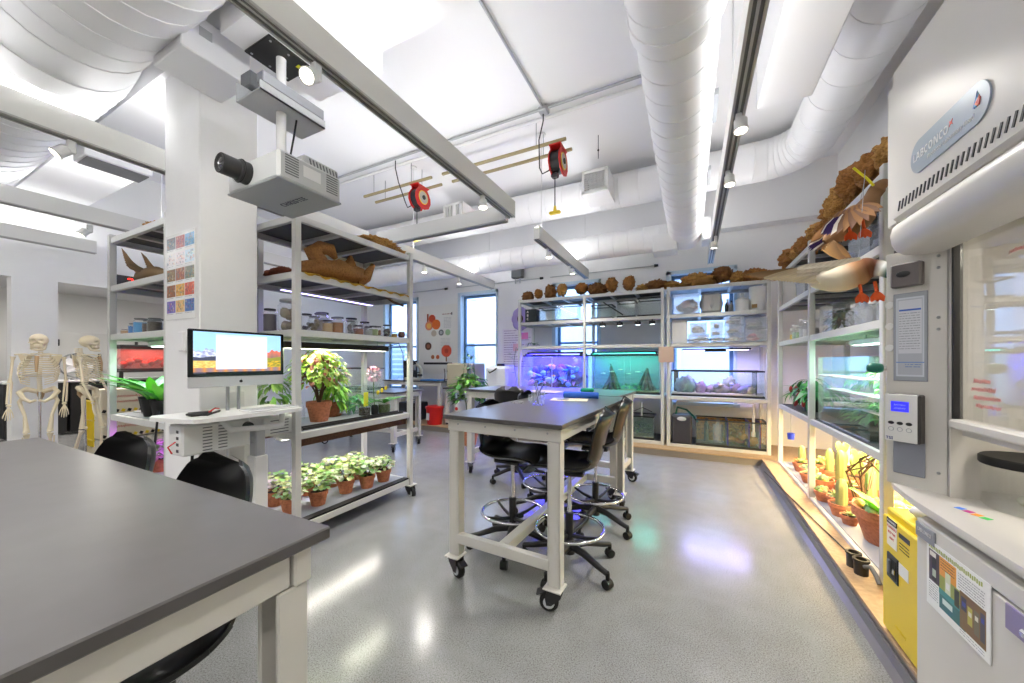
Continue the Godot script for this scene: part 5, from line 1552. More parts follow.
func right_rack_contents() -> void:
	var g := "things on the cactus rack"
	# top: sponges
	var S := [[-2.72, .24, .22, 0], [-2.95, .28, .25, 4], [-3.2, .3, .3, 2], [-3.42, .2, .2, 1], [-3.62, .26, .22, 4], [-3.85, .2, .15, 2], [-4.05, .24, .2, 0], [-4.28, .18, .13, 3], [-4.5, .24, .2, 4], [-4.72, .2, .16, 2], [-4.92, .22, .17, 1], [-5.1, .18, .14, 0]]
	var W := ["next to the basket", "second behind the basket", "tallest on the cactus rack", "rusty on the cactus rack", "broad ruffled on the cactus rack", "low curled on the cactus rack", "knobbly above the centre post", "smallest on the cactus rack", "ruffled past the centre post", "second before the corner on the cactus rack", "fluted near the wall corner", "at the corner end of the cactus rack"]
	for i in S.size():
		sponge("dried sponge %s top" % W[i], V(1.0, 2.334, S[i][0]), V(S[i][1], S[i][2] * 1.1, S[i][1]), S[i][3], "sponge" if i % 3 else "pale sponge", "sponges along the cactus rack", i * 0.9)
	var t := thing("wicker_basket", "shallow straw basket rim on top of the cactus rack", "basket", V(1.06, 2.24, -2.5))
	t.position = V(1.16, 2.334, -2.76)
	part(MB.new().lathe(Vector3.ZERO, [Vector2(0, 0.002), Vector2(0.1, 0.002), Vector2(0.15, 0.09), Vector2(0.155, 0.1), Vector2(0.14, 0.1), Vector2(0.09, 0.012), Vector2(0, 0.012)], 24), "weave", mt("straw", Color(0.78, 0.6, 0.33), 0.85), t)
	# upper shelf 1.94 bins
	var y := 1.944
	bin("clear bin of white shells on the upper cactus rack shelf", V(1.2, y, -2.86), V(0.34, 0.26, 0.3), [Color(.85, .84, .82), Color(.7, .7, .72)], g)
	bin("clear bin of blue-grey bags on the upper cactus rack shelf", V(1.2, y, -3.3), V(0.34, 0.22, 0.36), [Color(.6, .64, .74), Color(.8, .8, .84)], g)
	bin("clear bin of pink pouches on the upper cactus rack shelf", V(1.2, y, -4.3), V(0.34, 0.18, 0.36), [Color(.66, .42, .45), Color(.7, .62, .6)], g)
	bin("clear bin of netting at the corner end of the cactus rack", V(1.2, y, -4.8), V(0.34, 0.2, 0.36), [Color(.5, .5, .55)], g)
	# 1.53 shelf: bottles, moss box, jars
	y = 1.534
	var K := [[-5.05, "yellow-tinted", .03, .14, [.8, .7, .25]], [-4.93, "clear", .035, .17, [.6, .7, .65]], [-4.78, "pale green", .032, .15, [.6, .72, .55]], [-4.63, "tall clear", .036, .2, [.74, .76, .76]], [-4.48, "white", .04, .17, [.85, .85, .84]], [-4.3, "wide clear", .05, .16, [.7, .7, .7]]]
	for q in K:
		jar("%s jar in the row on the middle cactus rack shelf" % q[1], V(1.02, y, q[0]), q[2], q[3], Color(q[4][0], q[4][1], q[4][2]), 0.5, "white plastic", "jars on the cactus rack")
	t = thing("moss_terrarium", "glass box packed with dark moss and bark", "terrarium", V(1.06, y, -3.72))
	tank_parts(t, V(0.2, 0.22, 0.3), "", "clear glass")
	bushy(t, 0.09, V(0.07, 0.09, 0.11), 170, 0.06, 0.03, [lin(60, 84, 34), lin(96, 104, 44), lin(110, 84, 44)], 0.5)
	for q in [[-3.36, .05, .17, "first clear bottle beside the moss box"], [-3.22, .045, .2, "second clear bottle beside the moss box"], [-3.06, .055, .15, "third clear bottle beside the moss box"], [-2.88, .05, .19, "clear bottle by the post of the cactus rack"]]:
		bottle(q[3], V(1.03, y, q[0]), q[1], q[2], "clear plastic", "white plastic", "bottles on the cactus rack")
	# plant shelf
	y = 0.804
	t = thing("terrarium_tank", "large glass terrarium with layered plants and bright green light", "terrarium", V(1.17, y, -3.42), PI / 2)
	tank_parts(t, V(0.98, 0.53, 0.42), "", "tank glass")
	part(MB.new().span(V(-0.48, 0.007, -0.2), V(0.48, 0.07, 0.2)), "soil_bed", M["soil"], t)
	for i in 3:
		part(MB.new().cbox(V(0, 0.16 + 0.11 * i, -0.06 - 0.05 * i), V(0.9, 0.012, 0.12), 0.004), "ledge", M["white plastic"], t)
	bushy(t, 0.13, V(0.42, 0.08, 0.14), 230, 0.09, 0.03, [lin(80, 160, 90), lin(130, 190, 110), lin(60, 120, 70)], 0.5)
	bushy(t, 0.33, V(0.4, 0.1, 0.08), 150, 0.08, 0.03, [lin(110, 180, 110), lin(160, 210, 130)], 0.7, 0.0, "upper_foliage")
	part(MB.new().box(V(0.42, 0.26, 0.2), V(0.03, 0.5, 0.012)), "edge_strip", M["dark plastic"], t)
	t = thing("spiky_plant", "spiky long-leaved plant rising behind the terrarium", "potted plant", V(1.44, y, -3.2))
	t.scale = Vector3.ONE * 0.75
	pot_parts(t, 0.07, 0.14)
	for k in 18:
		var a := k * 2.4
		broad_leaf(t, V(0, 0.13, 0), V(cos(a) * 0.25 - 0.15, 1.1, sin(a) * 0.4), R(0.4, 0.6), 0.035, lin(110 + R(-20, 30), 180, 110), 0.5)
	t = thing("grow_lamp", "mint green grow lamp above the terrarium", "lamp", V(1.2, 1.43, -3.35))
	part(MB.new().cbox(V(0, 0.02, 0), V(0.12, 0.04, 1.0), 0.006), "housing", M["white plastic"], t)
	part(MB.new().span(V(-0.04, -0.003, -0.47), V(0.04, 0.002, 0.47)), "diffuser", glow("grow mint", Color(0.86, 1.0, 0.95), 5.0), t)
	for z in [-0.35, 0.35]:
		part(MB.new().cyl(V(0, 0.04, z), V(0, 0.08, z), 0.004, -1, 6), "hanger", M["steel"], t)
	area(t, Transform3D(facing_down(), V(0, -0.01, 0)), Vector2(0.08, 0.94), Color(0.8, 1.0, 0.93), 0.8)
	t = thing("pitcher_plant", "trailing plant with red pitchers beyond the terrarium", "potted plant", V(1.08, y, -4.55))
	pot_parts(t, 0.1, 0.14, false, "dark plastic")
	bushy(t, 0.2, V(0.18, 0.14, 0.22), 150, 0.1, 0.04, [lin(60, 140, 80), lin(90, 170, 90), lin(40, 110, 60)], 0.7, 0.4)
	for k in 7:
		var a := k * 2.1
		broad_leaf(t, V(0, 0.16, 0), V(cos(a), R(0.3, 0.9), sin(a)), R(0.3, 0.42), 0.07, lin(150, 190, 160), 0.6)
	for k in 9:
		part(MB.new().ball(V(-0.12 + R(-.06, .04), 0.1 + R(-.04, .12), R(-.16, .16)), V(0.016, 0.034, 0.016), Basis(), 8, 6), "pitcher", mt("pitcher red", Color(0.62, 0.12, 0.1), 0.5), t)
	t = thing("power_strip", "white wall power strip with coiled plug above the pitcher plant", "power strip", V(1.69, 1.32, -4.5))
	part(MB.new().cbox(V(-0.02, 0, 0), V(0.04, 0.06, 0.9), 0.008), "strip", M["light grey"], t)
	for k in 4:
		part(MB.new().cbox(V(-0.06, 0, -0.3 + k * 0.2), V(0.05, 0.06, 0.07), 0.01), "plug", M["mid grey"] if k % 2 else M["white plastic"], t)
	part(MB.new().tube([V(-0.06, -0.02, 0.3), V(-0.1, -0.15, 0.28), V(-0.07, -0.3, 0.3), V(-0.09, -0.45, 0.27)], 0.006, 6), "cord", M["cable"], t)
	# cactus level with a warm grow lamp
	for q in [[-3.3, "over the big bowl of succulents"], [-4.6, "over the small pots by the corner"]]:
		t = thing("grow_lamp", "warm yellow grow lamp " + q[1], "lamp", V(1.3, 0.69, q[0]))
		part(MB.new().cbox(V(0, 0.025, 0), V(0.14, 0.045, 1.0), 0.006), "housing", M["white plastic"], t)
		part(MB.new().span(V(-0.05, -0.003, -0.47), V(0.05, 0.003, 0.47)), "diffuser", glow("grow warm", Color(1.0, 0.86, 0.55), 6.0), t)
		for z in [-0.35, 0.35]:
			part(MB.new().cyl(V(0, 0.04, z), V(0, 0.075, z), 0.004, -1, 6), "hanger", M["steel"], t)
		area(t, Transform3D(facing_down(), V(0, -0.012, 0)), Vector2(0.1, 0.94), Color(1.0, 0.87, 0.64), 2.2)
	y = 0.124
	t = thing("succulent_bowl", "wide terracotta bowl crowded with pale succulents", "potted plant", V(1.16, y, -3.17), 0.0)
	pot_parts(t, 0.2, 0.22)
	var sb := MB.new()
	for k in 46:
		var a := R(0, TAU)
		var q := sqrt(R(0, 1)) * 0.17
		sb.pen(lin(170 + R(-40, 40), 178 + R(-20, 20), 120 + R(-30, 30)))
		sb.ball(V(cos(a) * q, 0.2 + R(0, 0.03), sin(a) * q), Vector3.ONE * R(0.02, 0.035), Basis(), 8, 6)
	part(sb, "succulent_heads", M["painted"], t)
	for k in 5:
		broad_leaf(t, V(-0.1, 0.2, 0.1), V(-0.4 + k * 0.05, 0.7, 0.4 - k * 0.25), 0.2, 0.07, lin(90, 175, 40), 0.4)
	t = thing("agave_bowl", "second wide terracotta bowl with a toothed agave", "potted plant", V(1.15, y, -2.82), 0.0)
	pot_parts(t, 0.13, 0.15)
	for k in 14:
		var a := k * 2.4
		broad_leaf(t, V(0, 0.13, 0), V(cos(a), R(0.3, 1.0), sin(a)), R(0.14, 0.22), 0.045, lin(90 + R(0, 60), 150, 60), 0.2)
	var C := [[1.02, -3.58, .045, .2, 0, .08], [1.2, -3.62, .05, .12, 3, .1], [1.4, -3.56, .06, .3, 1, .08], [1.38, -3.1, .05, .26, 0, .09], [1.4, -2.82, .07, .16, 2, .1], [1.05, -3.78, .05, .1, 2, .07], [1.27, -3.83, .045, .26, 0, .07], [1.42, -3.75, .05, .15, 3, .09], [1.06, -4.2, .05, .1, 3, .09], [1.22, -4.3, .05, .28, 0, .08], [1.02, -4.42, .04, .09, 2, .075], [1.35, -4.45, .07, .2, 1, .09], [1.06, -4.62, .05, .12, 3, .08], [1.24, -4.68, .04, .22, 0, .075], [1.05, -4.84, .045, .08, 2, .08], [1.38, -4.8, .06, .28, 1, .09], [1.1, -5.06, .04, .16, 0, .07], [1.3, -5.05, .05, .1, 3, .08], [1.02, -3.42, .03, .05, 2, .055], [1.37, -3.36, .05, .2, 1, .07], [1.46, -3.24, .05, .3, 0, .06], [1.0, -3.9, .05, .1, 3, .07], [1.2, -4.05, .06, .12, 2, .09], [1.4, -4.15, .05, .3, 0, .08], [1.2, -4.92, .05, .1, 2, .07], [1.44, -4.63, .06, .26, 1, .07], [1.2, -3.45, .04, .14, 0, .07]]
	var KN := ["ribbed column cactus", "paddle cactus", "pale rosette succulent", "clump of small round cacti"]
	var WH := ["beside the centre post", "behind the succulent bowl", "tall at the back, behind the bowl", "at the back between the bowls", "behind the agave bowl", "in the small pot by the centre post", "mid-row at the centre post", "at the wall near the centre post", "just past the centre post", "tallest past the centre post", "at the shelf edge past the post", "at the wall past the post", "mid-way to the corner", "mid-way to the corner, behind", "at the edge mid-way to the corner", "at the wall near the corner", "at the corner end of the shelf", "in the corner by the wall", "in the smallest pot", "back row beside the big bowl", "tallest behind the big bowl", "leaning on the centre post", "between two posts, front row", "against the wall past the centre post", "front row by the corner", "against the wall half way along", "small, between the bowl and the post"]
	for i in C.size():
		cactus("%s in a terracotta pot, %s" % [KN[C[i][4]], WH[i]], V(C[i][0], y, C[i][1]), C[i][2], C[i][3], C[i][4], C[i][5])
	t = thing("terracotta_pot", "upright terracotta pot with yellow twigs behind the black planters", "plant pot", V(1.02, y, -2.80))
	t.position = V(1.0, y, -2.685)
	t.scale = Vector3.ONE * 0.8
	pot_parts(t, 0.085, 0.15)
	for k in 4:
		part(MB.new().tube([V(0, 0.12, 0), V(R(-.05, .05), 0.2, R(-.05, .05)), V(R(-.1, .1), 0.26, R(-.1, .1))], 0.004, 5), "twig", mt("twig", Color(0.72, 0.56, 0.26), 0.8), t)
	var bl := thing("pump_head", "pair of black pump canisters with a hose on the kerb", "pump", V(0.85, 0.1, -2.74), 0.1)
	bl.scale = Vector3.ONE * 0.82
	for q in [[0.0, -0.05], [0.0, 0.05]]:
		part(MB.new().lathe(V(q[0], 0, q[1]), [Vector2(0, 0), Vector2(0.038, 0), Vector2(0.04, 0.09), Vector2(0.046, 0.092), Vector2(0.046, 0.105), Vector2(0.03, 0.105), Vector2(0.03, 0.08), Vector2(0, 0.08)], 16), "canister", M["dark plastic"], bl)
	part(MB.new().tube([V(0.0, 0.07, 0.09), V(0.02, 0.09, 0.12), V(0.03, 0.05, 0.17), V(0.03, 0.02, 0.2)], 0.014, 8), "hose", M["mid grey"], bl)
	part(MB.new().tube([V(0.04, 0.02, -0.08), V(0.05, 0.01, -0.5), V(0.05, 0.01, -1.2), V(0.06, 0.01, -2.4)], 0.006, 6), "supply_tube", M["cable"], bl)
	t = thing("bare_vine", "tangle of bare dark vine stems above the cacti", "vine", V(1.2, 0.32, -3.7))
	for k in 7:
		var v0 := V(R(-.05, .05), -0.19, R(-.1, .1))
		part(MB.new().tube([v0, V(R(-.15, .1), 0.1, R(-.3, .1)), V(R(-.15, .1), R(.1, .3), R(-.1, .3)), V(R(-.2, .1), R(.0, .3), R(0, .5))], 0.006, 5), "stem", M["bark"], t)
	t = thing("blue_cup", "small blue cup hung under the shelf end near the corner", "cup", V(1.0, 0.42, -5.05))
	part(MB.new().lathe(Vector3.ZERO, [Vector2(0.0, 0), Vector2(0.03, 0), Vector2(0.036, 0.07), Vector2(0.03, 0.07), Vector2(0.026, 0.008)], 14), "cup_wall", mt("cup blue", Color(0.12, 0.2, 0.7), 0.4), t)
	part(MB.new().cyl(V(0, 0.07, 0.0), V(0, 0.345, 0.0), 0.003, -1, 5), "wire", M["steel"], t)
	duck("stuffed mallard with one pale wing spread wide, hung by the cactus rack", V(0.71, 1.74, -2.42), 0)
	duck("stuffed mallard with a purple wing patch, hung above the other", V(0.76, 2.06, -2.58), 1)

func duck(label: String, at: Vector3, kind: int) -> void:
	var t := thing("stuffed_duck", label, "bird", at)
	var br := lin(150, 112, 78)
	if kind == 0:
		# body runs from the spread wing side toward the hood; green head beyond the chest
		var b := MB.new()
		var rows := []
		var P := [V(-0.20, 0.02, -0.02), V(-0.17, 0.03, -0.02), V(-0.10, 0.0, -0.01), V(-0.03, -0.01, 0), V(0.03, 0.005, 0.01), V(0.07, 0.02, 0.02), V(0.10, 0.02, 0.03), V(0.125, 0.01, 0.045), V(0.145, -0.005, 0.06), V(0.165, -0.01, 0.075), V(0.20, -0.015, 0.1)]
		var Q := [0.008, 0.025, 0.058, 0.07, 0.068, 0.058, 0.042, 0.035, 0.036, 0.028, 0.008]
		var T := [lin(215, 205, 185), lin(222, 214, 196), lin(218, 208, 188), lin(214, 200, 176), lin(176, 132, 92), lin(112, 66, 38), lin(100, 58, 34), lin(235, 235, 230), lin(24, 84, 60), lin(20, 72, 54), lin(190, 170, 60)]
		b.ctube(P, Q, T)
		part(b, "body", M["feathers"], t)
		var w := MB.new()   # spread wing: coverts then long primaries
		for k in 22:   # secondaries
			var q := k / 21.0
			w.pen(lin(214 - 30 * q + 8 * (k % 2), 200 - 34 * q + 8 * (k % 2), 174 - 36 * q))
			w.leaf(V(0.0 - 0.19 * q, 0.05, 0.03 + 0.0006 * (k % 3)), V(-0.6 - 0.4 * q, -0.62 + 0.42 * q, 0.05).normalized(), V(0, 0, 1), 0.12 + 0.05 * q, 0.026, 0.04, [0.8, 1.0, 0.95, 0.5])
		for k in 13:   # primaries
			var q := k / 12.0
			w.pen(lin(172 - 46 * q, 140 - 42 * q, 102 - 34 * q))
			w.leaf(V(-0.16 - 0.07 * q, 0.04 + 0.015 * q, 0.028 - 0.0006 * k), V(-1.0, -0.26 + 0.24 * q, 0.0).normalized(), V(0, 0, 1), 0.17 + 0.05 * q, 0.017, 0.03, [0.8, 1.0, 0.8, 0.0])
		for r in 3:   # coverts in overlapping rows
			for k in 16:
				var q := k / 15.0
				w.pen(lin(228 - 12 * (k % 2) - 10 * r, 218 - 12 * (k % 2) - 12 * r, 198 - 12 * (k % 2) - 14 * r))
				w.leaf(V(0.04 - 0.2 * q, 0.075 - 0.018 * r - 0.012 * q, 0.04 - 0.002 * r), V(-0.8, -0.45 + 0.25 * q, 0.06).normalized(), V(0, 0, 1), 0.055, 0.024, 0.05, [0.7, 1.0, 0.9, 0.4])
		part(w, "wing", M["feathers"], t, "pale underside of a spread wing")
		var w2 := MB.new()
		for k in 8:
			var q := k / 7.0
			w2.pen(lin(130 + 20 * q, 98 + 16 * q, 66))
			w2.leaf(V(0.03 + 0.02 * q, 0.07, -0.05), V(-0.35 - 0.4 * q, 0.9 - 0.3 * q, -0.2).normalized(), V(0, 0, 1), 0.17, 0.035, 0.1, [0.7, 1.0, 0.9, 0.0])
		part(w2, "wing", M["feathers"], t)
	else:
		var b := MB.new()
		var P := [V(-0.10, -0.09, 0.0), V(-0.06, -0.06, 0.0), V(0.0, -0.02, 0.0), V(0.05, 0.03, 0.0), V(0.08, 0.07, 0.0), V(0.10, 0.12, 0.01), V(0.115, 0.15, 0.02), V(0.13, 0.165, 0.035), V(0.15, 0.165, 0.06)]
		var Q := [0.012, 0.05, 0.075, 0.07, 0.05, 0.034, 0.036, 0.028, 0.008]
		var T := []
		for i in P.size():
			T.append(br if i % 2 else lin(132, 98, 66))
		b.ctube(P, Q, T)
		part(b, "body", M["feathers"], t)
		for s in [-1, 1]:
			var w := MB.new()
			for k in 15:
				var q := k / 14.0
				if k in [3, 4, 5]:
					w.pen(lin(58, 36, 92))
				elif k in [2, 6]:
					w.pen(lin(238, 236, 228))
				else:
					w.pen(lin(160 - 30 * (k % 2), 118 - 20 * (k % 2), 80))
				w.leaf(V(-0.05 + 0.08 * q, 0.02 + 0.04 * q, 0.06 * s), V(-0.75 + 1.0 * q, -0.65 + 0.45 * q, 0.4 * s).normalized(), V(0, 0, s), 0.12 + 0.08 * sin(q * PI), 0.04, 0.1, [0.6, 1.0, 0.9, 0.0])
			for k in 12:
				var q := k / 11.0
				w.pen(lin(166 - 26 * (k % 2), 124 - 18 * (k % 2), 86))
				w.leaf(V(-0.05 + 0.1 * q, 0.04 + 0.03 * q, 0.068 * s), V(-0.5 + 0.8 * q, -0.6, 0.3 * s).normalized(), V(0, 0, s), 0.07, 0.03, 0.1, [0.6, 1.0, 0.9, 0.2])
			part(w, "wing", M["feathers"], t)
		part(MB.new().tube([V(0.11, 0.145, 0.03), V(0.06, 0.2, 0.06), V(0.0, 0.26, 0.08)], 0.006, 6), "tag_string", mt("tag yellow", Color(0.93, 0.9, 0.15), 0.6), t, "bright yellow tie")
	var off := V(0.07, -0.1, 0.03) if kind == 0 else V(0.02, -0.07, 0.05)
	for s in [0, 1]:
		var f := MB.new()
		var p := off + V(-0.03 + 0.05 * s, 0.0, 0.02 * s)
		f.tube([p + V(0, 0.05, 0), p + V(0.0, 0.0, 0.02)], 0.007, 6)
		for k in 3:
			f.leaf(p + V(0, 0, 0.02), V(-0.4 + 0.4 * k, -0.9, 0.25), V(0, 0, 1), 0.055, 0.028, 0.1, [0.3, 0.8, 1.0, 0.2])
		part(f, "webbed_foot", mt("orange foot", Color(0.86, 0.33, 0.1), 0.6), t)
	part(MB.new().cyl(V(0.05, 0.05, -0.02), V(0.09, 0.55 - 0.31 * kind, -0.06), 0.0015, -1, 4), "hanging_wire", M["steel"], t)

func smooth_all(m: MB) -> void:
	var acc := {}
	for i in m.v.size():
		var key := (m.v[i] * 20000.0).round()
		acc[key] = acc.get(key, Vector3.ZERO) + m.n[i]
	for i in m.v.size():
		m.n[i] = acc[(m.v[i] * 20000.0).round()].normalized()

func scrawl(w: float, h: float, r: float) -> MB:   # handwriting or print too small to read, running along +x
	var pts := []
	var n := int(w / h * 3.5) + 3
	for i in n:
		pts.append(V(w * i / (n - 1), (h * 0.5 if i % 2 else -h * 0.5) * R(0.4, 1.0), 0))
	return MB.new().tube(pts, r, 4)

func fume_hood() -> void:
	var UPX := Basis(V(1, 0, 0), V(0, 0, 1), V(0, 1, 0))   # plan outline (x, z) raised along y
	var hp: Material = M["hood paint"]
	# base cabinet and worktop
	var t := thing("base_cabinet", "pale grey base cabinet with a taped photo sheet, under the hood worktop", "cabinet", V(0, 0, 0))
	part(MB.new().span(V(0.67, 0.1, -1.64), V(1.45, 0.80, 0.4)), "body", hp, t)
	part(MB.new().cbox(V(0.662, 0.775, -0.6), V(0.022, 0.05, 2.06), 0.004), "top_rail", hp, t)
	part(MB.new().cbox(V(0.662, 0.425, -1.14), V(0.022, 0.64, 0.98), 0.004), "door", hp, t)
	var dr := part(MB.new().cbox(V(0.662, 0.425, -0.12), V(0.022, 0.64, 0.98), 0.004), "door", hp, t)
	part(MB.new().cbox(V(0.645, 0.7, -0.3), V(0.02, 0.06, 0.14), 0.004), "handle", M["hood grey"], dr)
	part(MB.new().cbox(V(0.65, 0.715, -1.19), V(0.006, 0.06, 0.13), 0.002), "latch_plate", mt("latch mauve", Color(0.56, 0.52, 0.66), 0.4), t, "mauve grey latch plate")
	part(MB.new().cbox(V(0.642, 0.712, -1.17), V(0.014, 0.018, 0.05), 0.004), "latch", M["chrome"], t)
	part(MB.new().cbox(V(0.649, 0.765, -1.575), V(0.006, 0.045, 0.1), 0.002), "name_plate", M["hood grey"], t, "small grey name plate")
	lettering("LABCONCO", 0.014, 0.0006, "plate_lettering", M["white plastic"], t, Transform3D(Basis(Vector3.UP, -PI / 2), V(0.6456, 0.768, -1.575)))
	# taped sheet with product photos
	var im := img(260, 190, Color(0.95, 0.95, 0.94))
	for i in 28:
		rect(im, 12 + i * 8, 8 + (i % 3), 6, 11, Color(0.62, 0.66, 0.3))
	rect(im, 12, 24, 92, 90, Color(0.28, 0.2, 0.26))
	rect(im, 26, 46, 22, 62, Color(0.1, 0.09, 0.1))
	rect(im, 32, 34, 10, 16, Color(0.08, 0.08, 0.08))
	rect(im, 28, 76, 18, 22, Color(0.75, 0.8, 0.72))
	rect(im, 16, 28, 30, 14, Color(0.92, 0.9, 0.86))
	rect(im, 62, 24, 74, 52, Color(0.92, 0.62, 0.18))
	for i in 4:
		scribble(im, 68, 30 + i * 8, 60, Color(0.35, 0.2, 0.06), 2)
	rect(im, 62, 76, 110, 66, Color(0.62, 0.66, 0.26))
	rect(im, 88, 56, 24, 58, Color(0.86, 0.88, 0.72))
	rect(im, 92, 84, 16, 18, Color(0.95, 0.95, 0.9))
	rect(im, 60, 114, 112, 16, Color(0.2, 0.56, 0.55))
	rect(im, 128, 80, 20, 46, Color(0.25, 0.24, 0.16))
	rect(im, 62, 130, 110, 40, Color(0.15, 0.42, 0.42))
	rect(im, 76, 136, 44, 16, Color(0.85, 0.9, 0.86))
	rect(im, 150, 72, 96, 96, Color(0.5, 0.38, 0.2))
	for q in [[156, 84, 20, 34, 0.2], [180, 96, 18, 46, 0.75], [204, 92, 18, 60, 0.45], [226, 84, 16, 70, 0.3]]:
		rect(im, q[0], q[1], q[2], q[3], Color(q[4], q[4] * 0.95, 0.3))
		rect(im, q[0] + 3, q[1] + 12, q[2] - 6, 12, Color(0.9, 0.88, 0.8) if q[4] > 0.3 else Color(0.2, 0.25, 0.6))
	rect(im, 140, 26, 108, 46, Color(0.93, 0.93, 0.92))
	for i in 6:
		scribble(im, 144, 30 + i * 7, 98, Color(0.55, 0.55, 0.56), 2)
	for i in 7:
		scribble(im, 12, 120 + i * 7, 44, Color(0.55, 0.55, 0.56), 2)
	for i in 2:
		scribble(im, 150, 174 + i * 7, 90, Color(0.6, 0.6, 0.62), 2)
	var sh := MB.new()
	sh.quad(V(0.6475, 0.562, -1.565), V(0.6475, 0.562, -1.300), V(0.6475, 0.757, -1.300), V(0.6475, 0.757, -1.565))
	sh.span(V(0.648, 0.562, -1.565), V(0.6495, 0.757, -1.300))
	for i in 24:
		sh.uv[4 + i] = Vector2(0.01, 0.01)
	single(sh, "taped_sheet", printed("photo sheet", im, 0.35), "glossy sheet of bottle photographs taped to the pale cabinet", "poster")
	# worktop with a chamfered corner
	t = thing("hood_worktop", "pale moulded worktop with an eased corner under the fume hood", "worktop")
	part(MB.new().prism(PackedVector2Array([Vector2(0.675, -1.86), Vector2(0.66, -1.80), Vector2(0.648, -1.68), Vector2(0.645, -1.62), Vector2(0.645, 0.4), Vector2(1.5, 0.4), Vector2(1.5, -1.86)]), 0.02, Transform3D(UPX, V(0, 0.83, 0))), "top_slab", hp, t)
	part(MB.new().prism(PackedVector2Array([Vector2(0.70, -1.85), Vector2(0.685, -1.79), Vector2(0.672, -1.66), Vector2(0.67, -1.61), Vector2(0.67, 0.4), Vector2(1.5, 0.4), Vector2(1.5, -1.85)]), 0.022, Transform3D(UPX, V(0, 0.808, 0))), "under_rail", hp, t)
	for i in 4:
		single(MB.new().cbox(V(0, 0.0006, 0), V(0.022, 0.001, 0.018), 0.0004), "page_flag", mt("flag %d" % i, [Color(0.3, 0.55, 0.95), Color(0.8, 0.2, 0.6), Color(1.0, 0.65, 0.2), Color(0.25, 0.8, 0.35)][i], 0.6), ["blue", "magenta", "orange", "green"][i] + " page flag stuck to the hood worktop", "sticky flag", "page flags on the worktop", V(0.735 + i * 0.006, 0.85, -1.60 + i * 0.024), 0.6)
	# hood
	t = thing("fume_hood", "tall cream fume hood with a glass sash and angled corner post", "fume hood")
	part(MB.new().prism(PackedVector2Array([Vector2(0.655, -1.84), Vector2(0.765, -1.73), Vector2(0.835, -1.73), Vector2(0.835, -1.87), Vector2(0.665, -1.87)]), 0.85, Transform3D(UPX, V(0, 0.85, 0))), "corner_post", hp, t)
	# post fittings: u along the post face, outward normal nrm
	var U := V(0.7071, 0, 0.7071)
	var nrm := V(-0.7071, 0, 0.7071)
	var A := V(0.655, 0, -1.84)
	var FB := Basis(U, Vector3.UP, nrm)
	var on := func(s: float, y: float, d: float) -> Vector3:
		return A + U * s + V(0, y, 0) + nrm * d
	var mo := part(MB.new().cbox(on.call(0.062, 1.61, 0.014), V(0.082, 0.085, 0.028), 0.005, FB), "airflow_monitor", mt("monitor taupe", Color(0.40, 0.37, 0.37), 0.45), t)
	part(MB.new().ball(on.call(0.058, 1.613, 0.029), V(0.02, 0.011, 0.003), FB, 16, 6), "vent_oval", M["dark plastic"], mo)
	var pl := img(84, 310, Color(0.62, 0.64, 0.68))
	rect(pl, 6, 14, 72, 282, Color(0.8, 0.82, 0.86))
	rect(pl, 10, 20, 64, 270, Color(0.70, 0.72, 0.76))
	rect(pl, 12, 24, 60, 190, Color(0.82, 0.83, 0.86))
	rect(pl, 14, 56, 56, 6, Color(0.2, 0.38, 0.75))
	for i in 15:
		scribble(pl, 14, 70 + i * 9, 54, Color(0.52, 0.54, 0.58), 2)
	rect(pl, 6, 244, 72, 3, Color(0.4, 0.55, 0.8))
	for i in 2:
		scribble(pl, 30, 252 + i * 8, 40, Color(0.45, 0.55, 0.75), 3)
	var pq := MB.new()
	pq.quad(on.call(0.022, 1.232, 0.004), on.call(0.108, 1.232, 0.004), on.call(0.108, 1.545, 0.004), on.call(0.022, 1.545, 0.004))
	var pm := part(MB.new().cbox(on.call(0.065, 1.3885, 0.0015), V(0.09, 0.318, 0.004), 0.001, FB), "placard", M["hood grey"], t)
	part(pq, "placard_print", printed("placard", pl, 0.3), pm)
	# controller
	var ct := part(MB.new().cbox(on.call(0.06, 1.097, 0.016), V(0.088, 0.172, 0.032), 0.004, FB), "controller", mt("controller case", Color(0.22, 0.21, 0.21), 0.4), t)
	part(MB.new().cbox(on.call(0.054, 1.097, 0.033), V(0.086, 0.17, 0.003), 0.001, FB), "face_plate", M["white plastic"], ct)
	part(MB.new().box(on.call(0.052, 1.138, 0.0352), V(0.048, 0.036, 0.001), FB), "display", glow("lcd", Color(0.16, 0.16, 0.85), 0.7), ct, "blue lit display")
	for k in 2:
		part(scrawl(0.03, 0.006, 0.0006), "display_text", glow("lcd text", Color(0.45, 0.5, 1.0), 1.0), ct).transform = Transform3D(FB, on.call(0.037, 1.144 - k * 0.012, 0.0358))
	for k in 3:
		part(MB.new().ball(on.call(0.028 + k * 0.024, 1.078, 0.035), V(0.009, 0.006, 0.003), FB, 12, 6), "button", M["dark plastic"], ct)
		part(MB.new().torus(on.call(0.028 + k * 0.024, 1.056, 0.0348), 0.007, 0.0008, FB * Basis(Vector3.RIGHT, PI / 2), 16, 4), "button_ring", M["hood grey"], ct)
	lettering("TSI", 0.014, 0.0004, "maker_mark", mt("mark blue", Color(0.2, 0.25, 0.55), 0.5), ct, Transform3D(FB, on.call(0.024, 1.022, 0.0355)), true)
	part(MB.new().cbox(on.call(0.062, 0.955, 0.003), V(0.084, 0.125, 0.006), 0.002, FB), "blank_plate", M["hood grey"], t, "plain grey blanking plate")
	for y in [1.66, 1.62, 1.45, 1.41, 0.92]:
		part(MB.new().ball(on.call(0.135, y, 0.001), V(0.005, 0.005, 0.004), FB, 10, 6), "screw", M["steel"], t)
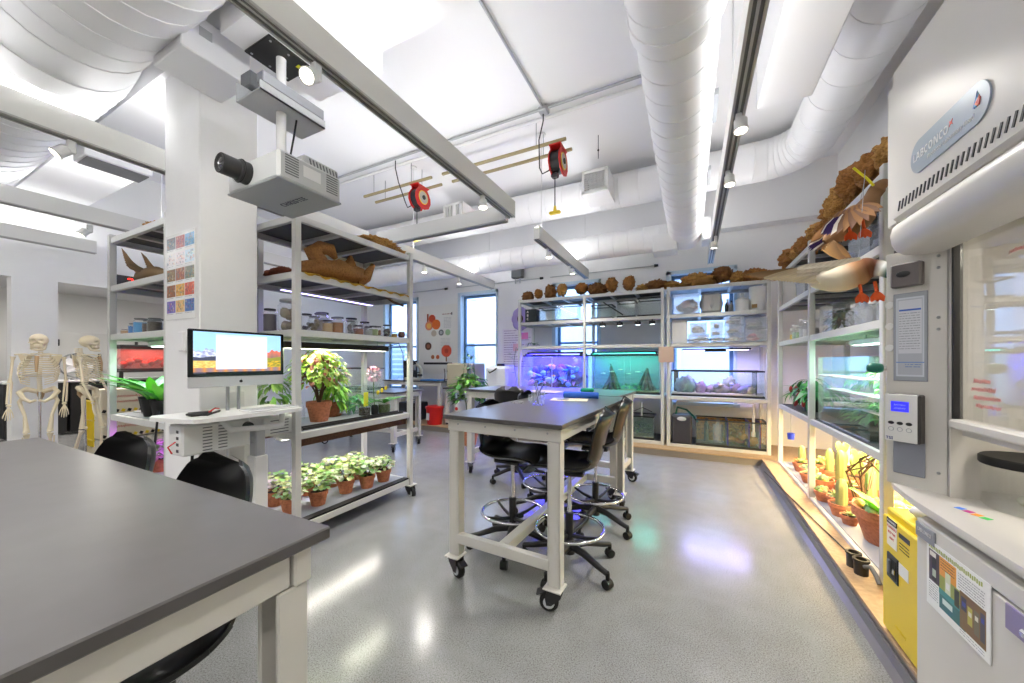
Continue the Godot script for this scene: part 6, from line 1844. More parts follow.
	for y in [1.51, 1.43, 1.35]:
		part(MB.new().lathe(on.call(0.008, y, 0.0), [Vector2(0.013, 0), Vector2(0.012, 0.003), Vector2(0, 0.004)], 14, false, FB * Basis(Vector3.RIGHT, PI / 2)), "hole_cap", M["white plastic"], t)
	var vh := thing("valve_handle", "teal green service valve handle on the hood post", "valve", V(0.655, 1.275, -1.85))
	part(MB.new().cyl(V(0.01, 0, 0), V(-0.01, 0, 0), 0.01, -1, 10), "valve_stem", M["steel"], vh)
	part(MB.new().lathe(V(-0.01, 0, 0), [Vector2(0, 0), Vector2(0.016, 0), Vector2(0.019, 0.012), Vector2(0.019, 0.03), Vector2(0.013, 0.042), Vector2(0, 0.044)], 16, true, Basis(Vector3.BACK, PI / 2)), "grip", mt("teal grip", Color(0.05, 0.42, 0.36), 0.35), vh)
	# sash opening
	part(MB.new().span(V(0.765, 0.85, -1.735), V(0.80, 1.70, -1.715)), "sash_jamb", hp, t)
	part(MB.new().span(V(0.768, 1.1, -1.716), V(0.79, 1.70, -1.706)), "sash_channel", M["dark plastic"], t)
	part(MB.new().span(V(0.778, 1.11, -1.695), V(0.784, 1.78, 0.38)), "sash_glass", glassy("sash glass", Color(0.86, 0.86, 0.82), 0.12, 0.02), t)
	part(MB.new().cbox(V(0.775, 1.098, -0.66), V(0.045, 0.03, 2.08), 0.006), "sash_handle", hp, t)
	part(MB.new().span(V(0.785, 1.06, -1.70), V(0.80, 1.085, 0.38)), "sash_lower_rail", hp, t)
	# interior
	part(MB.new().cbox(V(1.05, 1.765, -0.8), V(0.2, 0.02, 1.2), 0.005), "lamp_fitting", glow("hood lamp", Color(1.0, 0.97, 0.9), 1.2), t)
	area(t, Transform3D(facing_down(), V(1.05, 1.745, -0.8)), Vector2(0.18, 1.15), Color(1.0, 0.97, 0.9), 0.28)
	part(MB.new().span(V(0.765, 0.85, -1.74), V(0.84, 1.78, -1.725)), "jamb_return", hp, t)
	part(MB.new().span(V(1.38, 0.85, -1.86), V(1.40, 2.2, 0.4)), "back_baffle", hp, t)
	part(MB.new().span(V(0.835, 0.85, -1.87), V(1.4, 1.80, -1.85)), "liner_side", hp, t)
	part(MB.new().span(V(0.835, 0.85, -1.765), V(0.85, 1.75, -1.75)), "inner_post", hp, t)
	part(MB.new().span(V(0.80, 1.78, -1.85), V(1.4, 1.80, 0.4)), "liner_top", hp, t)
	part(MB.new().span(V(1.34, 0.9, -1.4), V(1.38, 1.25, -0.2)), "lower_baffle", hp, t)
	# canopy, its louvre slots painted as dark strips
	part(MB.new().cbox(V(1.03, 2.075, -0.70), V(0.76, 0.55, 2.18), 0.012), "canopy_panel", hp, t)
	part(MB.new().cbox(V(0.90, 2.06, -1.83), V(0.47, 0.52, 0.07), 0.006), "end_strip", hp, t)
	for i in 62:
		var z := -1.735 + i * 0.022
		part(MB.new().box(V(0.6492, 1.845, z), V(0.002, 0.034, 0.007), Basis(Vector3.RIGHT, 0.35)), "louvre_slot_shade", M["dark plastic"], t)  # dark strips on the panel stand for the shade inside open slots
	# bulging lower lip, rounded at its end
	var rows := []
	var prof := [Vector2(0.68, 1.785), Vector2(0.648, 1.784), Vector2(0.634, 1.77), Vector2(0.628, 1.745), Vector2(0.632, 1.715), Vector2(0.645, 1.69), Vector2(0.67, 1.675), Vector2(0.76, 1.672)]
	for q in [[-1.79, 0.35], [-1.783, 0.7], [-1.765, 0.93], [-1.74, 1.0], [0.38, 1.0]]:
		var rw := PackedVector3Array()
		for p in prof:
			rw.append(V(0.76 + (p.x - 0.76) * q[1], 1.725 + (p.y - 1.725) * (0.6 + 0.4 * q[1]), q[0]))
		rows.append(rw)
	var lp := MB.new().grid(rows)
	lp.fan(rows[0], V(0, 0, -1))
	part(lp, "lower_lip", hp, t)
	# name plaque
	var poly := PackedVector2Array()
	for i in 20:
		var a := PI / 2 + PI * i / 19
		poly.append(Vector2(-0.125 + cos(a) * 0.052, sin(a) * 0.052))
	for i in 20:
		var a := -PI / 2 + PI * i / 19
		poly.append(Vector2(0.125 + cos(a) * 0.052, sin(a) * 0.052))
	var LB := Basis(V(0, 0, 1), V(0, 1, 0), V(-1, 0, 0))
	var nm := part(MB.new().prism(poly, 0.004, Transform3D(LB, V(0.65, 1.955, -1.475))), "name_plaque", mt("plaque", Color(0.60, 0.65, 0.70), 0.3, 0.2), t, "rounded blue-grey name plaque")
	lettering("LABCONCO", 0.034, 0.001, "plaque_lettering", M["white plastic"], nm, Transform3D(LB, V(0.6455, 1.957, -1.545)), true)
	lettering("Protector Laboratory Hood", 0.017, 0.0008, "plaque_subtitle", M["white plastic"], nm, Transform3D(LB, V(0.6455, 1.928, -1.455)))
	part(MB.new().prism(PackedVector2Array([Vector2(-0.008, -0.008), Vector2(0, -0.003), Vector2(0.008, -0.008), Vector2(0.004, 0), Vector2(0.008, 0.008), Vector2(0, 0.004), Vector2(-0.008, 0.008), Vector2(-0.004, 0)]), 0.001, Transform3D(LB, V(0.646, 1.966, -1.445))), "star_mark", mt("mark red", Color(0.9, 0.32, 0.22), 0.4), nm)
	for k in 4:
		var c: Color = [Color(0.15, 0.35, 0.7), Color(0.2, 0.6, 0.85), Color(0.95, 0.5, 0.35), Color(0.85, 0.25, 0.2)][k]
		part(MB.new().prism(PackedVector2Array([Vector2(-0.012 + k * 0.004, -0.016 + k * 0.003), Vector2(-0.006 + k * 0.006, -0.02), Vector2(0.004 + k * 0.004, 0.02 - k * 0.007)]), 0.001 + k * 0.0003, Transform3D(LB, V(0.646, 1.965, -1.345))), "flame_mark", mt("flame %d" % k, c, 0.4), nm)
	# red marker notes on the sash
	var red := mt("marker red", Color(0.86, 0.45, 0.48), 0.6)
	for q in [[1.24, -1.63, 0.07], [1.215, -1.64, 0.1], [1.19, -1.63, 0.11], [1.165, -1.62, 0.1], [1.60, -1.49, 0.12], [1.54, -1.40, 0.12], [1.46, -1.43, 0.1], [1.38, -1.33, 0.08]]:
		part(scrawl(q[2], 0.016, 0.0007), "marker_note", red, t).transform = Transform3D(LB, V(0.777, q[0], q[1]))
	# specimen jar on the worktop
	var j := thing("wide_jar", "wide glass jar with a flat black lid inside the hood", "jar", V(0.915, 0.85, -1.645))
	part(MB.new().lathe(Vector3.ZERO, [Vector2(0, 0.002), Vector2(0.1, 0.002), Vector2(0.106, 0.012), Vector2(0.106, 0.125), Vector2(0.1, 0.135)], 28), "glass", M["jar glass"], j)
	part(MB.new().lathe(Vector3.ZERO, [Vector2(0, 0.134), Vector2(0.109, 0.134), Vector2(0.111, 0.137), Vector2(0.111, 0.156), Vector2(0.107, 0.16), Vector2(0, 0.16)], 28), "lid", M["black rubber"], j)
	part(MB.new().pen(lin(190, 190, 170)).ball(V(0.02, 0.03, 0.0), V(0.06, 0.025, 0.04), Basis(), 14, 8).pen(lin(170, 180, 110)).ball(V(0.05, 0.03, 0.05), V(0.03, 0.03, 0.02), Basis(), 12, 8), "specimen", M["painted"], j)
	# yellow flammables cabinet
	t = thing("safety_cabinet", "yellow safety cabinet with warning label and black latch on the kerb", "cabinet", V(0.785, 0.1, -2.235))
	part(MB.new().cbox(V(0.29, 0.27, 0.28), V(0.56, 0.54, 0.56), 0.006), "body", M["yellow paint"], t)
	var dy := part(MB.new().cbox(V(0.0, 0.262, 0.285), V(0.02, 0.50, 0.53), 0.004), "door", M["yellow paint"], t)
	var lt := part(MB.new().cbox(V(-0.011, 0.31, 0.115), V(0.008, 0.11, 0.095), 0.006), "latch_frame", M["dark plastic"], dy)
	part(MB.new().box(V(-0.0155, 0.31, 0.13), V(0.002, 0.08, 0.045)), "latch_recess", M["black rubber"], lt)
	part(MB.new().cbox(V(-0.019, 0.31, 0.1), V(0.008, 0.06, 0.022), 0.003), "paddle", M["mid grey"], lt)
	part(MB.new().cbox(V(-0.02, 0.305, 0.143), V(0.008, 0.025, 0.012), 0.003), "key_cylinder", M["chrome"], lt)
	var wl := img(90, 150, Color(0.93, 0.91, 0.86))
	rect(wl, 0, 0, 90, 26, Color(0.16, 0.15, 0.12))
	part(MB.new().box(V(-0.0105, 0.455, 0.105), V(0.002, 0.12, 0.085)), "warning_label", printed("label base", wl, 0.5), dy, "white warning label with red print")
	part(MB.new().box(V(-0.0118, 0.503, 0.105), V(0.001, 0.022, 0.083)), "label_header", M["black rubber"], dy)
	lettering("FLAMMABLE", 0.0125, 0.0004, "header_lettering", M["white plastic"], dy, Transform3D(LB, V(-0.0125, 0.503, 0.105)), true)
	for q in [[0.478, "FLAMMABLE"], [0.455, "KEEP FIRE"], [0.432, "AWAY"]]:
		lettering(q[1], 0.014, 0.0004, "warning_lettering", M["red paint"], dy, Transform3D(LB, V(-0.0118, q[0], 0.105)), true)
	part(MB.new().box(V(-0.0105, 0.475, 0.205), V(0.001, 0.02, 0.085)), "model_plate", M["dark plastic"], dy)
	for i in 3:
		part(scrawl(0.075, 0.005, 0.0005), "small_print", M["dark plastic"], dy).transform = Transform3D(LB, V(-0.0108, 0.445 - i * 0.013, 0.168))
	part(MB.new().box(V(-0.0106, 0.335, 0.20), V(0.001, 0.05, 0.075)), "sticker", M["white plastic"], dy, "small white sticker")
	part(scrawl(0.09, 0.016, 0.001), "maker_emboss", M["yellow paint"], dy).transform = Transform3D(LB, V(-0.0105, 0.075, 0.13))
	single(MB.new().box(V(0, 0.001, 0), V(0.2, 0.002, 0.12)), "paper_slip", M["white plastic"], "white paper slip on top of the yellow cabinet", "paper", "", V(0.95, 0.64, -2.02))
	t = thing("column_cactus", "single green column cactus on the yellow cabinet", "cactus", V(0.98, 0.64, -2.02))
	t.position = V(0.92, 0.64, -2.05)
	var cb := MB.new().pen(lin(60, 130, 40))
	cb.lathe(Vector3.ZERO, [Vector2(0.03, 0), Vector2(0.034, 0.02), Vector2(0.034, 0.09), Vector2(0.024, 0.11), Vector2(0.0, 0.118)], 16, true)
	part(cb, "stem", M["painted"], t)
	t = thing("cactus_tray", "tray of thin pale cactus stems on the yellow cabinet", "cactus", V(1.02, 0.64, -2.14))
	part(MB.new().cbox(V(0, 0.02, 0), V(0.16, 0.04, 0.14), 0.006), "tray", M["terracotta"], t)
	for k in 12:
		part(MB.new().pen(lin(170, 205, 110)).cyl(V(-0.06 + 0.04 * (k % 4), 0.04, -0.04 + 0.04 * (k / 4)), V(-0.06 + 0.04 * (k % 4), 0.13 + R(0, 0.03), -0.04 + 0.04 * (k / 4)), 0.011, 0.008, 8), "cactus_stem", M["painted"], t)
	single(MB.new().ball(V(0, 0.03, 0), V(0.04, 0.035, 0.04), Basis(), 12, 8, noise(91, 0.04), 0.5), "white_stone", M["white plastic"], "rough white stone on the yellow cabinet", "stone", "", V(0.87, 0.64, -2.11))

func ceiling_things() -> void:
	# strut rails and cord reels
	var k := 0
	for q in [[-2.88, -1.22], [-4.3, -3.05]]:
		var st := thing("strut_rail", ["brass coloured strut pair carrying the reel near the grille box", "brass coloured strut pair carrying the reel over the plant rack"][k], "strut")
		for z in [-3.75, -3.965]:
			part(MB.new().cbox(V((q[0] + q[1]) * 0.5, 3.715, z), V(q[1] - q[0], 0.03, 0.03), 0.003), "strut", M["strut"], st)
		for x in [q[0] + 0.2, q[1] - 0.35]:
			for z in [-3.75, -3.965]:
				part(MB.new().cyl(V(x, 3.73, z), V(x, 4.0, z), 0.005, -1, 6), "threaded_rod", M["steel"], st)
		k += 1
	reel("red cord reel with a yellow plug hanging over the mobile bench", V(-1.35, 3.70, -3.86), V(-1.41, 3.95, -3.56))
	reel("red cord reel hanging over the plant rack by the crosswise light bar", V(-3.35, 3.70, -3.86), V(-3.5, 3.95, -3.56))
	# duct hanger rod
	single(MB.new().cyl(V(0, 0, 0), V(0, 0.28, 0), 0.004, -1, 5).ball(V(0, 0.1, 0), V(0.012, 0.012, 0.012), Basis(), 8, 6), "hanger_rod", M["dark plastic"], "thin threaded hanger rod above the grille box", "rod", "", V(-1.0, 3.72, -4.3))
	# projector
	var t := thing("projector_mount", "projector ceiling mount with black plate, pole and open cable box", "mount", V(-2.15, 3.08, -1.28))
	part(MB.new().span(V(-0.14, 0.0, -0.34), V(0.45, 0.17, 0.24)), "mounting_block", M["ceiling paint"], t)
	part(MB.new().cbox(V(-0.02, -0.006, 0.0), V(0.235, 0.012, 0.25), 0.003), "plate", mt("plate black", Color(0.09, 0.085, 0.08), 0.4), t)
	for sx in [-0.11, 0.07]:
		for sz in [-0.1, 0.0, 0.1]:
			part(MB.new().ball(V(sx, -0.013, sz), V(0.007, 0.004, 0.007), Basis(), 8, 5), "bolt", M["steel"], t)
	part(MB.new().box(V(0.04, -0.0125, -0.09), V(0.03, 0.001, 0.04)), "warning_sticker", mt("tag yellow", Color(0.93, 0.9, 0.15), 0.6), t)
	part(MB.new().cyl(V(0, -0.01, 0), V(0, -0.66, 0), 0.026, -1, 18), "pole", M["white plastic"], t)
	var bx := MB.new()
	bx.span(V(-0.13, -0.33, -0.21), V(0.1, -0.322, 0.17))
	bx.span(V(-0.13, -0.33, -0.21), V(-0.124, -0.22, 0.17))
	bx.span(V(0.094, -0.33, -0.21), V(0.1, -0.28, 0.17))
	part(bx, "cable_box", M["light grey"], t)
	part(MB.new().cbox(V(0.06, -0.24, -0.03), V(0.06, 0.06, 0.36), 0.004), "device", M["steel"], t)
	part(MB.new().cbox(V(-0.16, -0.15, 0.05), V(0.1, 0.09, 0.12), 0.006), "outlet_box", M["mid grey"], t)
	for i in 4:
		part(MB.new().tube([V(-0.09, -0.31, 0.14 - i * 0.05), V(-0.06, -0.26, 0.08), V(-0.02, -0.29, -0.02 - i * 0.03), V(0.02, -0.31, -0.16)], 0.006, 6), "cable", [mt("cable blue", Color(0.1, 0.25, 0.5), 0.5), M["cable"], M["white cable"], M["cable"]][i], t)
	part(MB.new().tube([V(0.02, -0.32, -0.08), V(0.04, -0.45, -0.05), V(0.03, -0.6, -0.03), V(0.05, -0.66, -0.08)], 0.006, 6), "drop_cable", M["cable"], t)
	var p := thing("projector", "large pale grey projector with a protruding black lens", "projector", V(-2.07, 2.22, -1.26))
	part(MB.new().cbox(V(0, 0.075, 0), V(0.46, 0.15, 0.36), 0.014), "body", mt("projector grey", Color(0.74, 0.75, 0.75), 0.4), p)
	part(MB.new().cbox(V(0.0, 0.004, 0.0), V(0.465, 0.012, 0.365), 0.004), "base_tray", mt("projector base", Color(0.62, 0.64, 0.65), 0.45), p)
	part(MB.new().cbox(V(0.07, 0.175, -0.08), V(0.26, 0.06, 0.22), 0.012), "lamp_cover", mt("projector grey", Color(0.74, 0.75, 0.75), 0.4), p)
	part(MB.new().cbox(V(-0.05, 0.165, 0.0), V(0.14, 0.04, 0.14), 0.008), "mount_bracket", M["white plastic"], p)
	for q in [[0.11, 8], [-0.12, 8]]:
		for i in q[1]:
			part(MB.new().box(V(0.2305, 0.04 + i * 0.013, q[0]), V(0.002, 0.006, 0.07)), "vent_slot_shade", M["mid grey"], p)  # grey strips on the body, painted shade of the vent openings
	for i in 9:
		part(MB.new().box(V(0.2005, 0.175, -0.17 + i * 0.02), V(0.002, 0.03, 0.008), Basis(Vector3.RIGHT, 0.3)), "cover_slot_shade", M["mid grey"], p)  # shade of the cover openings painted as grey strips
	part(MB.new().box(V(0.2305, 0.09, 0.0), V(0.001, 0.06, 0.1)), "rating_label", M["white plastic"], p)
	var LZ := Basis(V(1, 0, 0), V(0, 0, 1), V(0, -1, 0))
	lettering("CHRISTIE", 0.05, 0.0006, "maker_lettering", mt("logo navy", Color(0.2, 0.2, 0.3), 0.5), p, Transform3D(LZ, V(0.02, -0.0035, -0.03)), true)
	var lz := part(MB.new().lathe(V(-0.04, 0.075, 0.18), [Vector2(0, 0.12), Vector2(0.036, 0.12), Vector2(0.046, 0.128), Vector2(0.05, 0.125), Vector2(0.05, 0.05), Vector2(0.056, 0.045), Vector2(0.058, 0.0), Vector2(0, 0)], 24, false, Basis(Vector3.RIGHT, PI / 2)), "lens", M["dark plastic"], p)
	part(MB.new().ball(V(-0.04, 0.075, 0.295), V(0.036, 0.036, 0.012), Basis(), 18, 8), "lens_glass", mt("lens glass", Color(0.06, 0.05, 0.04), 0.05), lz)
	part(MB.new().torus(V(-0.04, 0.075, 0.215), 0.058, 0.004, Basis(Vector3.RIGHT, PI / 2), 24, 6), "focus_ring", M["black rubber"], lz)
	for i in 5:
		part(MB.new().torus(V(-0.15, 0.09, 0.181), 0.006 + i * 0.006, 0.0012, Basis(Vector3.RIGHT, PI / 2), 18, 4), "speaker_ring", M["mid grey"], p)
	# white equipment box against the column head
	t = thing("equipment_box", "white equipment box fixed at the head of the column", "box", V(-2.61, 3.0, -1.1))
	part(MB.new().cbox(V(0, 0.11, 0), V(0.33, 0.22, 0.34), 0.006), "case", M["duct paint"], t)
	part(MB.new().box(V(0.166, 0.14, 0.06), V(0.002, 0.05, 0.06)), "rating_plate", M["light grey"], t)

func reel(label: String, at: Vector3, feed: Vector3) -> void:
	var t := thing("cord_reel", label, "cord reel", at)
	var X := Basis(V(0, 0, 1), V(0, 1, 0), V(-1, 0, 0))
	for s in [-1, 1]:
		var poly := PackedVector2Array([Vector2(-0.10, 0.0), Vector2(0.10, 0.0), Vector2(0.085, -0.04), Vector2(0.15, -0.13), Vector2(0.155, -0.2), Vector2(0.11, -0.28), Vector2(0.03, -0.315), Vector2(-0.03, -0.315), Vector2(-0.11, -0.28), Vector2(-0.155, -0.2), Vector2(-0.15, -0.13), Vector2(-0.085, -0.04)])
		part(MB.new().prism(poly, 0.008, Transform3D(X, V(s * 0.06 + 0.004, 0, 0))), "side_plate", M["red paint"], t)
		part(MB.new().torus(V(s * 0.06, -0.16, 0), 0.135, 0.009, Basis(Vector3.BACK, PI / 2), 28, 6), "flange_rim", M["red paint"], t)
	part(MB.new().cyl(V(-0.055, -0.16, 0), V(0.055, -0.16, 0), 0.125, -1, 26), "cord_winding", M["cable"], t)
	part(MB.new().cyl(V(0.06, -0.16, 0), V(0.072, -0.16, 0), 0.085, 0.08, 24), "label_disc", mt("reel label", Color(0.72, 0.7, 0.66), 0.5), t)
	part(MB.new().torus(V(0.066, -0.16, 0), 0.086, 0.006, Basis(Vector3.BACK, PI / 2), 24, 6), "label_ring", M["yellow paint"], t)
	part(MB.new().cyl(V(0.07, -0.16, 0), V(0.082, -0.16, 0), 0.03, -1, 16), "hub", M["dark plastic"], t)
	part(MB.new().cbox(V(0, -0.005, 0), V(0.14, 0.012, 0.24), 0.003), "mount_plate", M["red paint"], t)
	part(MB.new().cbox(V(-0.03, -0.31, 0.02), V(0.08, 0.05, 0.07), 0.012), "cord_guide", M["dark plastic"], t)
	part(MB.new().cyl(V(-0.03, -0.32, 0.02), V(-0.03, -0.66, 0.02), 0.006, -1, 6), "drop_cord", M["cable"], t)
	part(MB.new().lathe(V(-0.03, -0.78, 0.02), [Vector2(0, 0.06), Vector2(0.03, 0.06), Vector2(0.02, 0.08), Vector2(0.012, 0.13), Vector2(0, 0.13)], 12), "plug", M["yellow paint"], t)
	part(MB.new().cbox(V(-0.03, -0.725, 0.02), V(0.13, 0.035, 0.05), 0.01), "outlet_block", M["yellow paint"], t)
	var f := feed - at
	part(MB.new().tube([f, f + V(0.0, -0.1, 0.0), f * 0.5 + V(-0.12, -0.1, 0.05), V(-0.2, -0.2, 0.06), V(-0.17, -0.27, 0.05), V(-0.1, -0.24, 0.03), V(-0.06, -0.18, 0.0)], 0.007, 6), "feed_cord", M["cable"], t)

func column_things() -> void:
	# poster of fifteen small pictures on the column face
	var im := img(220, 300, Color(0.93, 0.93, 0.92))
	var C := [[Color(.45, .47, .52), Color(.72, .42, .45), Color(.35, .62, .82)], [Color(.88, .86, .86), Color(.9, .85, .86), Color(.78, .87, .92)], [Color(.55, .42, .28), Color(.66, .4, .3), Color(.5, .5, .42)], [Color(.6, .36, .2), Color(.9, .66, .3), Color(.85, .33, .22)], [Color(.5, .42, .75), Color(.92, .75, .5), Color(.3, .45, .72)]]
	for r in 5:
		for c in 3:
			var x := 8 + c * 69
			var y := 10 + r * 56
			rect(im, x, y, 66, 42, C[r][c])
			for i in 40:
				var q: Color = C[r][c]
				disc(im, x + rng.randi_range(4, 61), y + rng.randi_range(4, 37), R(2, 4.4), q.lerp([Color(0.15, 0.2, 0.3), Color(0.95, 0.9, 0.75), Color(0.85, 0.4, 0.25), Color(0.3, 0.55, 0.6)][i % 4], 0.25 + 0.3 * R(0, 1)))
			scribble(im, x, y + 45, 50, Color(0.6, 0.6, 0.6), 2)
	var pb := MB.new()
	pb.quad(V(-0.2, -0.285, 0.003), V(0.2, -0.285, 0.003), V(0.2, 0.285, 0.003), V(-0.2, 0.285, 0.003))
	pb.box(V(0, 0, 0.001), V(0.4, 0.57, 0.003))
	for i in 24:
		pb.uv[4 + i] = Vector2(0.005, 0.005)
	single(pb, "picture_poster", printed("microscopy poster", im, 0.22), "glossy poster of fifteen small colourful pictures on the column", "poster", "", V(-3.02, 1.865, -1.148))
	single(MB.new().cbox(V(0, 0, 0.012), V(0.07, 0.13, 0.024), 0.006), "wall_switch", M["wall paint"], "white switch box on the column below the poster", "switch", "", V(-2.97, 1.43, -1.15))
	# computer on a swivel wall mount; everything faces +x
	var t := thing("desktop_computer", "all-in-one computer showing a mountain lake desktop and a white window", "computer", V(-2.50, 1.15, -1.245), PI / 2)
	var W := 0.525
	var H := 0.335
	part(MB.new().cbox(V(0, H * 0.5 + 0.03, -0.008), V(W, H - 0.06, 0.014), 0.005), "bezel", mt("bezel black", Color(0.02, 0.02, 0.05), 0.12), t)
	part(MB.new().cbox(V(0, 0.03, -0.008), V(W, 0.062, 0.016), 0.005), "chin", mt("aluminium", Color(0.80, 0.80, 0.81), 0.35, 0.3), t)
	part(MB.new().ball(V(0, H * 0.5, -0.038), V(W * 0.46, H * 0.44, 0.028), Basis(), 20, 10), "back_shell", mt("aluminium", Color(0.80, 0.80, 0.81), 0.35, 0.3), t)
	var ap := PackedVector2Array()
	for i in 22:
		var a := TAU * i / 22
		var r := 0.0095 * (1.0 - 0.12 * absf(cos(a)) * float(sin(a) > 0.6) + 0.04 * cos(2 * a))
		if absf(a - 0.15) < 0.42 or a > TAU - 0.2:
			r *= 0.72
		ap.append(Vector2(cos(a) * r, sin(a) * r))
	part(MB.new().prism(ap, 0.0008, Transform3D(Basis(), V(0, 0.029, 0.0))), "fruit_emblem", M["black rubber"], t, "black bitten fruit emblem")
	part(MB.new().ball(V(0.002, 0.0415, 0.0005), V(0.0015, 0.003, 0.0005), Basis(Vector3.BACK, -0.5), 8, 6), "fruit_leaf", M["black rubber"], t)
	var sc := img(480, 256, Color(0.62, 0.8, 0.95))
	var nz := noise(71, 0.03)
	for x in 480:
		var ridge := 92 + int(20 * sin(x * 0.018 + 0.6) + 9 * sin(x * 0.07) + 5 * sin(x * 0.19))
		for y in range(ridge, 170):
			var q := float(y - ridge) / 60.0
			var cc := Color(0.85, 0.88, 0.95).lerp(Color(0.55, 0.58, 0.72), clampf(0.5 + 1.4 * nz.get_noise_2d(x, y * 1.6), 0, 1)) if x < 260 else Color(0.86, 0.45, 0.36).lerp(Color(0.5, 0.4, 0.4), clampf(q, 0, 1))
			sc.set_pixel(x, y, cc)
		for y in range(150 + int(5 * sin(x * 0.05)), 172):
			sc.set_pixel(x, y, Color(0.25, 0.27, 0.36) if x < 260 else Color(0.55, 0.55, 0.2))
		for y in range(172, 215):
			var s := clampf(0.5 + 1.2 * nz.get_noise_2d(x, y * 3.0), 0, 1)
			sc.set_pixel(x, y, Color(0.92, 0.62, 0.3).lerp(Color(0.8, 0.82, 0.5), s) if x < 300 else Color(0.88, 0.72, 0.2).lerp(Color(0.45, 0.45, 0.16), s))
		for y in range(215, 240):
			sc.set_pixel(x, y, Color(0.8, 0.5, 0.25).lerp(Color(0.55, 0.45, 0.5), absf(sin(x * 0.06))))
	rect(sc, 0, 240, 480, 16, Color(0.04, 0.04, 0.07))
	rect(sc, 0, 240, 60, 8, Color(0.3, 0.3, 0.34))
	rect(sc, 108, 12, 285, 212, Color(0.86, 0.89, 0.98))
	rect(sc, 108, 12, 285, 12, Color(0.8, 0.83, 0.93))
	for i in 14:
		scribble(sc, 118, 34 + i * 12, 40, Color(0.78, 0.81, 0.9), 2)
		scribble(sc, 170, 34 + i * 12, 200, Color(0.81, 0.84, 0.93), 2)
	var sb := MB.new()
	sb.quad(V(-0.24, 0.073, 0.0), V(0.24, 0.073, 0.0), V(0.24, 0.322, 0.0), V(-0.24, 0.322, 0.0))
	part(sb, "screen", printed("desktop", sc, 0.15, 0.45), t, "lit screen")
	# sit-stand mount with keyboard desk
	t = thing("workstation_mount", "white height-adjustable workstation arm and keyboard desk on the column", "desk", V(-2.78, 0, -1.32))
	part(MB.new().cbox(V(0.02, 0.55, -0.02), V(0.04, 1.1, 0.1), 0.006), "wall_track", M["white plastic"], t)
	part(MB.new().cbox(V(0.28, 0.56, -0.02), V(0.07, 0.6, 0.06), 0.006), "lift_column", M["light grey"], t)
	part(MB.new().cbox(V(0.28, 0.42, -0.02), V(0.09, 0.56, 0.08), 0.006), "column_sleeve", M["white plastic"], t)
	part(MB.new().cbox(V(0.15, 0.2, -0.02), V(0.28, 0.05, 0.07), 0.006), "bracket", M["light grey"], t)
	part(MB.new().cbox(V(0.15, 0.8, -0.02), V(0.28, 0.05, 0.07), 0.006), "bracket", M["light grey"], t)
	for z in [-0.03, 0.03]:
		part(MB.new().cyl(V(0.2, 0.98, z + 0.08), V(0.2, 1.3, z + 0.08), 0.01, -1, 8), "screen_post", M["steel"], t)
	var desk := PackedVector2Array([Vector2(0.08, 0.42), Vector2(0.14, 0.45), Vector2(0.40, 0.41), Vector2(0.47, 0.39), Vector2(0.49, 0.34), Vector2(0.49, -0.16), Vector2(0.46, -0.2), Vector2(0.08, -0.2)])
	part(MB.new().prism(desk, 0.022, Transform3D(Basis(V(1, 0, 0), V(0, 0, 1), V(0, 1, 0)), V(0, 0.975, 0))), "desk_top", M["white plastic"], t)
	part(MB.new().tube([V(0.33, 0.96, 0.2), V(0.38, 0.90, 0.18), V(0.40, 0.89, 0.0), V(0.40, 0.89, -0.1), V(0.34, 0.95, -0.14)], 0.018, 10), "release_bar", M["white plastic"], t)
	var cb := part(MB.new().cbox(V(0.24, 0.865, 0.21), V(0.16, 0.17, 0.34), 0.01), "cpu_box", M["white plastic"], t, "slotted white equipment case")
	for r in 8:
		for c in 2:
			part(MB.new().box(V(0.3205, 0.80 + r * 0.018, 0.13 + c * 0.075 + 0.06), V(0.002, 0.006, 0.045)), "vent_slot_shade", M["mid grey"], cb)  # slot shade painted on the case as grey strips
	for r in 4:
		part(MB.new().box(V(0.27, 0.81 + r * 0.035, 0.3805), V(0.025, 0.016, 0.002)), "end_slot_shade", M["dark plastic"], cb)  # dark strips for the shade in the end openings
	part(MB.new().cyl(V(0.32, 0.9, 0.06), V(0.345, 0.9, 0.06), 0.03, 0.026, 16), "knob", M["dark plastic"], t)
	part(MB.new().cbox(V(0.18, 0.865, -0.17), V(0.16, 0.13, 0.22), 0.01), "cpu_box", M["white plastic"], t)
	for r in 5:
		part(MB.new().box(V(0.2605, 0.82 + r * 0.02, -0.17), V(0.002, 0.006, 0.12)), "vent_slot_shade", M["mid grey"], t)  # grey strips in place of shaded openings
	part(MB.new().tube([V(0.24, 0.8, 0.3), V(0.22, 0.66, 0.3), V(0.1, 0.5, 0.36), V(0.03, 0.42, 0.42)], 0.008, 6), "power_cord", M["cable"], t)
	part(MB.new().tube([V(0.26, 0.86, 0.385), V(0.27, 0.84, 0.42), V(0.26, 0.8, 0.4)], 0.004, 5), "red_wire", M["red paint"], t)
	t = thing("keyboard", "slim white keyboard on the workstation desk", "keyboard", V(-2.40, 0.997, -1.36))
	part(MB.new().cbox(V(0, 0.005, 0), V(0.12, 0.01, 0.3), 0.003), "base", M["white plastic"], t)
	for r in 5:
		for c in 13:
			part(MB.new().box(V(-0.044 + r * 0.022, 0.0115, -0.135 + c * 0.0225), V(0.018, 0.003, 0.018)), "key", M["light grey"], t)
	t = thing("cable_adapter", "dark tangled adapter and red wires on the workstation desk", "cable", V(-2.46, 0.997, -1.02))
	part(MB.new().cbox(V(0, 0.012, 0), V(0.05, 0.022, 0.1), 0.006), "adapter", M["dark plastic"], t)
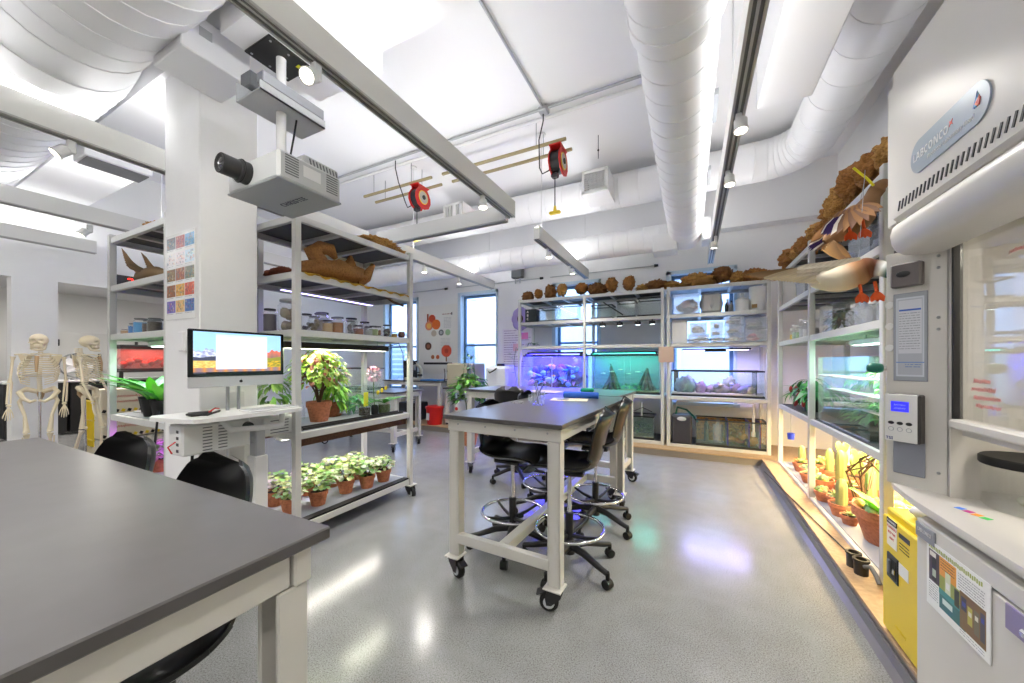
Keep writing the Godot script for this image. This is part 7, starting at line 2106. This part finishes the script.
	part(MB.new().tube([V(0, 0.012, 0.05), V(0.05, 0.02, 0.08), V(0.08, 0.01, 0.0), V(0.03, 0.02, -0.08), V(-0.03, 0.01, -0.1)], 0.006, 6), "lead", M["cable"], t)
	part(MB.new().tube([V(0.02, 0.015, -0.03), V(0.05, 0.04, -0.05), V(0.0, 0.03, -0.09)], 0.004, 5), "red_wire", M["red paint"], t)

func far_wall_things() -> void:
	# fruit poster
	var im := img(200, 300, Color(0.92, 0.91, 0.89))
	for q in [[70, 58, 18, .82, .3, .15], [54, 88, 20, .85, .5, .35], [54, 88, 12, .88, .66, .3], [92, 84, 22, .93, .45, .15], [50, 178, 17, .35, .2, .12], [50, 178, 9, .6, .35, .25], [145, 200, 26, .85, .3, .18], [145, 200, 10, .7, .2, .12], [74, 226, 9, .7, .4, .2], [100, 226, 9, .85, .4, .2], [118, 120, 13, .4, .42, .44], [118, 120, 8, .7, .7, .72], [152, 120, 13, .62, .76, .58], [80, 122, 14, .75, .7, .64]]:
		disc(im, q[0], q[1], q[2], Color(q[3], q[4], q[5]))
	rect(im, 44, 36, 8, 34, Color(0.6, 0.22, 0.1))
	rect(im, 142, 222, 6, 24, Color(0.5, 0.35, 0.2))
	rect(im, 26, 250, 148, 9, Color(0.1, 0.1, 0.1))
	rect(im, 170, 36, 5, 10, Color(0.1, 0.1, 0.1))
	scribble(im, 124, 40, 44, Color(0.6, 0.35, 0.3), 3)
	for i in 8:
		scribble(im, 132, 56 + i * 6, 38, Color(0.7, 0.7, 0.7), 2)
	for i in 6:
		scribble(im, 116, 145 + i * 6, 50, Color(0.75, 0.75, 0.75), 2)
	var pb := MB.new()
	pb.quad(V(-0.52, -0.75, 0.004), V(0.52, -0.75, 0.004), V(0.52, 0.75, 0.004), V(-0.52, 0.75, 0.004))
	pb.box(V(0, 0, 0.001), V(1.04, 1.5, 0.004))
	for i in 24:
		pb.uv[4 + i] = Vector2(0.005, 0.005)
	single(pb, "fruit_poster", printed("fruit poster", im, 0.4), "botanical poster of orange fruits on the window wall", "poster", "", V(-4.96, 1.78, -6.297))
	var gm := img(200, 200, Color(0.9, 0.88, 0.9))
	for i in 16:
		scribble(gm, 10, 8 + i * 11, rng.randi_range(60, 170), Color(0.6, 0.5, 0.62), 3)
	rect(gm, 120, 20, 44, 30, Color(0.9, 0.5, 0.7))
	rect(gm, 70, 70, 50, 34, Color(0.88, 0.7, 0.72))
	var gb := MB.new()
	gb.quad(V(-0.34, -0.42, 0.004), V(0.34, -0.42, 0.004), V(0.34, 0.42, 0.004), V(-0.34, 0.42, 0.004))
	gb.box(V(0, 0, 0.001), V(0.68, 0.84, 0.004))
	for i in 24:
		gb.uv[4 + i] = Vector2(0.005, 0.005)
	single(gb, "notes_poster", printed("notes", gm, 0.5), "pale poster of notes with pink squares beside the tank rack", "poster", "", V(-3.02, 1.52, -6.297))
	var t := thing("paper_flower", "lilac paper flower with a brown centre on the wall by the tank rack", "flower", V(-2.95, 2.12, -6.29))
	for k in 8:
		var a := TAU * k / 8
		part(MB.new().ball(V(cos(a) * 0.11, sin(a) * 0.15, 0.02), V(0.085, 0.1, 0.02), Basis(Vector3.BACK, a), 10, 6), "petal", mt("lilac", Color(0.66, 0.6, 0.84), 0.8), t)
	part(MB.new().ball(V(0, 0, 0.04), V(0.06, 0.08, 0.03), Basis(), 12, 8), "flower_centre", mt("seed brown", Color(0.35, 0.22, 0.16), 0.9), t)
	# microscope bench by the corner window
	lab_table("window_bench", "white-framed bench of microscopes under the corner window", V(-5.05, 0.1, -5.84), 0.0, 1.5, 0.62, false, false, 0.82)
	lab_table("window_bench", "small white-framed bench carrying the cream incubator", V(-3.92, 0.1, -5.84), 0.0, 0.66, 0.58, false, false, 0.70)
	for q in [[-5.25, -5.75, 0.5, "pale microscope on the window bench, turned to the corner"], [-5.02, -5.68, -0.4, "pale microscope with a dark eyepiece on the window bench"]]:
		t = thing("microscope", q[3], "microscope", V(q[0], 0.92, q[1]), q[2])
		var cr := mt("scope cream", Color(0.78, 0.75, 0.68), 0.4)
		part(MB.new().cbox(V(0, 0.025, 0), V(0.18, 0.05, 0.26), 0.012), "base", cr, t)
		part(MB.new().tube([V(0, 0.04, -0.1), V(0, 0.2, -0.11), V(0, 0.3, -0.06), V(0, 0.33, 0.02)], [0.04, 0.035, 0.035, 0.04], 10), "arm", cr, t)
		part(MB.new().cbox(V(0, 0.16, 0.02), V(0.15, 0.015, 0.14), 0.003), "stage", M["dark plastic"], t)
		part(MB.new().cyl(V(0, 0.31, 0.03), V(0, 0.2, 0.03), 0.03, 0.02, 12), "objective", M["steel"], t)
		for s in [-1, 1]:
			part(MB.new().cyl(V(s * 0.03, 0.33, 0.03), V(s * 0.035, 0.43, 0.12), 0.022, 0.02, 10), "eyepiece", M["dark plastic"] if q[2] < 0 else cr, t)
		part(MB.new().cyl(V(-0.07, 0.1, -0.08), V(0.07, 0.1, -0.08), 0.025, -1, 12), "focus_knob", M["dark plastic"], t)
	t = thing("monitor_box", "black microscope camera unit on the window bench", "device", V(-5.42, 0.92, -5.95))
	part(MB.new().cbox(V(0, 0.2, 0), V(0.22, 0.4, 0.2), 0.01), "case", M["dark plastic"], t)
	part(MB.new().cbox(V(0.02, 0.34, 0.11), V(0.18, 0.1, 0.03), 0.008), "camera_head", M["black rubber"], t)
	single(MB.new().cbox(V(0, 0.012, 0), V(0.4, 0.024, 0.28), 0.006), "blue_tray", mt("tray blue", Color(0.1, 0.45, 0.75), 0.5), "flat blue tray on the window bench edge", "tray", "", V(-4.62, 0.92, -5.70))
	t = thing("black_case", "black equipment case on the low shelf under the window bench", "case", V(-5.2, 0.1, -5.8))
	part(MB.new().cbox(V(0, 0.18, 0), V(0.5, 0.36, 0.36), 0.02), "case_body", M["dark plastic"], t)
	part(MB.new().tube([V(-0.08, 0.36, 0.0), V(-0.06, 0.4, 0), V(0.06, 0.4, 0), V(0.08, 0.36, 0)], 0.01, 6), "handle", M["black rubber"], t)
	t = thing("incubator", "cream bench-top incubator with a handwheel door", "incubator", V(-3.90, 0.80, -5.82))
	part(MB.new().cbox(V(0, 0.235, 0), V(0.56, 0.46, 0.5), 0.02), "cabinet", mt("incubator cream", Color(0.70, 0.67, 0.58), 0.45), t)
	part(MB.new().cbox(V(-0.045, 0.235, 0.255), V(0.44, 0.42, 0.02), 0.008), "door", mt("incubator cream", Color(0.70, 0.67, 0.58), 0.45), t)
	part(MB.new().cbox(V(0.23, 0.235, 0.252), V(0.09, 0.42, 0.012), 0.004), "control_panel", mt("panel blue", Color(0.5, 0.55, 0.62), 0.5), t)
	for y in [0.14, 0.26, 0.36]:
		part(MB.new().cyl(V(0.23, y, 0.255), V(0.23, y, 0.285), 0.025, -1, 12), "dial", M["dark plastic"], t)
	part(MB.new().tube([V(-0.3, 0.36, 0.29), V(-0.27, 0.29, 0.31), V(-0.27, 0.2, 0.31), V(-0.3, 0.13, 0.29)], 0.01, 6), "door_handle", M["dark plastic"], t)
	for y in [0.16, 0.32]:
		part(MB.new().cyl(V(-0.24, y, 0.25), V(-0.27, y, 0.31), 0.008, -1, 6), "handle_stalk", M["dark plastic"], t)
	t = thing("red_bucket", "red lidded bucket with a white label on the kerb", "bucket", V(-4.42, 0.1, -5.52))
	part(MB.new().lathe(Vector3.ZERO, [Vector2(0, 0), Vector2(0.14, 0), Vector2(0.165, 0.3), Vector2(0, 0.3)], 24), "pail", M["red paint"], t)
	part(MB.new().lathe(Vector3.ZERO, [Vector2(0, 0.3), Vector2(0.175, 0.3), Vector2(0.178, 0.34), Vector2(0.15, 0.35), Vector2(0, 0.35)], 24), "lid", M["red paint"], t)
	part(MB.new().box(V(-0.04, 0.16, 0.155), V(0.08, 0.13, 0.006), Basis(Vector3.UP, -0.2) * Basis(Vector3.RIGHT, -0.08)), "label", M["white plastic"], t, "white bucket label")
	t = thing("white_bucket", "white bucket with a red mark under the incubator", "bucket", V(-4.02, 0.1, -5.80))
	part(MB.new().lathe(Vector3.ZERO, [Vector2(0, 0), Vector2(0.12, 0), Vector2(0.14, 0.42), Vector2(0.145, 0.44), Vector2(0, 0.44)], 20), "pail", M["white plastic"], t)
	part(MB.new().lathe(V(0, 0.3, 0.13), [Vector2(0.035, 0), Vector2(0.03, 0.006), Vector2(0, 0.007)], 14, false, Basis(Vector3.RIGHT, PI / 2)), "red_mark", M["red paint"], t)
	bin("clear crate of grey parts under the incubator bench", V(-3.78, 0.1, -5.56), V(0.3, 0.2, 0.3), [Color(.5, .56, .62), Color(.35, .4, .46)])
	# leafy climber in a pot
	t = thing("climbing_plant", "tall leafy climbing plant standing behind the crosswise bench", "potted plant", V(-3.12, 0, -4.75))
	pot_parts(t, 0.15, 0.26)
	for k in 5:
		var a := k * 1.3
		part(MB.new().tube([V(0, 0.2, 0), V(cos(a) * 0.05, 0.6, sin(a) * 0.05), V(cos(a) * 0.12, 0.95, sin(a) * 0.1), V(cos(a) * 0.06, 1.3 + 0.06 * k, sin(a) * 0.05)], [0.008, 0.006, 0.004, 0.002], 6), "stem", M["stem"], t)
	bushy(t, 0.78, V(0.30, 0.34, 0.28), 210, 0.11, 0.085, [lin(60, 125, 40), lin(100, 160, 55), lin(130, 180, 75), lin(48, 100, 40)], 0.4)
	bushy(t, 1.25, V(0.08, 0.2, 0.08), 26, 0.07, 0.05, [lin(80, 125, 80)], 0.4, 0.0, "upper_foliage")
	# white reservoir
	t = thing("water_reservoir", "tall white water reservoir with a dark cap beside the reef tank", "container", V(-3.08, 0.1, -5.72))
	part(MB.new().cbox(V(0, 0.56, 0), V(0.46, 1.12, 0.4), 0.05), "tank_body", mt("reservoir white", Color(0.86, 0.87, 0.9), 0.35), t)
	part(MB.new().cyl(V(0.02, 1.12, 0.05), V(0.02, 1.16, 0.05), 0.07, -1, 16), "cap", M["dark plastic"], t)
	part(MB.new().tube([V(-0.14, 1.02, 0.2), V(-0.1, 1.0, 0.24), V(-0.02, 1.04, 0.24), V(0.02, 1.08, 0.2)], 0.012, 6), "grip", M["dark plastic"], t)
	# mobile bench seen through the plant rack
	lab_table("mobile_bench", "low wheeled bench behind the plant rack", V(-4.55, 0, -4.1), 0.08, 1.5, 0.7, true, true, 0.86)
	t = thing("bench_tank", "clear tank standing on the wheeled bench behind the plant rack", "tank", V(-4.75, 0.86, -4.1), 0.1)
	tank_parts(t, V(0.6, 0.34, 0.34), "dark plastic", "clear glass")

func bone(t: Node3D, called: String, pts: Array, r: Array, m := "bone") -> void:
	part(MB.new().tube(pts, r, 7), called, M[m], t)

func skeleton(label: String, at: Vector3, turn: float, pose: float) -> void:
	var t := thing("skeleton", label, "skeleton", at, turn, "teaching skeletons")
	# faces +z, 1.62 m tall on a pole stand
	var sk := []   # cranium with hollowed orbits and nose opening
	for i in 25:
		var ph := PI * i / 24 - PI / 2
		var rw := PackedVector3Array()
		for j in 36:
			var th := TAU * j / 36
			var d := V(cos(ph) * sin(th), sin(ph), cos(ph) * cos(th))
			var k := 1.0
			for e in [[-0.40, -0.12, 0.27, 0.34], [0.40, -0.12, 0.27, 0.34], [0.0, -0.5, 0.18, 0.25]]:
				var c := V(e[0], e[1], 0)
				var q: float = Vector2(d.x - c.x, d.y - c.y).length() / e[2]
				if d.z > 0 and q < 1.0:
					k -= e[3] * (1.0 - q * q * q)
			rw.append(V(0, 1.545, 0) + d * V(0.07, 0.075, 0.09) * k)
		sk.append(rw)
	part(MB.new().grid(sk, true), "skull", M["bone"], t)
	part(MB.new().cbox(V(0, 1.475, 0.05), V(0.075, 0.05, 0.06), 0.015), "upper_jaw", M["bone"], t)
	part(MB.new().tube([V(-0.05, 1.5, 0.0), V(-0.045, 1.44, 0.03), V(0, 1.43, 0.085), V(0.045, 1.44, 0.03), V(0.05, 1.5, 0.0)], 0.013, 6), "lower_jaw", M["bone"], t)
	for s in [-1, 1]:
		part(MB.new().tube([V(s * 0.06, 1.525, 0.01), V(s * 0.062, 1.515, 0.045), V(s * 0.035, 1.505, 0.075)], 0.007, 6), "cheekbone", M["bone"], t)
	for i in 22:
		var y := 0.95 + i * 0.0235
		var z := -0.05 + 0.03 * sin((y - 0.95) * 9.0)
		part(MB.new().cyl(V(0, y, z), V(0, y + 0.017, z), 0.02, -1, 8).box(V(0, y + 0.008, z - 0.03), V(0.012, 0.012, 0.04)), "vertebra", M["bone"], t)
	for i in 11:
		var y := 1.37 - i * 0.026
		var w := 0.075 + 0.075 * sin(minf(1.0, (i + 1) / 7.0) * PI / 2) - maxf(0, i - 7) * 0.006
		var d := 0.13 if i < 8 else 0.1
		for s in [-1, 1]:
			var e := 0.018 if i < 7 else 0.05
			bone(t, "rib", [V(s * 0.015, y + 0.02, -0.05), V(s * w * 0.7, y + 0.02, -0.075), V(s * w, y - 0.015, -0.01), V(s * w * 0.86, y - 0.05, 0.06), V(s * e, y - 0.055 - 0.02 * float(i > 6), d - 0.03)], [0.006, 0.007, 0.007, 0.006, 0.005])
	bone(t, "sternum", [V(0, 1.36, 0.085), V(0, 1.28, 0.1), V(0, 1.18, 0.105)], [0.018, 0.016, 0.01], "bone dark")
	for s in [-1, 1]:
		bone(t, "clavicle", [V(s * 0.02, 1.37, 0.08), V(s * 0.09, 1.385, 0.06), V(s * 0.165, 1.375, 0.0)], [0.008, 0.007, 0.009])
		part(MB.new().prism(PackedVector2Array([Vector2(0, 0), Vector2(0.1, 0.02), Vector2(0.06, -0.13), Vector2(0.03, -0.11)]), 0.008, Transform3D(Basis(V(s, 0, 0), V(0, 1, 0), V(0, 0, 1)), V(s * 0.06, 1.36, -0.085))), "scapula", M["bone"], t)
		# pelvis half
		bone(t, "pelvis", [V(s * 0.02, 0.95, -0.07), V(s * 0.1, 0.985, -0.05), V(s * 0.135, 0.95, 0.0), V(s * 0.1, 0.88, 0.03), V(s * 0.05, 0.84, 0.05), V(s * 0.012, 0.86, 0.065)], [0.025, 0.03, 0.026, 0.022, 0.016, 0.014])
		# arm
		var sh := V(s * 0.18, 1.355, -0.01)
		var el := V(s * (0.195 + 0.02 * pose), 1.06, 0.0 + 0.03 * pose)
		var wr := V(s * (0.19 + 0.02 * pose), 0.83, 0.05 + 0.06 * pose)
		bone(t, "humerus", [sh, sh.lerp(el, 0.15), sh.lerp(el, 0.8), el], [0.022, 0.012, 0.011, 0.02])
		bone(t, "radius", [el + V(s * 0.01, -0.01, 0), wr + V(s * 0.014, 0, 0)], [0.008, 0.009])
		bone(t, "ulna", [el + V(-s * 0.01, 0.01, -0.01), wr + V(-s * 0.012, 0, 0)], [0.011, 0.006])
		part(MB.new().ball(wr + V(0, -0.02, 0), V(0.02, 0.018, 0.012), Basis(), 8, 6), "wrist", M["bone"], t)
		for k in 5:
			var a := -0.3 + 0.15 * k
			bone(t, "finger", [wr + V(0, -0.03, 0), wr + V(a * 0.08, -0.09, 0.01), wr + V(a * 0.11, -0.13 - 0.03 * sin(k * 0.8), 0.02), wr + V(a * 0.12, -0.155 - 0.03 * sin(k * 0.8), 0.03)], [0.005, 0.0045, 0.004, 0.003])
		# leg
		var hp := V(s * 0.11, 0.885, 0.0)
		var kn := V(s * 0.085, 0.49, 0.02 + 0.05 * pose * s)
		var an := V(s * 0.08, 0.11, -0.02 + 0.09 * pose * s)
		bone(t, "femur", [hp, hp + V(s * 0.025, -0.04, 0), hp.lerp(kn, 0.5), kn + V(0, 0.03, 0), kn], [0.024, 0.018, 0.014, 0.024, 0.028])
		part(MB.new().ball(kn + V(0, 0.01, 0.035), V(0.02, 0.022, 0.012), Basis(), 8, 6), "kneecap", M["bone"], t)
		bone(t, "tibia", [kn + V(0, -0.02, 0), kn.lerp(an, 0.2), kn.lerp(an, 0.85), an], [0.028, 0.014, 0.012, 0.019])
		bone(t, "fibula", [kn + V(s * 0.028, -0.05, -0.01), an + V(s * 0.02, 0, -0.01)], [0.007, 0.008])
		part(MB.new().tube([an + V(0, -0.03, -0.05), an + V(0, -0.025, 0.0), an + V(0, -0.04, 0.08), an + V(s * 0.01, -0.06, 0.15)], [0.018, 0.026, 0.022, 0.012], 8), "foot_bones", M["bone"], t)
		for k in 5:
			bone(t, "toe", [an + V((k - 2) * 0.011, -0.055, 0.13), an + V((k - 2) * 0.013, -0.066, 0.19 - 0.008 * absf(k - 1))], [0.006, 0.004])
	bone(t, "sacrum", [V(0, 0.96, -0.07), V(0, 0.9, -0.08), V(0, 0.85, -0.065)], [0.035, 0.026, 0.01], "bone dark")
	part(MB.new().cyl(V(0, 0.06, -0.03), V(0, 0.95, -0.045), 0.012, -1, 10), "support_pole", M["chrome"], t)
	for k in 5:
		var a := TAU * k / 5
		part(MB.new().tube([V(0, 0.06, -0.03), V(cos(a) * 0.15, 0.055, -0.03 + sin(a) * 0.15), V(cos(a) * 0.26, 0.045, -0.03 + sin(a) * 0.26)], [0.014, 0.012, 0.01], 6).cyl(V(cos(a) * 0.26, 0.022, -0.045 + sin(a) * 0.26), V(cos(a) * 0.26, 0.022, -0.015 + sin(a) * 0.26), 0.022, -1, 10), "stand_foot", M["light grey"], t)

func annex_things() -> void:
	skeleton("ivory teaching skeleton facing the room, before the strip of white wall", V(-6.72, 0, -1.27), PI / 2 - 0.35, 0.2)
	skeleton("ivory teaching skeleton turned sideways in front of the wide opening", V(-6.6, 0, -1.63), PI * 0.8, 1.0)
	# lamps of the next room
	var t := thing("ceiling_panel", "flat ceiling light panel in the room beyond the openings", "ceiling light", V(-9.3, 2.74, -2.6))
	part(MB.new().cbox(V(0, -0.02, 0), V(1.2, 0.04, 0.3), 0.005), "frame", M["white plastic"], t)
	part(MB.new().span(V(-0.57, -0.044, -0.13), V(0.57, -0.039, 0.13)), "diffuser", glow("panel glow", Color(1, 0.98, 0.95), 4.0), t)
	area(t, Transform3D(facing_down(), V(0, -0.06, 0)), Vector2(1.1, 0.26), Color(1, 0.98, 0.95), 3.0)
	t = thing("ceiling_panel", "flat ceiling light panel past the narrow opening", "ceiling light", V(-9.3, 2.74, -0.2))
	part(MB.new().cbox(V(0, -0.02, 0), V(1.2, 0.04, 0.3), 0.005), "frame", M["white plastic"], t)
	part(MB.new().span(V(-0.57, -0.044, -0.13), V(0.57, -0.039, 0.13)), "diffuser", M["panel glow"], t)
	area(t, Transform3D(facing_down(), V(0, -0.06, 0)), Vector2(1.1, 0.26), Color(1, 0.98, 0.95), 2.0)
	# counter with dark cupboards
	t = thing("side_counter", "long counter with dark cupboards in the room beyond", "counter", V(-10.2, 0, -2.9))
	part(MB.new().cbox(V(0, 0.95, 0), V(0.7, 0.04, 2.8), 0.006), "counter_top", M["light grey"], t)
	for i in 4:
		part(MB.new().cbox(V(0.0, 0.48, -1.05 + i * 0.7), V(0.62, 0.88, 0.66), 0.01), "cupboard", M["dark plastic"], t)
	t = thing("pegboard", "white pegboard with small tools on the far wall", "pegboard", V(-11.98, 1.15, -3.2))
	part(MB.new().cbox(V(0.01, 0.35, 0), V(0.02, 0.85, 2.6), 0.004), "board", M["white plastic"], t)
	for i in 12:
		part(MB.new().cbox(V(0.04, 0.25 + 0.3 * (i % 2), -1.1 + i * 0.2), V(0.04, 0.14, 0.05), 0.008), "hook_tool", M["mid grey"] if i % 3 else M["dark plastic"], t)
	t = thing("standing_fan", "round grey fan standing on the far counter", "fan", V(-10.1, 0.97, -2.35), PI / 2)
	part(MB.new().torus(V(0, 0.26, 0), 0.22, 0.012, Basis(Vector3.RIGHT, PI / 2), 24, 6), "cage_rim", M["mid grey"], t)
	for k in 5:
		part(MB.new().leaf(V(0, 0.26, 0), V(cos(k * TAU / 5), sin(k * TAU / 5), 0), V(0, 0, 1), 0.19, 0.12, 0.05, [0.3, 0.8, 1.0, 0.9, 0.5]), "blade", M["light grey"], t)
	part(MB.new().cyl(V(0, 0.02, 0), V(0, 0.26, -0.03), 0.02, -1, 10).lathe(Vector3.ZERO, [Vector2(0, 0), Vector2(0.1, 0), Vector2(0.09, 0.02), Vector2(0, 0.03)], 18), "stand", M["mid grey"], t)
	# crustacean tank with red light
	t = thing("red_tank", "dark framed tank glowing red in the room beyond", "aquarium", V(-9.6, 1.14, -3.15), PI / 2)
	tank_parts(t, V(0.9, 0.42, 0.4))
	part(MB.new().span(V(-0.44, 0.012, -0.19), V(0.44, 0.4, -0.185)), "back_panel", mt("backing board", Color(0.5, 0.5, 0.5), 0.6), t)
	for k in 8:
		part(MB.new().pen(lin(200, 90, 80)).ball(V(-0.36 + k * 0.1, 0.1 + 0.05 * (k % 3), 0.0), V(0.06, 0.06, 0.07), Basis(), 10, 7, noise(95 + k, 0.04), 0.5), "red_rock", M["painted"], t)
	part(MB.new().cbox(V(0, 0.45, 0), V(0.9, 0.05, 0.4), 0.008), "hood_lamp", M["dark plastic"], t)
	area(t, Transform3D(facing_down(), V(0, 0.415, 0)), Vector2(0.8, 0.2), Color(1.0, 0.34, 0.28), 0.5)
	t = thing("tank_stand", "dark metal stand under the red tank", "stand", V(-9.6, 0, -3.15))
	part(MB.new().cbox(V(0, 1.12, 0), V(0.46, 0.04, 0.96), 0.006), "top_plate", M["dark plastic"], t)
	for sx in [-1, 1]:
		for sz in [-1, 1]:
			part(MB.new().cbox(V(sx * 0.2, 0.55, sz * 0.44), V(0.05, 1.1, 0.05), 0.005), "leg", M["dark plastic"], t)
	# hazard-striped crates
	for q in [[-8.9, -2.72, 0.0, "lower cream crate with black and yellow hazard stripes"], [-8.9, -2.72, 0.42, "upper cream crate with hazard stripes and red print"]]:
		t = thing("hazard_crate", q[3], "crate", V(q[0], q[2], q[1]), PI / 2)
		part(MB.new().cbox(V(0, 0.21, 0), V(0.9, 0.41, 0.4), 0.01), "crate_body", mt("crate cream", Color(0.84, 0.81, 0.72), 0.7), t)
		for k in 12:
			part(MB.new().box(V(-0.41 + k * 0.075, 0.05, 0.2015), V(0.045, 0.05, 0.003), Basis(Vector3.BACK, -0.4)), "stripe", M["yellow paint"] if k % 2 else M["black rubber"], t)
		for k in 2:
			part(scrawl(0.36, 0.05, 0.006), "crate_print", M["red paint"], t).transform = Transform3D(Basis(), V(-0.28, 0.29 - k * 0.09, 0.202))
	t = thing("yellow_rack", "yellow wire rack standing behind the skeletons", "rack", V(-8.3, 0, -2.05))
	for k in 6:
		part(MB.new().cyl(V(-0.15 + 0.06 * k, 0.0, 0), V(-0.15 + 0.06 * k, 0.7, 0), 0.012, -1, 8), "wire", M["yellow paint"], t)
	for y in [0.1, 0.4, 0.69]:
		part(MB.new().cyl(V(-0.17, y, 0), V(0.17, y, 0), 0.014, -1, 8), "cross_wire", M["yellow paint"], t)
	# narrow opening: dark cabinet
	t = thing("dark_cabinet", "tall dark glazed cabinet past the narrow opening", "cabinet", V(-10.5, 0, -0.9))
	part(MB.new().cbox(V(0, 1.0, 0), V(0.5, 2.0, 1.0), 0.01), "carcass", mt("slate cabinet", Color(0.32, 0.35, 0.38), 0.5), t)
	for s in [-1, 1]:
		var d := part(MB.new().cbox(V(0.255, 1.0, s * 0.25), V(0.02, 1.9, 0.47), 0.006), "door", mt("pale blue door", Color(0.62, 0.68, 0.73), 0.4), t)
		part(MB.new().cbox(V(0.275, 1.05, s * 0.05), V(0.02, 0.2, 0.02), 0.004), "handle", M["steel"], d)
